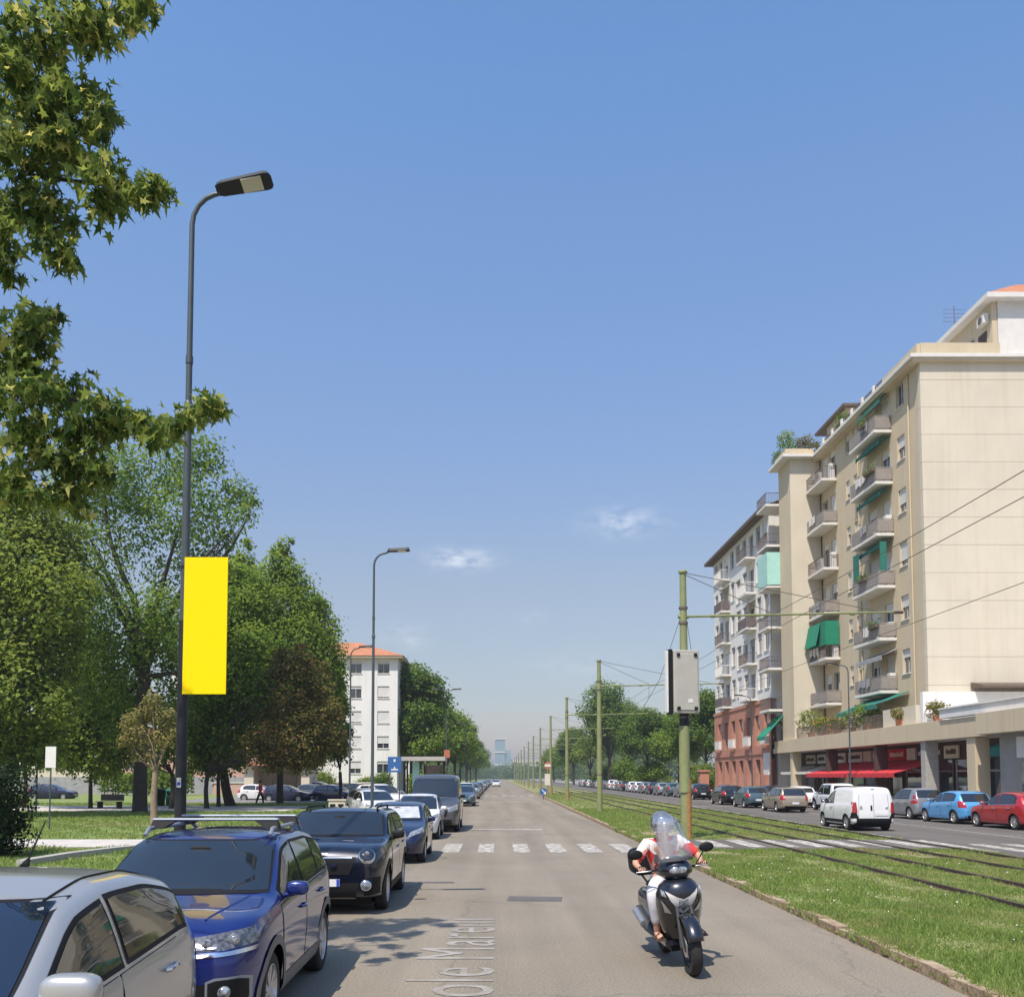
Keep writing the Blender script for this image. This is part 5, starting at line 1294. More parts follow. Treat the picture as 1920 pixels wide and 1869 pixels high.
# ------------------------------------------------------------------ cars: one lofted shell per kind, details laid on by projection
def prof(pts, L, sig=.05, n=401):
    p = np.array(pts, float); ys = np.linspace(0, L, n); z = np.interp(ys, p[:, 0], p[:, 1])
    if sig:
        st = ys[1] - ys[0]; k = np.arange(-int(4 * sig / st), int(4 * sig / st) + 1); g = np.exp(-.5 * (k * st / sig) ** 2); g /= g.sum()
        m = len(k) // 2
        z = np.convolve(np.concatenate([2 * z[0] - z[m:0:-1], z, 2 * z[-1] - z[-2:-m - 2:-1]]), g, 'valid')
    return lambda y: float(np.interp(y, ys, z))
def chaikin(p, it=2):
    for _ in range(it):
        q = [p[0]]
        for i in range(len(p) - 1):
            a, b = p[i], p[i + 1]
            if i > 0: q.append(a * .75 + b * .25)
            if i < len(p) - 2: q.append(a * .25 + b * .75)
        q.append(p[-1]); p = q
    return p
class Shell:
    def __init__(s, sp):
        s.sp = sp; L, Wd, H = sp['L'], sp['W'], sp['H']
        s.top = prof(sp['top'], L, sp.get('sig', .05)); s.bl = prof(sp['belt'], L, .05)
        rf, rr = sp.get('rf', .42), sp.get('rr', .34); ef, er = sp.get('ef', .66), sp.get('er', .72)
        tum = sp.get('tum', .3)
        cf = sp.get('cf', .10); cr = sp.get('cr', .10)
        ys = sorted(set([0, .006, .02, .045, .08, .13, .2, .3, .42, .55] + list(np.arange(.65, L - .5, .085)) + [L - q for q in (.5, .38, .28, .2, .13, .08, .045, .02, .006, 0)]))
        rows = []
        for y in ys:
            f = 1.0
            if y < rf * 2: t = 1 - y / (rf * 2); f *= 1 - (1 - ef) * t ** 2.6
            if L - y < rr * 2: t = 1 - (L - y) / (rr * 2); f *= 1 - (1 - er) * t ** 2.6
            hw = Wd / 2 * f
            e = 0.0
            if y < cf: e = 1 - math.sqrt(max(0, 1 - (1 - y / cf) ** 2))
            if L - y < cr: e = 1 - math.sqrt(max(0, 1 - (1 - (L - y) / cr) ** 2))
            hw -= .11 * e
            zt = s.top(y) - .07 * e; zb = min(s.bl(y), zt - .03)
            z0 = sp.get('z0', .2) + .09 * e
            if y < .5: z0 += .04 * (1 - y / .5)
            if L - y < .6: z0 += .07 * (1 - (L - y) / .6)
            g = zt - zb
            rw = hw * .955 - tum * max(0, g - .03) - .015
            dr = min(.085, .45 * g)
            zm = z0 + (zb - z0) * .55
            pts = [(0, z0), (hw * .6, z0), (hw * .9, z0), (hw * .965, z0 + .06), (hw * .975, z0 + .5 * (zm - z0)), (hw * sp.get('mid', 1.0), zm), (hw * .992, zb - .09), (hw * .96, zb - .005),
                   (hw * .948, zb + .012 if g > .06 else zb + .3 * g), (hw * .5 * .948 + rw * .5 + .012, zb + (zt - dr - zb) * .5), (rw, zt - dr), (rw * .9, zt - dr * .3), (rw * .62, zt + .0), (rw * .3, zt + .012), (0, zt + .016)]
            pts = chaikin([np.array(p) for p in pts], 2)
            row = []
            for (x, z) in pts:
                yy = y
                wf = math.exp(-(y / .3) ** 2); wr = math.exp(-((L - y) / .3) ** 2)
                yy += wf * sp.get('kf', .12) * max(0, (z - sp.get('nz', .5)) / .4) ** 1.4 + wf * .06 * max(0, (.42 - z) / .2) ** 1.5
                yy -= wr * sp.get('kr', .1) * max(0, (z - sp.get('tz', .6)) / .5) ** 1.4 + wr * .07 * max(0, (.42 - z) / .2) ** 1.5
                row.append((x, yy - L / 2, z))
            rows.append(row)
        n = len(rows[0]); ring = 2 * n - 2
        V = []; F = []
        for row in rows:
            V += [(x, y, z) for x, y, z in row] + [(-x, y, z) for x, y, z in row[n - 2:0:-1]]
        for i in range(len(rows) - 1):
            for k in range(ring):
                k2 = (k + 1) % ring; F.append((i * ring + k, i * ring + k2, (i + 1) * ring + k2, (i + 1) * ring + k))
        for b, rev in ((0, False), ((len(rows) - 1) * ring, True)):
            def ix(k, side): return b + (k if side > 0 or k in (0, n - 1) else ring - k)
            for k in range(n - 1):
                q = [ix(k, 1), ix(k + 1, 1), ix(k + 1, -1), ix(k, -1)]
                q = list(dict.fromkeys(q))
                F.append(tuple(q if rev else q[::-1]))
        s.V, s.F = V, F
        s.bvh = BVHTree.FromPolygons([Vector(v) for v in V], F)
    def hit(s, kind, a, b):
        L = s.sp['L']
        if kind == 'L': o, d = Vector((4, b_ := a, b)), Vector((-1, 0, 0))         # +x side, a=y b=z
        elif kind == 'R': o, d = Vector((-4, a, b)), Vector((1, 0, 0))
        elif kind == 'F': o, d = Vector((a, -8, b)), Vector((0, 1, 0))
        elif kind == 'B': o, d = Vector((a, 8, b)), Vector((0, -1, 0))
        else: o, d = Vector((a, b, 5)), Vector((0, 0, -1))
        h = s.bvh.ray_cast(o, d)
        if h[0] is None:
            h2 = s.bvh.find_nearest(o + d * (4 if kind in 'LR' else 8 - L / 2 if kind in 'FB' else 3.6))
            return h2[0], -d
        n = h[1] if h[1].dot(d) < 0 else -h[1]
        return h[0], n
    def patch(s, mb, kind, bot, top, eps, nu=10, nv=6):
        """a thin curved panel between two outline curves, laid on the shell"""
        def at(c, t):
            m = len(c) - 1; i = min(int(t * m), m - 1); f = t * m - i
            return (c[i][0] + (c[i + 1][0] - c[i][0]) * f, c[i][1] + (c[i + 1][1] - c[i][1]) * f)
        vs = []
        for j in range(nv + 1):
            for i in range(nu + 1):
                p, q = at(bot, i / nu), at(top, i / nu); f = j / nv
                h, n = s.hit(kind, p[0] + (q[0] - p[0]) * f, p[1] + (q[1] - p[1]) * f); vs.append(h + n * eps)
        fs = [(j * (nu + 1) + i, j * (nu + 1) + i + 1, (j + 1) * (nu + 1) + i + 1, (j + 1) * (nu + 1) + i) for j in range(nv) for i in range(nu)]
        return mb.add(vs, fs)
    def ring(s, mb, kind, a, b, r0, r1, eps, t0=0, t1=360, n=24):
        vs = []
        for i in range(n + 1):
            t = R(t0 + (t1 - t0) * i / n)
            for r in (r0, (r0 + r1) / 2, r1):
                h, nn = s.hit(kind, a + r * math.cos(t), b + r * math.sin(t)); vs.append(h + nn * eps)
        return mb.add(vs, [(i * 3 + k, i * 3 + k + 1, i * 3 + k + 4, i * 3 + k + 3) for i in range(n) for k in (0, 1)])

def wheel_meshes(r, w, spokes, dark):
    ty = MB().lathe([(r * .66, -w * .5), (r * .9, -w * .52), (r * .98, -w * .42), (r, -w * .3), (r, w * .3), (r * .98, w * .42), (r * .9, w * .52), (r * .66, w * .5)], (0, 0, 0), 'X', 30)
    t = ty.mesh('wheel', M['rubber'], smooth=50)
    rm = MB().lathe([(r * .67, w * .5), (r * .64, w * .5), (r * .6, w * .36), (r * .58, w * .1)], (0, 0, 0), 'X', 30)
    rm.lathe([(0, w * .46), (r * .12, w * .46), (r * .15, w * .4), (r * .15, w * .3)], (0, 0, 0), 'X', 14)
    for k in range(spokes):
        a = 2 * math.pi * k / spokes
        for da in (-.16, .16):
            Mx = Matrix.Rotation(a + da, 3, 'X')
            rm.add([Mx @ Vector(q) for q in ((w * .42, -.022, r * .1), (w * .42, .022, r * .1), (w * .46, .03 - da * .12, r * .64), (w * .46, -.03 - da * .12, r * .64), (w * .3, -.022, r * .1), (w * .3, .022, r * .1), (w * .33, .03 - da * .12, r * .64), (w * .33, -.03 - da * .12, r * .64))],
                   [(0, 1, 2, 3), (0, 4, 5, 1), (1, 5, 6, 2), (3, 2, 6, 7), (0, 3, 7, 4)])
    rim = rm.mesh('rim', M['alloyd' if dark else 'alloy'], smooth=40)
    dk = MB().lathe([(0, w * .12), (r * .6, w * .12)], (0, 0, 0), 'X', 24).mesh('brake_disc', M['black'])
    return t, rim, dk

def make_car(sp):
    s = Shell(sp); L, Wd, H = sp['L'], sp['W'], sp['H']; h2 = L / 2
    t = thing(sp['name'], sp['label'], sp.get('cat', 'car'), (0, 0, 0), 0, sp.get('group'))
    r = sp['wr']; wf, wb = sp['axf'] - h2, sp['axr'] - h2; ww = sp.get('ww', .2)
    # body with wheel wells cut out
    bm = MB(); bm.v, bm.f = s.V, s.F
    o = link('body', bm.mesh('body', sp['paint']), t)
    cutr = r * 1.16
    cm = MB()
    for y in (wf, wb):
        for sx in (1, -1): cm.lathe([(0, 0), (cutr, 0), (cutr, .42), (0, .42)], (sx * (Wd / 2 - .30) if sx > 0 else -(Wd / 2 - .30) - .42, y, r), 'X', 28)
    cut = link('cutter', cm.mesh('cutter', M['black']))
    b = o.modifiers.new('wells', 'BOOLEAN'); b.operation = 'DIFFERENCE'; b.solver = 'EXACT'; b.object = cut; b.material_mode = 'TRANSFER'
    dg = bpy.context.evaluated_depsgraph_get()
    me = bpy.data.meshes.new_from_object(o.evaluated_get(dg)); o.modifiers.clear()
    if len(me.polygons) > 100: o.data = me
    bpy.data.objects.remove(cut)
    me = o.data; me.name = 'body'
    me.polygons.foreach_set('use_smooth', [True] * len(me.polygons)); me.set_sharp_from_angle(angle=R(34))
    P = lambda *a, **k: s.patch(*a, **k)
    Y = lambda y: y - h2
    def part(name, mb, mat, parent=t, sm=60): return mb.build(name, mat if not isinstance(mat, str) else M[mat], parent, smooth=sm, world=False)
    # windscreen and rear window
    zc, ztp = sp['ws'][0], sp['ws'][1]; wb0, wt0 = sp['ws'][2] * Wd / 2, sp['ws'][3] * Wd / 2
    cv = lambda w, z, dz=.0: [(-w + 2 * w * i / 8, z + dz * (1 - (abs(i - 4) / 4) ** 2)) for i in range(9)]
    part('windscreen_seal', P(MB(), 'F', cv(wb0 + .02, zc - .02), cv(wt0 + .02, ztp + .015), .004, 16, 8), 'black')
    part('windscreen', P(MB(), 'F', cv(wb0, zc), cv(wt0, ztp), .008, 16, 8), sp.get('wsglass', M['glass']))
    if sp.get('shade'): part('sunshade', P(MB(), 'F', cv(wb0 * .94, zc + .03), cv(wt0 * .94, ztp - .03), .011, 14, 6), 'foil')
    if 'rw' in sp:
        a, b_, c, d = sp['rw']
        part('rear_window_seal', P(MB(), 'B', cv(c * Wd / 2 + .02, a - .02), cv(d * Wd / 2 + .02, b_ + .015), .004, 14, 6), 'black')
        part('rear_window', P(MB(), 'B', cv(c * Wd / 2, a), cv(d * Wd / 2, b_), .008, 14, 6), 'glass')
    # side glass, doors, handles, mirrors
    td = sp.get('topdrop', .115)
    def zlim(y): return max(s.bl(y) + .03, min(s.top(y) - td, 9))
    for sd, sg in (('L', 1), ('R', -1)):
        for k, (y0, y1) in enumerate(sp.get('glass', [])):
            ysn = [y0 + (y1 - y0) * i / 10 for i in range(11)]
            cutb = sp.get('cslope')     # (y at belt, y at roof) rear limit of the last pane
            def top_at(y):
                z = zlim(y)
                if cutb and y > cutb[1]: z = min(z, s.bl(y) + .035 + max(0, (cutb[0] - y) / (cutb[0] - cutb[1])) ** sp.get('cpow', .7) * .45)
                return max(z, s.bl(y) + .036)
            bot = [(Y(y), s.bl(y) + .03) for y in ysn]; top = [(Y(y), top_at(y)) for y in ysn]
            g = .028
            f = part('window_seal', P(MB(), sd, [(a + (g if i == 10 else -g if i == 0 else 0), b - g) for i, (a, b) in enumerate(bot)], [(a + (g if i == 10 else -g if i == 0 else 0), b + g) for i, (a, b) in enumerate(top)], .003, 14, 5), sp.get('sealmat', 'black'))
            part('window', P(MB(), sd, bot, top, .007, 14, 5), sp.get('sideglass', M['glass']))
        if sp.get('chromeline'):
            ys_ = [sp['glass'][0][0] + (sp['glass'][-1][1] - sp['glass'][0][0]) * i / 12 for i in range(13)]
            part('window_trim', P(MB(), sd, [(Y(y), s.bl(y) - .012) for y in ys_], [(Y(y), s.bl(y) + .004) for y in ys_], .008, 14, 1), 'chrome')
        for k, (y0, y1) in enumerate(sp.get('doors', [])):
            zb_, zt_ = sp.get('z0', .2) + .14, lambda y: s.bl(y) - .015
            lw = .008
            yA = [y0 + (y1 - y0) * i / 6 for i in range(7)]
            def bz(y):
                d_ = abs(y - sp['axr']); 
                return max(zb_, r + math.sqrt(max(0, (cutr + .05) ** 2 - d_ ** 2))) if d_ < cutr + .05 else zb_
            dsm = part('door_gap', P(MB(), sd, [(Y(y), bz(y)) for y in yA], [(Y(y), zt_(y)) for y in yA], .002, 12, 6), 'black')
            yB = [y0 + lw + (y1 - y0 - 2 * lw) * i / 6 for i in range(7)]
            dr_ = part('door', P(MB(), sd, [(Y(y), bz(y) + lw) for y in yB], [(Y(y), zt_(y) - lw * .5) for y in yB], .0055, 12, 8), sp['paint'])
            yh = y1 - .2; zh = s.bl(yh) - .16
            hp, hn = s.hit(sd, Y(yh), zh)
            hm_ = MB().tube([hp + Vector((0, -.1, 0)) + hn * .012, hp + Vector((0, -.07, .0)) + hn * .035, hp + Vector((0, .07, .005)) + hn * .035, hp + Vector((0, .1, .005)) + hn * .012], .014, 6)
            hm_.build('handle', M[sp.get('handle', 'chrome')] if sp.get('handle', 'chrome') != 'paint' else sp['paint'], dr_, smooth=50, world=False)
        if sp.get('mirror', True):
            ym = sp['mirror_y']; zm = s.bl(ym) + .06
            hp, hn = s.hit(sd, Y(ym), s.bl(ym) + .02)
            c = hp + Vector((sg * .12, -.02, .075))
            ms_ = sp.get('mirscale', 1); c.z += .05 * (ms_ - 1) * 2
            mm = MB().ball(tuple(c), (.1 * ms_, .055 * ms_, .062 * ms_), 20, 12, .62); mm.tube([tuple(hp + Vector((-sg * .03, 0, 0))), tuple(c - Vector((0, 0, .04)))], [.03, .025], 6)
            mo = part('mirror', mm, sp.get('mirmat', sp['paint']))
            MB().ball(tuple(c + Vector((0, .05, 0))), (.08, .018, .05), 12, 6).build('mirror_glass', M['chrome'], mo, smooth=60, world=False)
        if sp.get('clad'):
            cl = MB()
            for y in (wf, wb): s.ring(cl, sd, y, r, cutr - .01, cutr + .07, .012, -22, 202)
            s.patch(cl, sd, [(wf + cutr + .03, sp.get('z0', .2) + .03), (wb - cutr - .03, sp.get('z0', .2) + .03)], [(wf + cutr + .05, sp.get('z0', .2) + .17), (wb - cutr - .05, sp.get('z0', .2) + .17)], .01, 10, 2)
            part('wheel_arch_trim', cl, sp.get('cladmat', 'black'))
        for (bo, to, m_, nm) in sp.get('side', []):
            part(nm, P(MB(), sd, [(Y(a), b) for a, b in bo], [(Y(a), b) for a, b in to], .009, 10, 3), m_)
    # lamps, grilles, plates given as outlines in front or rear view, mirrored
    for (view, bo, to, eps, m_, nm, mir) in sp.get('face', []):
        for sg in ((1, -1) if mir else (1,)):
            part(nm, P(MB(), view, [(a * sg, b) for a, b in bo], [(a * sg, b) for a, b in to], eps, 10, 5), m_)
    for (view, x, z, rr, m_, nm, mir) in sp.get('round', []):
        for sg in ((1, -1) if mir else (1,)):
            h, n = s.hit(view, x * sg, z); q = Vector((0, 0, 1)).rotation_difference(n if view in 'FB' else n).to_matrix()
            part(nm, MB().lathe([(rr, -.03), (rr, .012), (rr * .93, .02), (rr * .8, .03), (rr * .4, .045), (0, .05)], h, 'Z', 22, q), m_)
    for view in sp.get('plates', 'FB'):
        zp = sp.get('plz', (.42, .5))[0 if view == 'F' else 1]
        h, n = s.hit(view, 0, zp); sg = -1 if view == 'F' else 1
        pl = part('number_plate', MB().box((0, h.y + sg * .016, zp), (.52, .014, .11)), 'plate', sm=0)
        for q in (-.235, .235): MB().box((q, h.y + sg * .0245, zp), (.042, .004, .108)).build('plate_band', M['plateblue'], pl, world=False)
    wm = wheel_meshes(r, ww, sp.get('spokes', 5), sp.get('darkrim', False))
    for y in (wf, wb):
        for sg in (1, -1):
            o = link('wheel', wm[0], t); o.location = (sg * (Wd / 2 - ww * .5 - .035), y, r); o.rotation_euler = (random.uniform(0, 3), 0, 0 if sg > 0 else math.pi)
            link('rim', wm[1], o); link('brake_disc', wm[2], o)
    if H < 1.75 and not sp.get('nowiper'):
        q = s.hit('F', 0, ztp - .06)[0]
        MB().ball((q.x, q.y - .012, q.z), (.1, .012, .03), 12, 6).build('inner_mirror', M['black'], t, smooth=60, world=False)
        w_ = MB()
        for a0, a1 in ((.06, .5), (-.4, .04)): w_.tube([s.hit('F', a0, zc + .015)[0] + Vector((0, -.012, 0)), s.hit('F', a1, zc + .045)[0] + Vector((0, -.012, 0))], .009, 5)
        w_.build('wiper', M['black'], t, world=False)
    # dark underside
    MB().bb(-Wd / 2 + .25, Wd / 2 - .25, -h2 + .35, h2 - .35, .14, .24).build('underbody', M['black'], t, world=False)
    t['_sh'] = 0; del t['_sh']
    return t, s
def place(t, x, y, rz=0.0, label=None):
    t.location = (x, y, 0); t.rotation_euler = (0, 0, rz)
    if label: t['label'] = label
    return t

HATCH_TOP = [(0, .66), (.1, .76), (.5, .87), (.95, .96), (1.12, 1.01), (1.95, 1.41), (2.45, 1.485), (3.0, 1.475), (3.5, 1.39), (3.78, 1.12), (3.92, .95), (4.0, .88)]
P_SILVER = paint('silver_paint', (.47, .46, .44), .55, .34)
P_BLUE = paint('deep_blue_paint', (.007, .02, .15), .35, .26)
P_NAVY = paint('dark_navy_paint', (.004, .007, .02), .3, .25)
P_NAVY2 = paint('navy_paint', (.007, .013, .05), .3, .3)
P_WHITE = paint('white_paint', (.72, .72, .71), 0, .35)
P_GREY = paint('dark_grey_paint', (.09, .09, .095), .4, .33)
P_RED = paint('red_paint', (.42, .02, .025), .25, .3)
P_LBLUE = paint('light_blue_paint', (.1, .36, .68), .25, .3)
P_BEIGE = paint('beige_paint', (.36, .3, .22), .45, .35)
P_GREYL = paint('light_grey_paint', (.3, .31, .32), .5, .35)
P_BLACK = paint('black_paint', (.008, .008, .009), .2, .25)
P_TEALG = paint('slate_paint', (.07, .12, .14), .4, .3)
def lights(w2, zh=.74, zt=.85):
    """headlamps, grille and tail lamps for an ordinary hatchback"""
    return [('F', [(w2 * .5, zh - .1), (w2 * .93, zh + .02)], [(w2 * .56, zh + .02), (w2 * .9, zh + .13)], .006, 'lens', 'headlight', True),
            ('F', [(-w2 * .42, zh - .13), (w2 * .42, zh - .13)], [(-w2 * .45, zh - .04), (w2 * .45, zh - .04)], .006, 'black', 'grille', False),
            ('F', [(-w2 * .5, .28), (w2 * .5, .28)], [(-w2 * .55, .4), (w2 * .55, .4)], .006, 'black', 'air_intake', False),
            ('B', [(w2 * .66, zt - .13), (w2 * .95, zt - .1)], [(w2 * .7, zt + .16), (w2 * .93, zt + .18)], .006, 'tail', 'tail_light', True),
            ('B', [(-w2 * .7, .26), (w2 * .7, .26)], [(-w2 * .75, .4), (w2 * .75, .4)], .006, 'black', 'rear_bumper_trim', False)]
def hatch(name, label, pnt, L=4.0, Wd=1.72, H=1.48, sz=1.0, **k):
    fz = H / 1.485; fy = L / 4.0
    sp = dict(name=name, label=label, L=L, W=Wd, H=H, top=[(a * fy, b * (fz if b > 1.02 else 1)) for a, b in HATCH_TOP], belt=[(0, .62), (.5 * fy, .82), (1.0 * fy, .91), (1.2 * fy, .93), (3.4 * fy, 1.03), (3.7 * fy, 1.0), (L, .85)],
              wr=.305, axf=.78 * fy, axr=3.28 * fy, ws=(1.03, 1.40 * fz, .80, .68), rw=(1.06, 1.33 * fz, .68, .62), glass=[(1.3 * fy, 2.2 * fy), (2.3 * fy, 3.35 * fy)], cslope=(3.5 * fy, 2.95 * fy), doors=[(1.12 * fy, 2.24 * fy), (2.26 * fy, 3.2 * fy)],
              mirror_y=1.42 * fy, paint=pnt, face=lights(Wd / 2), plz=(.42, .56))
    sp.update(k); return sp
FC = 'cars parked along the left kerb'; RC = 'cars on the shop side of the avenue'
# 1 -- silver hatchback, nearest
gl2 = glass_dark('side_glass', (.03, .033, .03), .025)
sv, s_ = make_car(hatch('parked_car', 'silver hatchback in the bottom left corner, cut off by the picture edge', P_SILVER, 4.0, 1.76, 1.55, group=FC, er=.8, nowiper=True, mirscale=1.35, belt=[(0, .62), (.5, .84), (1.0, .95), (1.2, 1.0), (3.4, 1.12), (3.7, 1.06), (4, .88)], ws=(1.07, 1.46, .8, .68), rw=(1.13, 1.38, .68, .62), mirmat=P_SILVER, sideglass=gl2, glass=[(1.22, 2.32), (2.42, 3.44)], cslope=(3.56, 2.9), cpow=.55, topdrop=.12,
    wsglass=glass_dark('tinted_screen', (.008, .014, .03), .03)))
for sg in (1, -1):
    part = MB()
    def hitT(x, y): h, n = s_.hit('T', x, y); return h + n * .004
    MB().tube([hitT(sg * .545, y - 2.0) for y in np.arange(2.0, 3.5, .1)], .007, 4).build('roof_seam', M['black'], sv, world=False)
aer = MB().tube([(0, .95, 1.55), (0, 1.0, 1.59)], [.03, .014], 8).tube([(0, .99, 1.58), (0, 1.22, 1.82)], [.008, .004], 5); aer.build('aerial', M['black'], sv, world=False)
place(sv, -2.87, 4.9, R(1.2))
# 2 -- blue SUV
w2 = .88
suv = dict(name='parked_car', label='deep blue crossover with silver roof bars parked behind the silver hatchback', group=FC, L=4.12, W=1.76, H=1.6, sig=.04,
    top=[(0, .82), (.08, .93), (.3, 1.0), (.9, 1.07), (1.1, 1.1), (1.82, 1.52), (2.2, 1.575), (3.0, 1.57), (3.55, 1.5), (3.85, 1.3), (4.02, 1.05), (4.12, .95)],
    belt=[(0, .78), (.4, .95), (1.0, 1.0), (1.2, 1.02), (3.4, 1.09), (3.8, 1.09), (4.12, .9)], wr=.335, axf=.82, axr=3.38, z0=.22, ws=(1.12, 1.5, .82, .7), rw=(1.12, 1.44, .7, .62), glass=[(1.28, 2.15), (2.24, 3.0), (3.06, 3.55)], cslope=(3.72, 3.25),
    doors=[(1.12, 2.18), (2.2, 3.18)], mirror_y=1.36, paint=P_BLUE, clad=True, handle='paint', chromeline=False, cladmat=pmat('grey_cladding', (.16, .15, .14), .6, .1), ef=.78, er=.8, kf=.1, nz=.7, spokes=5, plz=(.5, .62), mirmat=P_BLUE, inner=True,
    round=[('F', .52, .845, .04, 'lens', 'headlight_lens', True), ('F', .7, .87, .045, 'lens', 'headlight_lens', True), ('F', .66, .5, .05, 'lens', 'fog_lamp', True)],
    face=[('F', [(-.3, .62), (.3, .62)], [(-.34, .8), (.34, .8)], .006, 'black', 'grille', False), ('F', [(-.36, .755), (.36, .755)], [(-.36, .785), (.36, .785)], .012, 'chrome', 'grille_bar', False), ('F', [(.36, .745), (.82, .77)], [(.36, .775), (.83, .8)], .012, 'chrome', 'headlight_trim', True),
          ('F', [(.36, .785), (.83, .82)], [(.36, .88), (.84, .945)], .006, 'lensd', 'headlight', True), ('F', [(.38, .795), (.6, .81)], [(.38, .81), (.6, .825)], .014, 'lens', 'daylight_strip', True),
          ('F', [(-.5, .3), (.5, .3)], [(-.55, .56), (.55, .56)], .006, 'black', 'air_intake', False), ('F', [(.53, .4), (.6, .375), (.74, .38), (.8, .41)], [(.53, .58), (.6, .61), (.75, .61), (.81, .58)], .008, 'barmetal', 'fog_lamp_surround', True), ('F', [(.55, .415), (.61, .395), (.735, .4), (.785, .425)], [(.55, .57), (.61, .592), (.74, .592), (.79, .565)], .014, 'black', 'fog_lamp_recess', True),
          ('F', [(-.7, .25), (.7, .25)], [(-.66, .3), (.66, .3)], .012, 'alloy', 'skid_plate', False), ('B', [(.1, .95), (.82, .95)], [(.1, 1.06), (.8, 1.08)], .006, 'tail', 'tail_light', True)])
bs, s2 = make_car(suv)
rb = MB()
for sg in (1, -1): rb.tube([(sg * .585, -.2, 1.55), (sg * .585, -.1, 1.61), (sg * .575, 1.2, 1.61), (sg * .565, 1.4, 1.53)], .02, 8)
rb.build('roof_rail', M['barmetal'], bs, smooth=50, world=False)
for y in (.08, .98):
    b_ = MB().box((0, y, 1.69), (1.22, .075, .026)); b_.build('roof_bar', M['barmetal'], bs, world=False, bevel=.012)
    ft_ = MB()
    for sg in (1, -1): ft_.add([(sg * .62, y - .07, 1.6), (sg * .5, y - .07, 1.6), (sg * .5, y + .07, 1.6), (sg * .62, y + .07, 1.6), (sg * .6, y - .04, 1.675), (sg * .38, y - .04, 1.675), (sg * .38, y + .04, 1.675), (sg * .6, y + .04, 1.675)], [(0, 1, 2, 3), (4, 5, 6, 7), (0, 1, 5, 4), (1, 2, 6, 5), (2, 3, 7, 6), (3, 0, 4, 7)])
    ft_.build('bar_foot', M['black'], bs, world=False)
cr = MB()
for sg in (1, -1):
    pts = []
    for q in np.linspace(0, 1, 9):
        h, n = s2.hit('T', sg * (.6 - .16 * q), -2.06 + 1.05 - .75 * q); pts.append(h + n * .0)
    cr.tube(pts, .011, 5)
cr.build('bonnet_crease', P_BLUE, bs, world=False)
place(bs, -2.74, 9.22, R(1.0))
# 3 -- dark navy crossover with round lamps
mini = dict(name='parked_car', label='dark navy crossover with round headlights and a black grille', group=FC, L=4.3, W=1.88, H=1.58, sig=.04,
    top=[(0, .9), (.08, 1.0), (.35, 1.06), (1.0, 1.1), (1.2, 1.13), (1.75, 1.5), (2.1, 1.555), (3.4, 1.54), (3.9, 1.45), (4.1, 1.2), (4.3, 1.0)], belt=[(0, .85), (.4, .98), (1.0, 1.03), (1.25, 1.05), (3.8, 1.1), (4.3, .95)],
    wr=.34, axf=.82, axr=3.49, z0=.22, ws=(1.15, 1.485, .82, .73), rw=(1.12, 1.44, .72, .66), glass=[(1.38, 2.3), (2.4, 3.3), (3.36, 3.85)], cslope=(4.05, 3.7), doors=[(1.2, 2.34), (2.36, 3.3)], mirror_y=1.45, paint=P_NAVY, clad=True, handle='chrome', ef=.8, er=.82, kf=.07, nz=.75, tum=.24, plz=(.5, .62), mirmat='black' and M['black'],
    face=[('F', [(-.4, .62), (.4, .62)], [(-.5, .88), (.5, .88)], .007, 'black', 'grille', False), ('F', [(-.44, .86), (.44, .86)], [(-.44, .885), (.44, .885)], .012, 'chrome', 'grille_bar', False), ('F', [(-.5, .28), (.5, .28)], [(-.56, .5), (.56, .5)], .006, 'black', 'air_intake', False), ('F', [(.62, .3), (.84, .32)], [(.62, .56), (.85, .58)], .006, 'black', 'bumper_vent', True),
          ('F', [(-.5, .24), (.5, .24)], [(-.48, .28), (.48, .28)], .014, 'alloy', 'skid_plate', False), ('F', [(-.06, .9), (.06, .9)], [(-.06, .94), (.06, .94)], .012, 'chrome', 'badge', False), ('B', [(.6, .8), (.86, .8)], [(.6, 1.1), (.84, 1.1)], .006, 'tail', 'tail_light', True)],
    round=[('F', .66, .9, .13, 'chrome', 'headlight_ring', True), ('F', .655, .46, .085, 'chrome', 'fog_lamp_ring', True)])
mn, s3 = make_car(mini)
for sg in (1, -1):
    h, n = s3.hit('F', sg * .66, .9); q = Vector((0, 0, 1)).rotation_difference(n).to_matrix()
    MB().lathe([(.114, .03), (.09, .052), (.045, .062), (0, .064)], h, 'Z', 20, q).build('headlight', M['glass'], mn, smooth=60, world=False)
    MB().ball(tuple(h + n * .058), (.04, .02, .04), 12, 8).build('headlight_lens', M['lens'], mn, smooth=60, world=False)
    h, n = s3.hit('F', sg * .655, .46); q = Vector((0, 0, 1)).rotation_difference(n).to_matrix()
    MB().lathe([(.07, .03), (.03, .055), (0, .058)], h, 'Z', 16, q).build('fog_lamp', M['lens'], mn, smooth=60, world=False)
h, n = s3.hit('F', .16, .76); MB().box(tuple(h + n * .03), (.09, .02, .05)).build('grille_badge', M['chrome'], mn, world=False)
sc = MB()
for sg in (1, -1): sc.box((sg * .28, -1.28, 1.09), (.2, .3, .03))
sc.build('bonnet_scoop', P_NAVY, mn, world=False, bevel=.02)
rbx = MB()
for sg in (1, -1): rbx.tube([(sg * .6, -.3, 1.53), (sg * .6, -.2, 1.585), (sg * .6, 1.3, 1.575), (sg * .59, 1.45, 1.5)], .018, 6)
rbx.build('roof_rail', M['black'], mn, world=False)
place(mn, -2.68, 16.7, R(.5))
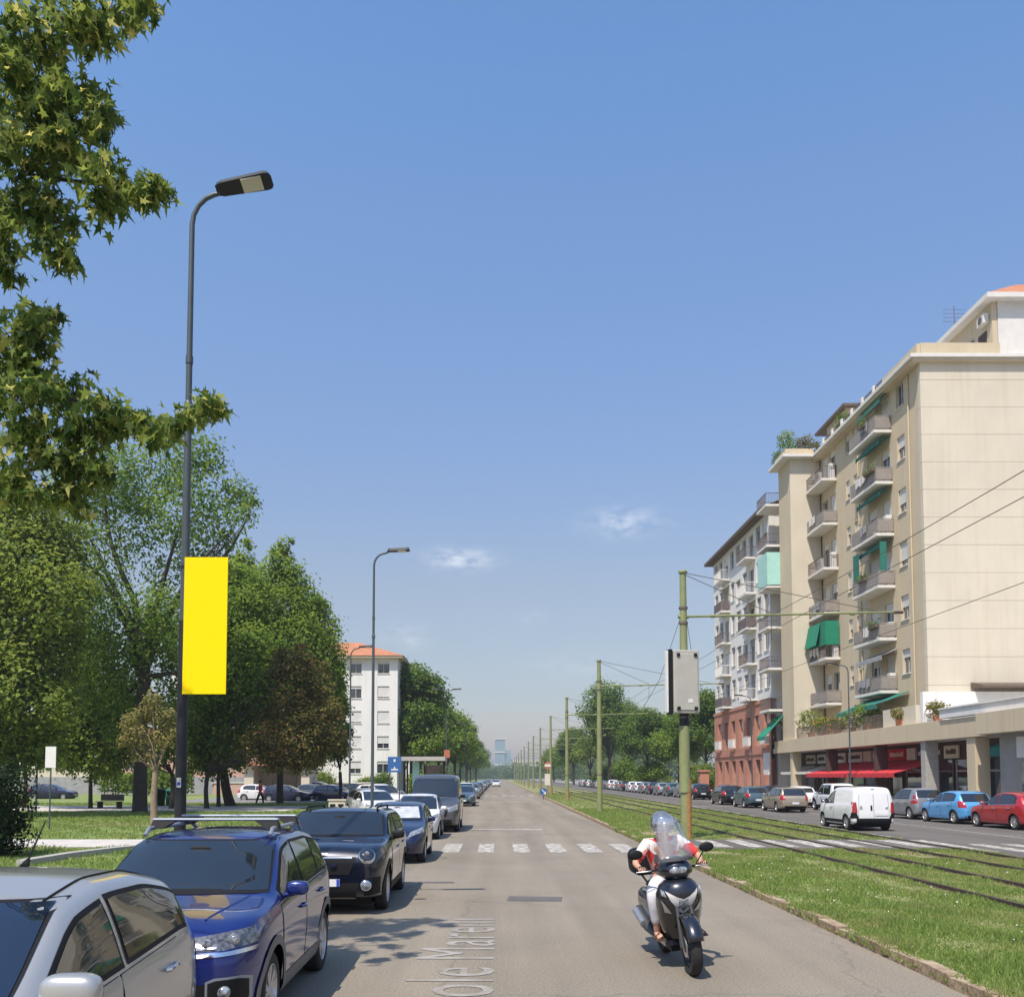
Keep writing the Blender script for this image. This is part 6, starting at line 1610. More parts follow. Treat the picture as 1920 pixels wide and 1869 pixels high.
# 4, 5 -- navy hatch with sunshade, white small car
nv, _ = make_car(hatch('parked_car', 'older navy hatchback with a white sunshade behind its windscreen', P_NAVY2, 3.95, 1.68, 1.44, group=FC, shade=True, clad=False))
place(nv, -2.62, 25.0, R(.6))
wsm, _ = make_car(hatch('parked_car', 'small white hatchback between the navy hatchback and the grey van', P_WHITE, 3.6, 1.64, 1.5, group=FC, ws=(1.02, 1.42, .8, .7)))
place(wsm, -2.78, 33.6, R(.4))
# 6 -- grey van
gv = dict(name='parked_van', cat='van', label='tall dark grey panel van parked nose towards us', group=FC, L=5.1, W=2.0, H=2.2, sig=.06, z0=.24,
    top=[(0, .95), (.1, 1.08), (.5, 1.18), (.85, 1.28), (1.0, 1.34), (1.7, 2.08), (2.0, 2.18), (2.6, 2.2), (4.9, 2.18), (5.1, 2.05)], belt=[(0, .9), (.5, 1.08), (1.0, 1.22), (1.3, 1.26), (5.1, 1.3)], wr=.35, axf=.95, axr=4.05, ws=(1.36, 2.02, .86, .82), tum=.12,
    glass=[(1.35, 2.15)], doors=[(1.1, 2.2), (2.25, 3.5)], mirror_y=1.4, paint=P_GREY, ef=.78, er=.92, kf=.1, nz=.75, mirmat=M['black'], plz=(.5, .7), handle='black', topdrop=.2, clad=True,
    face=[('F', [(-.5, .6), (.5, .6)], [(-.55, .84), (.55, .84)], .006, 'black', 'grille', False), ('F', [(.56, .78), (.92, .86)], [(.56, .92), (.93, 1.1)], .006, 'lens', 'headlight', True), ('F', [(-.7, .3), (.7, .3)], [(-.7, .5), (.7, .5)], .006, 'black', 'air_intake', False), ('F', [(-.45, .73), (.45, .73)], [(-.45, .76), (.45, .76)], .012, 'chrome', 'grille_bar', False)])
gvn, _ = make_car(gv); place(gvn, -2.47, 38.6, R(.4))
# further cars along the left kerb
kinds_far = {}
def far_car(kind, label, x, y, rz, group):
    base, specf = kind
    if base not in kinds_far:
        o, _ = make_car(specf(label)); o['group'] = group; kinds_far[base] = o
    else:
        o = copy_tree(kinds_far[base]); o['label'] = label; o['group'] = group
    return place(o, x, y, rz)
Kw = ('white_suv', lambda l: hatch('parked_car', l, P_WHITE, 4.3, 1.8, 1.66, top=[(0, .8), (.1, .95), (.4, 1.02), (1.1, 1.1), (1.85, 1.55), (2.2, 1.64), (3.6, 1.62), (4.05, 1.3), (4.3, 1.0)], belt=[(0, .78), (.5, .96), (1.2, 1.03), (3.8, 1.1), (4.3, .9)], wr=.34, axf=.85, axr=3.5, ws=(1.13, 1.56, .82, .7), rw=(1.15, 1.52, .7, .62), glass=[(1.4, 2.3), (2.4, 3.3)], cslope=(4.0, 3.5), clad=True))
Kn = ('navy', lambda l: hatch('parked_car', l, P_NAVY2, 4.2, 1.75, 1.47))
Ks = ('silver', lambda l: hatch('parked_car', l, P_GREYL, 4.1, 1.73, 1.48))
Kb = ('black', lambda l: hatch('parked_car', l, P_BLACK, 4.3, 1.78, 1.5))
Kh = ('whiteh', lambda l: hatch('parked_car', l, P_WHITE, 3.9, 1.7, 1.48))
Kt = ('slate', lambda l: hatch('parked_car', l, P_TEALG, 4.0, 1.72, 1.48))
far_car(Kt, 'small slate-blue car just beyond the grey van', -2.5, 70, 0, FC)
far_car(Kw, 'white sport-utility car beyond the grey van', -2.75, 78, 0, FC)
far_car(Ks, 'light grey hatchback right behind the white sport-utility car', -2.6, 92, 0, FC)
far_car(Kn, 'navy hatchback third beyond the grey van', -2.7, 104, 0, FC)
for i, (k, y) in enumerate(((Kb, 116), (Kh, 128), (Ks, 142), (Kn, 156), (Kh, 172), (Kt, 190), (Kb, 212), (Kh, 236), (Ks, 262))):
    far_car(k, ORD[i + 4] + ' car past the grey van in the receding left-hand row', -2.7, y, 0, FC)
far_car(Kh, 'tiny white car on the carriageway near the vanishing point', -.4, 205, 0, 'distant moving cars')
far_car(Kb, 'tiny dark car on the carriageway near the vanishing point', -.6, 232, 0, 'distant moving cars')
# car park on the left
PG = 'cars in the car park by the white block'
far_car(Kh, 'white hatchback nearest the slim lamp in the car park', -5.85, 45.5, R(20), PG)
far_car(Ks, 'silver hatchback behind the nearest white one in the car park', -7.0, 52, R(24), PG)
far_car(Kw, 'white sport-utility car seen left of the bus shelter', -7.4, 60, R(40), PG)
far_car(Kn, 'navy car behind the cream cabinet in the car park', -13.6, 80, R(62), PG)
far_car(Kt, 'slate-blue car left of the dark car park lamp', -15.9, 84, R(70), PG)
far_car(Kn, 'dark blue car at the left end of the car park', -17.6, 80, R(78), PG)
far_car(Kh, 'white car partly hidden by the plum tree trunk', -20.6, 83, R(85), PG)
far_car(Kb, 'black car between the two lamps at the back of the car park', -13.2, 92, R(60), PG)
far_car(Kw, 'white car at the back of the car park below the lodge', -17.5, 94, R(80), PG)
far_car(Ks, 'grey car at the back of the car park right of the slim lamp', -10.4, 88, R(50), PG)
far_car(Kn, 'dark blue car far off between the park trunks at the left', -41, 88, R(90), PG)
# ---- shop side
w2 = .86
rd, _ = make_car(hatch('parked_car', 'red hatchback cut by the right edge of the picture', P_RED, 4.2, 1.8, 1.5, group=RC, chromeline=True)); place(rd, 21.2, 39.3, R(184))
bl_, _ = make_car(hatch('parked_car', 'light blue hatchback left of the red one', P_LBLUE, 3.95, 1.72, 1.48, group=RC, rw=(1.02, 1.34, .72, .66))); place(bl_, 21.1, 44.1, R(184))
pa, _ = make_car(hatch('parked_car', 'light grey upright city car left of the light blue hatchback', P_GREYL, 3.6, 1.62, 1.56, group=RC, er=.86, top=[(0, .72), (.08, .85), (.4, .95), (.85, 1.02), (1.0, 1.06), (1.65, 1.48), (2.1, 1.56), (3.2, 1.54), (3.5, 1.4), (3.6, 1.1)], belt=[(0, .7), (.4, .88), (1.0, .97), (3.6, 1.02)], ws=(1.09, 1.48, .84, .74), rw=(1.1, 1.44, .74, .68), glass=[(1.15, 1.95), (2.03, 2.9)], cslope=None, doors=[(1.0, 2.0), (2.02, 2.85)], axf=.65, axr=2.95, mirror_y=1.2,
    face=lights(.81)[:3] + [('B', [(.62, .8), (.8, .8)], [(.66, 1.42), (.76, 1.42)], .006, 'tail', 'tail_light', True)])); place(pa, 21.1, 48.6, R(183))
ju = hatch('parked_car', 'boxy white off-roader with a spare wheel cover on its tailgate', P_WHITE, 3.5, 1.62, 1.7, group=RC, tum=.12, er=.95, ef=.85, kr=.02, cr=.06, clad=True, wr=.34, axf=.6, axr=2.85, top=[(0, .9), (.08, 1.02), (.4, 1.05), (1.0, 1.08), (1.15, 1.1), (1.5, 1.62), (1.75, 1.7), (3.35, 1.69), (3.5, 1.6)], belt=[(0, .85), (.4, .98), (1.1, 1.0), (3.5, 1.02)], ws=(1.13, 1.6, .84, .78), rw=(1.1, 1.55, .74, .7), glass=[(1.3, 2.1), (2.2, 3.2)], cslope=None, doors=[(1.12, 2.12)], mirror_y=1.3,
    round=[('B', 0, .88, .3, P_WHITE, 'spare_wheel_cover', False)], plates='F', face=lights(.81)[:3] + [('B', [(.62, .5), (.78, .5)], [(.62, .66), (.78, .66)], .006, 'tail', 'tail_light', True)])
jm, s9 = make_car(ju); place(jm, 21.1, 60.2, R(182))
h, n = s9.hit('B', 0, .88); MB().lathe([(.12, .05), (.09, .06), (0, .062)], tuple(h), 'Y', 16).build('cover_badge', M['black'], jm, world=False)
bg = hatch('estate_car', 'beige estate car driving away past the white off-roader', P_BEIGE, 4.5, 1.75, 1.5, group=RC, er=.82, top=[(0, .66), (.1, .76), (.5, .87), (1.1, .97), (1.3, 1.02), (2.05, 1.42), (2.6, 1.49), (3.9, 1.47), (4.2, 1.38), (4.42, 1.0), (4.5, .9)], belt=[(0, .62), (.5, .82), (1.1, .92), (1.3, .94), (4.0, 1.0), (4.5, .85)], axf=.85, axr=3.5, glass=[(1.4, 2.3), (2.4, 3.2), (3.28, 4.05)], cslope=(4.3, 4.0), doors=[(1.2, 2.34), (2.36, 3.3)], rw=(1.02, 1.38, .74, .68), mirror_y=1.5)
bgc, _ = make_car(bg); place(bgc, 17.45, 58.4, R(181))
far_car(Kt, 'slate-blue car ahead of the beige estate car', 17.5, 66.2, R(181), RC)
far_car(Kb, 'dark car two ahead of the beige estate car', 17.6, 73.5, R(181), RC)
far_car(Kh, 'white hatchback at the kerb beside the slate-blue car', 20.9, 66.8, R(181), RC)
far_car(Kn, 'navy car at the kerb beyond the white hatchback', 21.0, 74, R(181), RC)
# white compact van driving away
fv = dict(name='delivery_van', cat='van', label='white compact delivery van driving away past the tram tracks', L=3.9, W=1.72, H=1.72, sig=.05, z0=.22, ef=.7, er=.95, kr=.03, cr=.07, rr=.2, tum=.16,
    top=[(0, .78), (.1, .9), (.45, 1.0), (.85, 1.1), (1.0, 1.14), (1.55, 1.58), (1.9, 1.7), (2.6, 1.72), (3.7, 1.7), (3.9, 1.6)], belt=[(0, .74), (.45, .9), (1.0, 1.02), (3.9, 1.08)], wr=.31, axf=.78, axr=3.2, ws=(1.17, 1.6, .84, .72), topdrop=.17,
    glass=[(1.15, 1.95)], doors=[(1.02, 2.0)], mirror_y=1.2, paint=P_WHITE, mirmat=M['black'], handle='black', plates='', side=[([(1.0, .3), (2.9, .3)], [(1.0, .42), (2.9, .42)], 'black', 'side_moulding')],
    face=lights(.86)[:3] + [('B', [(.64, .72), (.83, .72)], [(.68, 1.12), (.82, 1.12)], .006, 'tail', 'tail_light', True), ('B', [(-.82, .27), (.82, .27)], [(-.84, .5), (.84, .5)], .03, 'black', 'rear_bumper', False), ('B', [(.6, .5), (.84, .5)], [(.68, .72), (.84, .72)], .012, 'black', 'bumper_corner', True),
          ('B', [(-.012, .52), (.012, .52)], [(-.012, 1.6), (.012, 1.6)], .004, 'shutg', 'door_gap', False), ('B', [(-.62, .52), (-.6, .52)], [(-.56, 1.6), (-.54, 1.6)], .004, 'shutg', 'door_gap', True), ('B', [(.06, .8), (.13, .8)], [(.06, 1.0), (.13, 1.0)], .014, 'black', 'rear_handle', False), ('B', [(.44, .84), (.56, .84)], [(.46, .98), (.54, .98)], .008, 'shutg', 'badge', False), ('B', [(-.08, 1.6), (.08, 1.6)], [(-.08, 1.625), (.08, 1.625)], .012, 'black', 'roof_lamp', False)],
    round=[('B', -.5, .92, .05, 'chrome', 'rear_emblem', False)])
fvn, s10 = make_car(fv)
h, n = s10.hit('B', -.32, .64)
pl = MB().box((-.3, h.y + .016, .66), (.52, .014, .11)).build('number_plate', M['plate'], fvn, world=False)
place(fvn, 14.5, 39.0, R(182))
# parked row beyond, nose to tail
RG2 = 'far parked row on the right, before the trees'
far_car(Kb, 'black car at the near end of the far parked row, beyond the nearest tram pole', 18.9, 90, R(180), RG2)
seq = [Ks, Kt, Ks, Kn, Ks, Kh, Kh, Kb, Ks, Kh, Kw, Kt, Ks, Kh, Kn, Ks, Kh, Kb, Kh, Ks]
for i, k in enumerate(seq):
    far_car(k, {'silver': 'light grey', 'slate': 'slate-blue', 'navy': 'navy', 'whiteh': 'white', 'black': 'black', 'white_suv': 'white sport-utility'}[k[0]] + ' car, ' + ORD[i] + ' beyond the black one of the far parked row', 18.9 + random.uniform(-.1, .1), 97.5 + i * 6.1, R(180 + random.uniform(-1, 1)), RG2)
# ------------------------------------------------------------------ scooter
sc_loc = (2.05, 10.92, 0); sc_rot = Matrix.Rotation(R(2.5), 4, 'Z') @ Matrix.Rotation(R(-6.5), 4, 'Y')
sco = thing('scooter', 'dark large-wheeled scooter with white nose chevron ridden towards us', 'scooter', sc_loc)
sco.rotation_euler = sc_rot.to_euler()
P_SC = paint('scooter_paint', (.012, .014, .022), .3, .28)
def sp_(name, mb, mat, parent=sco, sm=45): return mb.build(name, mat if not isinstance(mat, str) else M[mat], parent, smooth=sm, world=False)
for y in (-.68, .66):
    w = sp_('wheel', MB().lathe([(.215, -.05), (.27, -.058), (.3, -.035), (.308, 0), (.3, .035), (.27, .058), (.215, .05)], (0, y, .308), 'X', 30), 'rubber')
    rm = MB().lathe([(.22, -.04), (.205, -.045), (.195, 0), (.205, .045), (.22, .04)], (0, y, .308), 'X', 28).lathe([(0, -.06), (.04, -.06), (.045, 0), (.04, .06), (0, .06)], (0, y, .308), 'X', 12)
    for k in range(6):
        a = 2 * math.pi * k / 6; rm.tube([(0, y + .03 * math.cos(a), .308 + .03 * math.sin(a)), (0, y + .21 * math.cos(a + .2), .308 + .21 * math.sin(a + .2))], .013, 5)
    sp_('rim', rm, 'alloyd', w)
    sp_('brake_disc', MB().lathe([(.06, -.062), (.11, -.064), (.11, -.06)], (0, y, .308), 'X', 20), 'alloy', w)
fk = MB()
for sx in (-1, 1): fk.tube([(sx * .085, -.68, .308), (sx * .085, -.66, .42), (sx * .075, -.58, .72)], [.028, .024, .02], 8)
sp_('fork', fk, 'alloyd')
fe = MB(); vs = []
for i in range(13):
    a = R(18 + 132 * i / 12)
    for x, rr in ((-.085, .315), (-.06, .345), (0, .355), (.06, .345), (.085, .315)): vs.append((x, -.68 - rr * math.cos(a) * 1.0, .308 + rr * math.sin(a)))
fe.add(vs, [(i * 5 + k, i * 5 + k + 1, i * 5 + k + 6, i * 5 + k + 5) for i in range(12) for k in range(4)])
fo = sp_('front_fender', fe, P_SC); sm_ = fo.modifiers.new('thick', 'SOLIDIFY'); sm_.thickness = .008
# nose apron: stacked cross-sections, outline (half width, front y, side y)
def loft(rows, n=12, close=True):
    vs = []; fs = []
    for (z, hw, yf, ys) in rows:
        for k in range(n + 1):
            a = math.pi * k / n; c = math.cos(a); s = math.sin(a) ** .75 if math.sin(a) > 0 else 0
            vs.append((-hw * c, ys + (yf - ys) * s, z))
    m = len(rows)
    for i in range(m - 1):
        for k in range(n): fs.append((i * (n + 1) + k, i * (n + 1) + k + 1, (i + 1) * (n + 1) + k + 1, (i + 1) * (n + 1) + k))
        fs.append((i * (n + 1) + n, i * (n + 1), (i + 1) * (n + 1), (i + 1) * (n + 1) + n))
    if close: fs.append(tuple(range(n, -1, -1))); fs.append(tuple((m - 1) * (n + 1) + k for k in range(n + 1)))
    return MB().add(vs, fs)
sp_('leg_shield', loft([(.34, .15, -.36, -.24), (.45, .2, -.4, -.26), (.6, .235, -.47, -.3), (.74, .25, -.6, -.34), (.86, .24, -.64, -.36), (.95, .2, -.6, -.38), (1.0, .14, -.54, -.4)]), P_SC, sm=60)
# white chevron and the silver winglets either side
def onnose(x, z):
    rows = [(.34, .15, -.36, -.24), (.45, .2, -.4, -.26), (.6, .235, -.47, -.3), (.74, .25, -.6, -.34), (.86, .24, -.64, -.36), (.95, .2, -.6, -.38), (1.0, .14, -.54, -.4)]
    zs = [r[0] for r in rows]; hw = np.interp(z, zs, [r[1] for r in rows]); yf = np.interp(z, zs, [r[2] for r in rows]); ys = np.interp(z, zs, [r[3] for r in rows])
    c = max(-1, min(1, x / hw)); s = math.sqrt(max(0, 1 - c * c)) ** .75
    return Vector((x, ys + (yf - ys) * s - .012, z))
def nose_panel(name, bot, top, mat, nu=8, nv=5):
    mb = MB(); vs = []
    for j in range(nv + 1):
        for i in range(nu + 1):
            t = i / nu * (len(bot) - 1); k = min(int(t), len(bot) - 2); f = t - k
            p = [bot[k][q] + (bot[k + 1][q] - bot[k][q]) * f for q in (0, 1)]; q_ = [top[k][q] + (top[k + 1][q] - top[k][q]) * f for q in (0, 1)]
            vs.append(onnose(p[0] + (q_[0] - p[0]) * j / nv, p[1] + (q_[1] - p[1]) * j / nv))
    mb.add(vs, [(j * (nu + 1) + i, j * (nu + 1) + i + 1, (j + 1) * (nu + 1) + i + 1, (j + 1) * (nu + 1) + i) for j in range(nv) for i in range(nu)])
    return sp_(name, mb, mat, sm=60)
nose_panel('headlight_chevron', [(-.14, .8), (-.06, .68), (0, .62), (.06, .68), (.14, .8)], [(-.18, .9), (-.07, .83), (0, .8), (.07, .83), (.18, .9)], 'shut')
nose_panel('headlight', [(-.055, .71), (0, .66), (.055, .71)], [(-.05, .8), (0, .785), (.05, .8)], 'lens')
for s in (-1, 1):
    nose_panel('winglet', [(s * .12, .64), (s * .19, .66)], [(s * .21, .78), (s * .225, .8)], 'alloy')
    nose_panel('indicator', [(s * .17, .83), (s * .215, .85)], [(s * .19, .9), (s * .21, .91)], 'lens')
nose_panel('front_intake', [(-.09, .47), (.09, .47)], [(-.07, .6), (.07, .6)], 'black')
# handlebar shroud, bars, grips, mirrors, windscreen
sp_('handlebar_shroud', loft([(1.0, .13, -.52, -.3), (1.06, .2, -.56, -.27), (1.13, .205, -.56, -.25), (1.2, .15, -.52, -.27), (1.25, .07, -.45, -.3)]), P_SC, sm=60)
sp_('shroud_lamp', MB().ball((0, -.535, 1.1), (.1, .03, .05), 14, 8), 'lens')
hb_ = MB().tube([(-.385, -.2, 1.1), (-.2, -.31, 1.1), (0, -.36, 1.08), (.2, -.31, 1.1), (.385, -.2, 1.1)], .013, 8); sp_('handlebar', hb_, 'black')
for s in (-1, 1):
    sp_('grip', MB().tube([(s * .4, -.19, 1.1), (s * .27, -.268, 1.1)], .02, 10), 'black')
    sp_('brake_lever', MB().tube([(s * .25, -.31, 1.1), (s * .3, -.325, 1.1), (s * .41, -.27, 1.095)], .007, 6), 'alloy')
    mo = sp_('mirror', MB().tube([(s * .25, -.28, 1.1), (s * .33, -.3, 1.22), (s * .37, -.29, 1.26)], .007, 6).ball((s * .4, -.28, 1.29), (.085, .02, .055), 14, 8), 'black')
    sp_('mirror_glass', MB().ball((s * .4, -.268, 1.29), (.07, .013, .044), 12, 6), 'chrome', mo)
gm = bpy.data.materials.new('clear_screen'); gm.use_nodes = True
nt = gm.node_tree; bb_ = nt.nodes['Principled BSDF']; nt.nodes.remove(bb_); o_ = nt.nodes['Material Output']; tr_ = nt.nodes.new('ShaderNodeBsdfTransparent'); tr_.inputs[0].default_value = (.93, .95, .96, 1); gl_ = nt.nodes.new('ShaderNodeBsdfGlossy'); gl_.inputs['Roughness'].default_value = .12; fr_ = nt.nodes.new('ShaderNodeFresnel'); fr_.inputs[0].default_value = 1.5; mx_ = nt.nodes.new('ShaderNodeMixShader'); nt.links.new(fr_.outputs[0], mx_.inputs[0]); nt.links.new(tr_.outputs[0], mx_.inputs[1]); nt.links.new(gl_.outputs[0], mx_.inputs[2]); df_ = nt.nodes.new('ShaderNodeBsdfDiffuse'); df_.inputs[0].default_value = (.8, .8, .82, 1); m2_ = nt.nodes.new('ShaderNodeMixShader'); m2_.inputs[0].default_value = .08; nt.links.new(mx_.outputs[0], m2_.inputs[1]); nt.links.new(df_.outputs[0], m2_.inputs[2]); nt.links.new(m2_.outputs[0], o_.inputs[0])
ws_ = MB(); vs = []
for j in range(9):
    t = j / 8; z = 1.2 + .46 * t; hw = .19 * (1 - .42 * t ** 2); yc = -.55 + .25 * t
    for i in range(9):
        a = -1 + i / 4; vs.append((hw * a, yc + .05 * a * a, z))
ws_.add(vs, [(j * 9 + i, j * 9 + i + 1, j * 9 + i + 10, j * 9 + i + 9) for j in range(8) for i in range(8)])
wo = sp_('windscreen', ws_, gm, sm=60); so_ = wo.modifiers.new('thick', 'SOLIDIFY'); so_.thickness = .002
# floor, body, seat, tail, engine
sp_('footboard', MB().bb(-.2, .2, -.34, .1, .27, .33), P_SC)
sp_('body', loft([(.33, .16, -.02, .45), (.45, .2, .0, .9), (.6, .21, .02, .98), (.72, .19, .0, 1.0), (.77, .15, -.02, .95)]), P_SC, sm=60)
bd = MB()
for s in (-1, 1): bd.add([(s * .18, 0, .4), (s * .2, .3, .42), (s * .14, .98, .72), (s * .12, .98, .78), (s * .17, .2, .76), (s * .16, 0, .7)], [(0, 1, 2, 3, 4, 5)])
bd.bb(-.15, .15, .05, .9, .42, .74)
sp_('side_panels', bd, P_SC)
se = MB(); se.ball((0, .2, .78), (.17, .28, .07), 16, 8); se.ball((0, .62, .83), (.15, .26, .07), 16, 8); sp_('seat', se, 'black', sm=60)
sp_('swingarm', MB().tube([(.11, .2, .36), (.12, .66, .31)], .05, 8).bb(-.16, -.08, .1, .66, .24, .42), 'alloyd')
ex = MB().tube([(-.14, .15, .3), (-.19, .35, .3), (-.21, .5, .36), (-.215, .95, .5)], [.022, .03, .06, .065], 12); sp_('exhaust', ex, 'alloyd', sm=50)
sp_('heat_shield', MB().tube([(-.25, .52, .39), (-.262, .9, .5)], .05, 8), 'alloy', sm=50)
sp_('rear_rack', MB().tube([(-.12, .75, .86), (-.12, 1.08, .92), (.12, 1.08, .92), (.12, .75, .86)], .013, 6), 'black')
tcx = MB(); rbox(tcx, -.25, .25, .8, 1.18, .92, 1.24, .09); tc_ = sp_('top_case', tcx, 'black', sm=0); bv = tc_.modifiers.new('bevel', 'BEVEL'); bv.width = .05; bv.segments = 3; bv.limit_method = 'ANGLE'
sp_('reflector', MB().bb(-.2, .2, 1.18, 1.19, 1.02, 1.08), 'tail', tc_)
sp_('side_stand', MB().tube([(.14, -.02, .3), (.2, .2, .22)], .012, 6), 'black')
sp_('underbelly', MB().bb(-.13, .13, -.3, .5, .2, .3), 'black')

# ------------------------------------------------------------------ people
def skinned(name, chains, mat, parent, root=0, sub=2):
    """chains: list of [(co, radius), ...]; a chain starting with an int grows from that vertex"""
    vs, es, rad = [], [], []
    for ch in chains:
        prev = None
        for q in ch:
            if isinstance(q, int): prev = q; continue
            vs.append(q[0]); rad.append(q[1]); i = len(vs) - 1
            if prev is not None: es.append((prev, i))
            prev = i
    me = bpy.data.meshes.new(name); me.from_pydata(vs, es, []); me.update()
    o = link(name, me)
    m = o.modifiers.new('skin', 'SKIN'); m.use_smooth_shade = True
    sv_ = me.skin_vertices[0].data
    for i, r_ in enumerate(rad): sv_[i].radius = r_ if hasattr(r_, '__len__') else (r_, r_); sv_[i].use_root = (i == root)
    s = o.modifiers.new('sub', 'SUBSURF'); s.levels = sub; s.render_levels = sub
    dg = bpy.context.evaluated_depsgraph_get()
    m2 = bpy.data.meshes.new_from_object(o.evaluated_get(dg)); o.modifiers.clear(); o.data = m2; m2.name = name
    m2.materials.clear(); m2.materials.append(mat); m2.polygons.foreach_set('use_smooth', [True] * len(m2.polygons))
    o.parent = parent
    return o
rid = thing('person', 'scooter rider in a grey helmet, red and white shirt, pale trousers and sandals', 'person', sc_loc)
rid.rotation_euler = sc_rot.to_euler()
V3 = Vector
hip = V3((0, .22, .92))
J = dict(waist=V3((0, .2, 1.06)), chest=V3((0, .12, 1.26)), neck=V3((0, .08, 1.42)), head=V3((0, .03, 1.52)), crown=V3((0, .03, 1.63)))
body = [[(hip, (.15, .12)), (J['waist'], (.125, .1)), (J['chest'], (.155, .11)), (J['neck'], .055), (J['head'], .085), (J['crown'], .08)]]
knees, feet, hands = {}, {}, {}
for s in (-1, 1):
    sh = V3((s * .19, .1, 1.36)); elb = V3((s * .37, -.02, 1.17)); wr = V3((s * .345, -.165, 1.125)); 
    body.append([2, (sh, .06), (elb, .042), (wr, .028), (wr + V3((-s * .005, -.055, .0)), (.038, .02))])
    kn = V3((s * .24, -.2, .82)); an = V3((s * .225, -.1, .43)); to = V3((s * .235, -.3, .365))
    knees[s], feet[s] = kn, an
    body.append([0, (V3((s * .1, .16, .88)), .095), (kn, .065), (an, .04), (an + V3((0, .02, -.06)), .035), (to, (.042, .022))])
bo = skinned('body', body, M['skin'], rid)
# fingers closed round the grips
for s in (-1, 1):
    palm = V3((s * .34, -.215, 1.127)); fb = None
    for k in range(4):
        bx = palm + V3((s * (.034 - .021 * k), -.006 * abs(k - 1.5) + .0, .004)); l = (.92, 1.05, 1.0, .8)[k]
        skinned('finger', [[(bx + V3((0, .02, .002)), .0095), (bx + V3((0, -.03 * l, .002)), .009), (bx + V3((0, -.046 * l, -.024)), .0085), (bx + V3((0, -.03 * l, -.046)), .0075)]], M['skin'], bo, sub=1)
    skinned('thumb', [[(palm + V3((-s * .03, .022, -.002)), .011), (palm + V3((-s * .052, -.006, -.016)), .0105), (palm + V3((-s * .05, -.03, -.034)), .0085)]], M['skin'], bo, sub=1)
# face
hc = J['head'] + V3((0, -.01, .03))
MB().ball(tuple(hc + V3((0, -.015, 0))), (.078, .093, .11), 16, 12).build('face', M['skin'], bo, smooth=60, world=False)
MB().ball(tuple(hc + V3((0, -.112, -.015))), (.014, .018, .022), 8, 6).build('nose', M['skin'], bo, smooth=60, world=False)
for s in (-1, 1): MB().ball(tuple(hc + V3((s * .032, -.1, .015))), (.013, .008, .008), 8, 6).build('eye', M['black'], bo, smooth=60, world=False)
MB().ball(tuple(hc + V3((0, -.1, -.055))), (.024, .01, .007), 8, 6).build('mouth', M['tail'], bo, smooth=60, world=False)
# helmet with a big grey visor
M['helmet'] = paint('helmet_grey', (.22, .23, .25), .5, .25)
hm_ = MB(); vs = []; nu, nv = 24, 14
hcen = hc + V3((0, .012, .025))
for j in range(nv + 1):
    t = math.pi * .70 * j / nv
    for k in range(nu):
        a = 2 * math.pi * k / nu; fr = max(0, -math.sin(a)) 
        tt = t * (1 - .30 * fr ** 2)
        vs.append(hcen + V3((.13 * math.sin(tt) * math.cos(a), .155 * math.sin(tt) * math.sin(a), .15 * math.cos(tt))))
hm_.add(vs, [(j * nu + k, (j + 1) * nu + k, (j + 1) * nu + (k + 1) % nu, j * nu + (k + 1) % nu) for j in range(nv) for k in range(nu)])
ho = hm_.build('helmet', M['helmet'], rid, smooth=60, world=False); ho.modifiers.new('thick', 'SOLIDIFY').thickness = .012
vz = MB(); vs = []
for j in range(8):
    t = R(50 + 76 * j / 7)
    for k in range(15):
        a = R(-90 - 68 + 136 * k / 14); vs.append(hcen + V3((.141 * math.sin(t) * math.cos(a), .172 * math.sin(t) * math.sin(a), .158 * math.cos(t))))
vz.add(vs, [(j * 15 + k, j * 15 + k + 1, j * 15 + k + 16, j * 15 + k + 15) for j in range(7) for k in range(14)])
M['visor'] = pmat('smoked_visor', (.4, .42, .46), .06, .1, 3, metal=.75, coat=1)
vo_ = vz.build('visor', M['visor'], ho, smooth=60, world=False); vo_.modifiers.new('thick', 'SOLIDIFY').thickness = .004
# shirt with red and white blotches, pale trousers
def shirt_mat():
    m = bpy.data.materials.new('patterned_shirt'); m.use_nodes = True; nt = m.node_tree; b = nt.nodes['Principled BSDF']; b.inputs['Roughness'].default_value = .9
    tcn = nt.nodes.new('ShaderNodeTexCoord'); vo = nt.nodes.new('ShaderNodeTexVoronoi'); vo.inputs['Scale'].default_value = 8.5
    n2 = nt.nodes.new('ShaderNodeTexNoise'); n2.inputs['Scale'].default_value = 9; mv = nt.nodes.new('ShaderNodeMixRGB'); mv.inputs[0].default_value = .12
    nt.links.new(tcn.outputs['Object'], mv.inputs[1]); nt.links.new(n2.outputs['Color'], mv.inputs[2]); nt.links.new(tcn.outputs['Object'], n2.inputs['Vector']); nt.links.new(mv.outputs[0], vo.inputs['Vector'])
    sx = nt.nodes.new('ShaderNodeSeparateXYZ'); nt.links.new(vo.outputs['Color'], sx.inputs[0])
    rp = nt.nodes.new('ShaderNodeValToRGB'); rp.color_ramp.interpolation = 'CONSTANT'; cols = [(0, (.62, .05, .045)), (.3, (.72, .62, .56)), (.55, (.68, .3, .24)), (.72, (.75, .7, .66)), (.88, (.55, .08, .07)), (.95, (.12, .1, .12))]
    e = rp.color_ramp.elements
    e[0].position = 0; e[0].color = (*cols[0][1], 1); e[1].position = .3; e[1].color = (*cols[1][1], 1)
    for p_, c_ in cols[2:]: q = e.new(p_); q.color = (*c_, 1)
    nt.links.new(sx.outputs[0], rp.inputs[0]); nt.links.new(rp.outputs[0], b.inputs['Base Color'])
    return m
shirt = [[(hip + V3((0, -.005, .03)), (.168, .138)), (J['waist'], (.15, .122)), (J['chest'] + V3((0, 0, .0)), (.178, .13)), (V3((0, .085, 1.395)), (.085, .075))]]
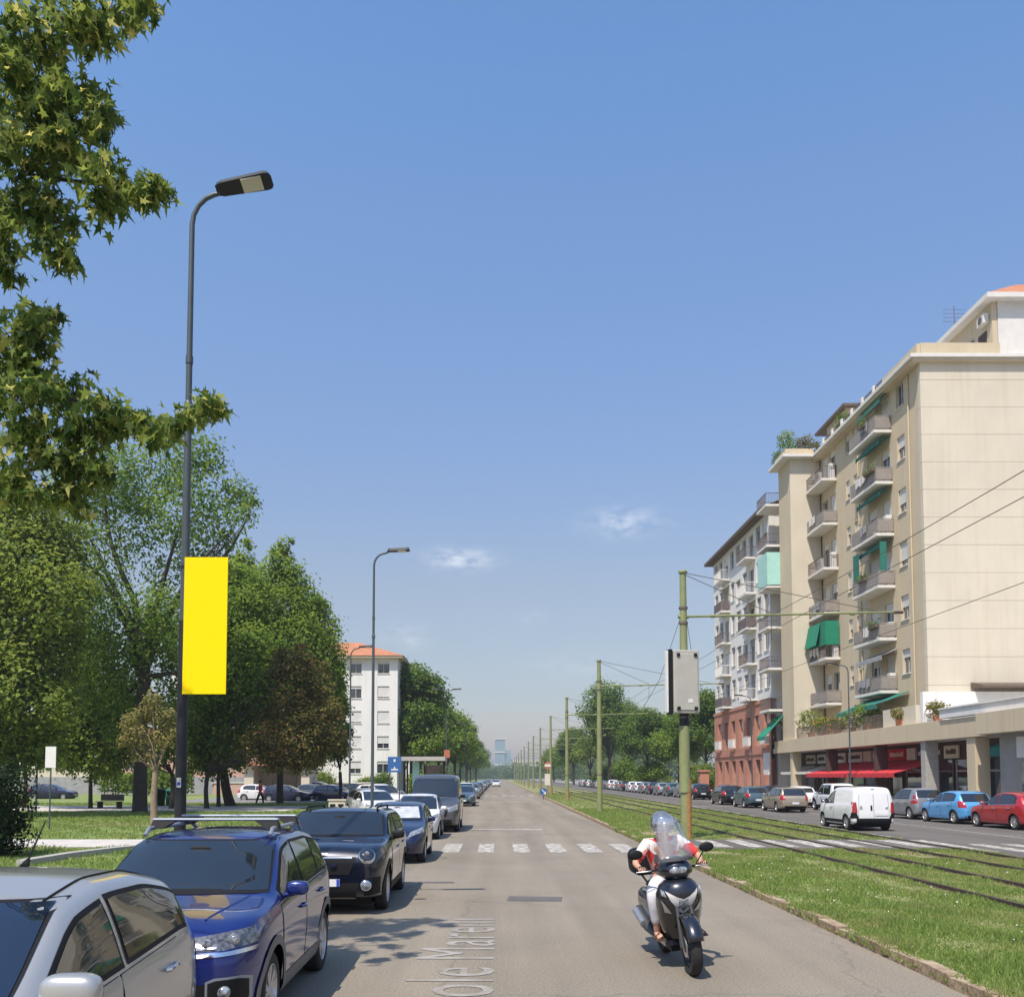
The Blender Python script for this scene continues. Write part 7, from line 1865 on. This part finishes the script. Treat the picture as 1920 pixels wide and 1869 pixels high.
for s in (-1, 1):
    sh = V3((s * .19, .1, 1.36)); elb = V3((s * .37, -.02, 1.17))
    shirt.append([2, (sh, .08), (sh.lerp(elb, .55), .068), (sh.lerp(elb, .98), .058)])
skinned('shirt', shirt, shirt_mat(), rid)
M['trouser'] = pmat('pale_trousers', (.6, .59, .62), .9, .12, 5, bump=.25, bscale=14)
tro = [[(hip, (.165, .135)), (hip + V3((0, .0, .1)), (.15, .118))]]
for s in (-1, 1):
    kn, an = knees[s], feet[s]
    tro.append([0, (V3((s * .1, .15, .89)), .112), (V3((s * .18, -.04, .87)), .096), (kn, .082), (kn.lerp(an, .5), .068), (kn.lerp(an, .86), .055)])
skinned('trousers', tro, M['trouser'], rid)
for s in (-1, 1):
    an = feet[s]; q = MB()
    q.prism([(s * .235 - .05, an.y + .05), (s * .235 + .05, an.y + .05), (s * .235 + .055, an.y - .23), (s * .235 - .055, an.y - .23)], 'Z', .328, .345)
    q.tube([(s * .235 - .052, an.y - .12, .345), (s * .235, an.y - .13, .4), (s * .235 + .052, an.y - .12, .345)], .012, 5)
    q.build('sandal', M['brown'], rid, world=False)
# a walker in red in the park
px_ = W(488, 1500, 67.5).x
wk = thing('person', 'person in a red top and dark trousers walking in the park shade', 'person', (px_, 67.5, .1), R(80))
bd_ = [[(V3((0, 0, .92)), (.13, .1)), (V3((0, .01, 1.1)), (.12, .095)), (V3((0, 0, 1.32)), (.15, .1)), (V3((0, 0, 1.47)), .055), (V3((0, -.02, 1.58)), .088), (V3((0, -.02, 1.69)), .08)]]
for s in (-1, 1):
    bd_.append([2, (V3((s * .18, 0, 1.4)), .058), (V3((s * .23, s * .08, 1.12)), .042), (V3((s * .22, s * .12 - .08, .88)), .03), (V3((s * .22, s * .12 - .1, .79)), (.035, .02))])
    bd_.append([0, (V3((s * .09, 0, .88)), .09), (V3((s * .09, -s * .16, .5)), .062), (V3((s * .09, -s * .24 + .05, .1)), .042), (V3((s * .09, -s * .24 - .1, .04)), (.04, .03))])
wb_ = skinned('body', bd_, M['skin'], wk)
skinned('top', [[(V3((0, 0, .9)), (.155, .125)), (V3((0, .01, 1.1)), (.145, .115)), (V3((0, 0, 1.33)), (.172, .12)), (V3((0, 0, 1.44)), .08)]] + [[2, (V3((s * .18, 0, 1.4)), .075), (V3((s * .23, s * .08, 1.12)), .056), (V3((s * .22, s * .1 - .06, .92)), .045)] for s in (-1, 1)], M['redtop'], wk)
skinned('trousers', [[(V3((0, 0, .92)), (.15, .12)), (V3((0, 0, 1.0)), (.14, .11))]] + [[0, (V3((s * .09, 0, .88)), .108), (V3((s * .09, -s * .16, .5)), .08), (V3((s * .09, -s * .23 + .05, .14)), .06)] for s in (-1, 1)], M['black'], wk)
MB().ball((0, .015, 1.66), (.1, .115, .1), 14, 9).build('hair', M['bark'], wb_, smooth=60, world=False)
MB().ball((0, -.125, 1.6), (.012, .016, .02), 6, 5).build('nose', M['skin'], wb_, smooth=60, world=False)
# ------------------------------------------------------------------ summer haze
hz = MB().bb(-2600, 2600, -400, 3600, -1.4, 66).build('haze', None); hz['kind'] = 'stuff'
hm = bpy.data.materials.new('haze_air'); hm.use_nodes = True
nt = hm.node_tree; nt.nodes.clear(); ho_ = nt.nodes.new('ShaderNodeOutputMaterial'); pv = nt.nodes.new('ShaderNodeVolumePrincipled')
pv.inputs['Color'].default_value = (.9, .94, 1, 1); pv.inputs['Density'].default_value = .0004; pv.inputs['Anisotropy'].default_value = .35
nt.links.new(pv.outputs[0], ho_.inputs['Volume']); hz.data.materials.append(hm)
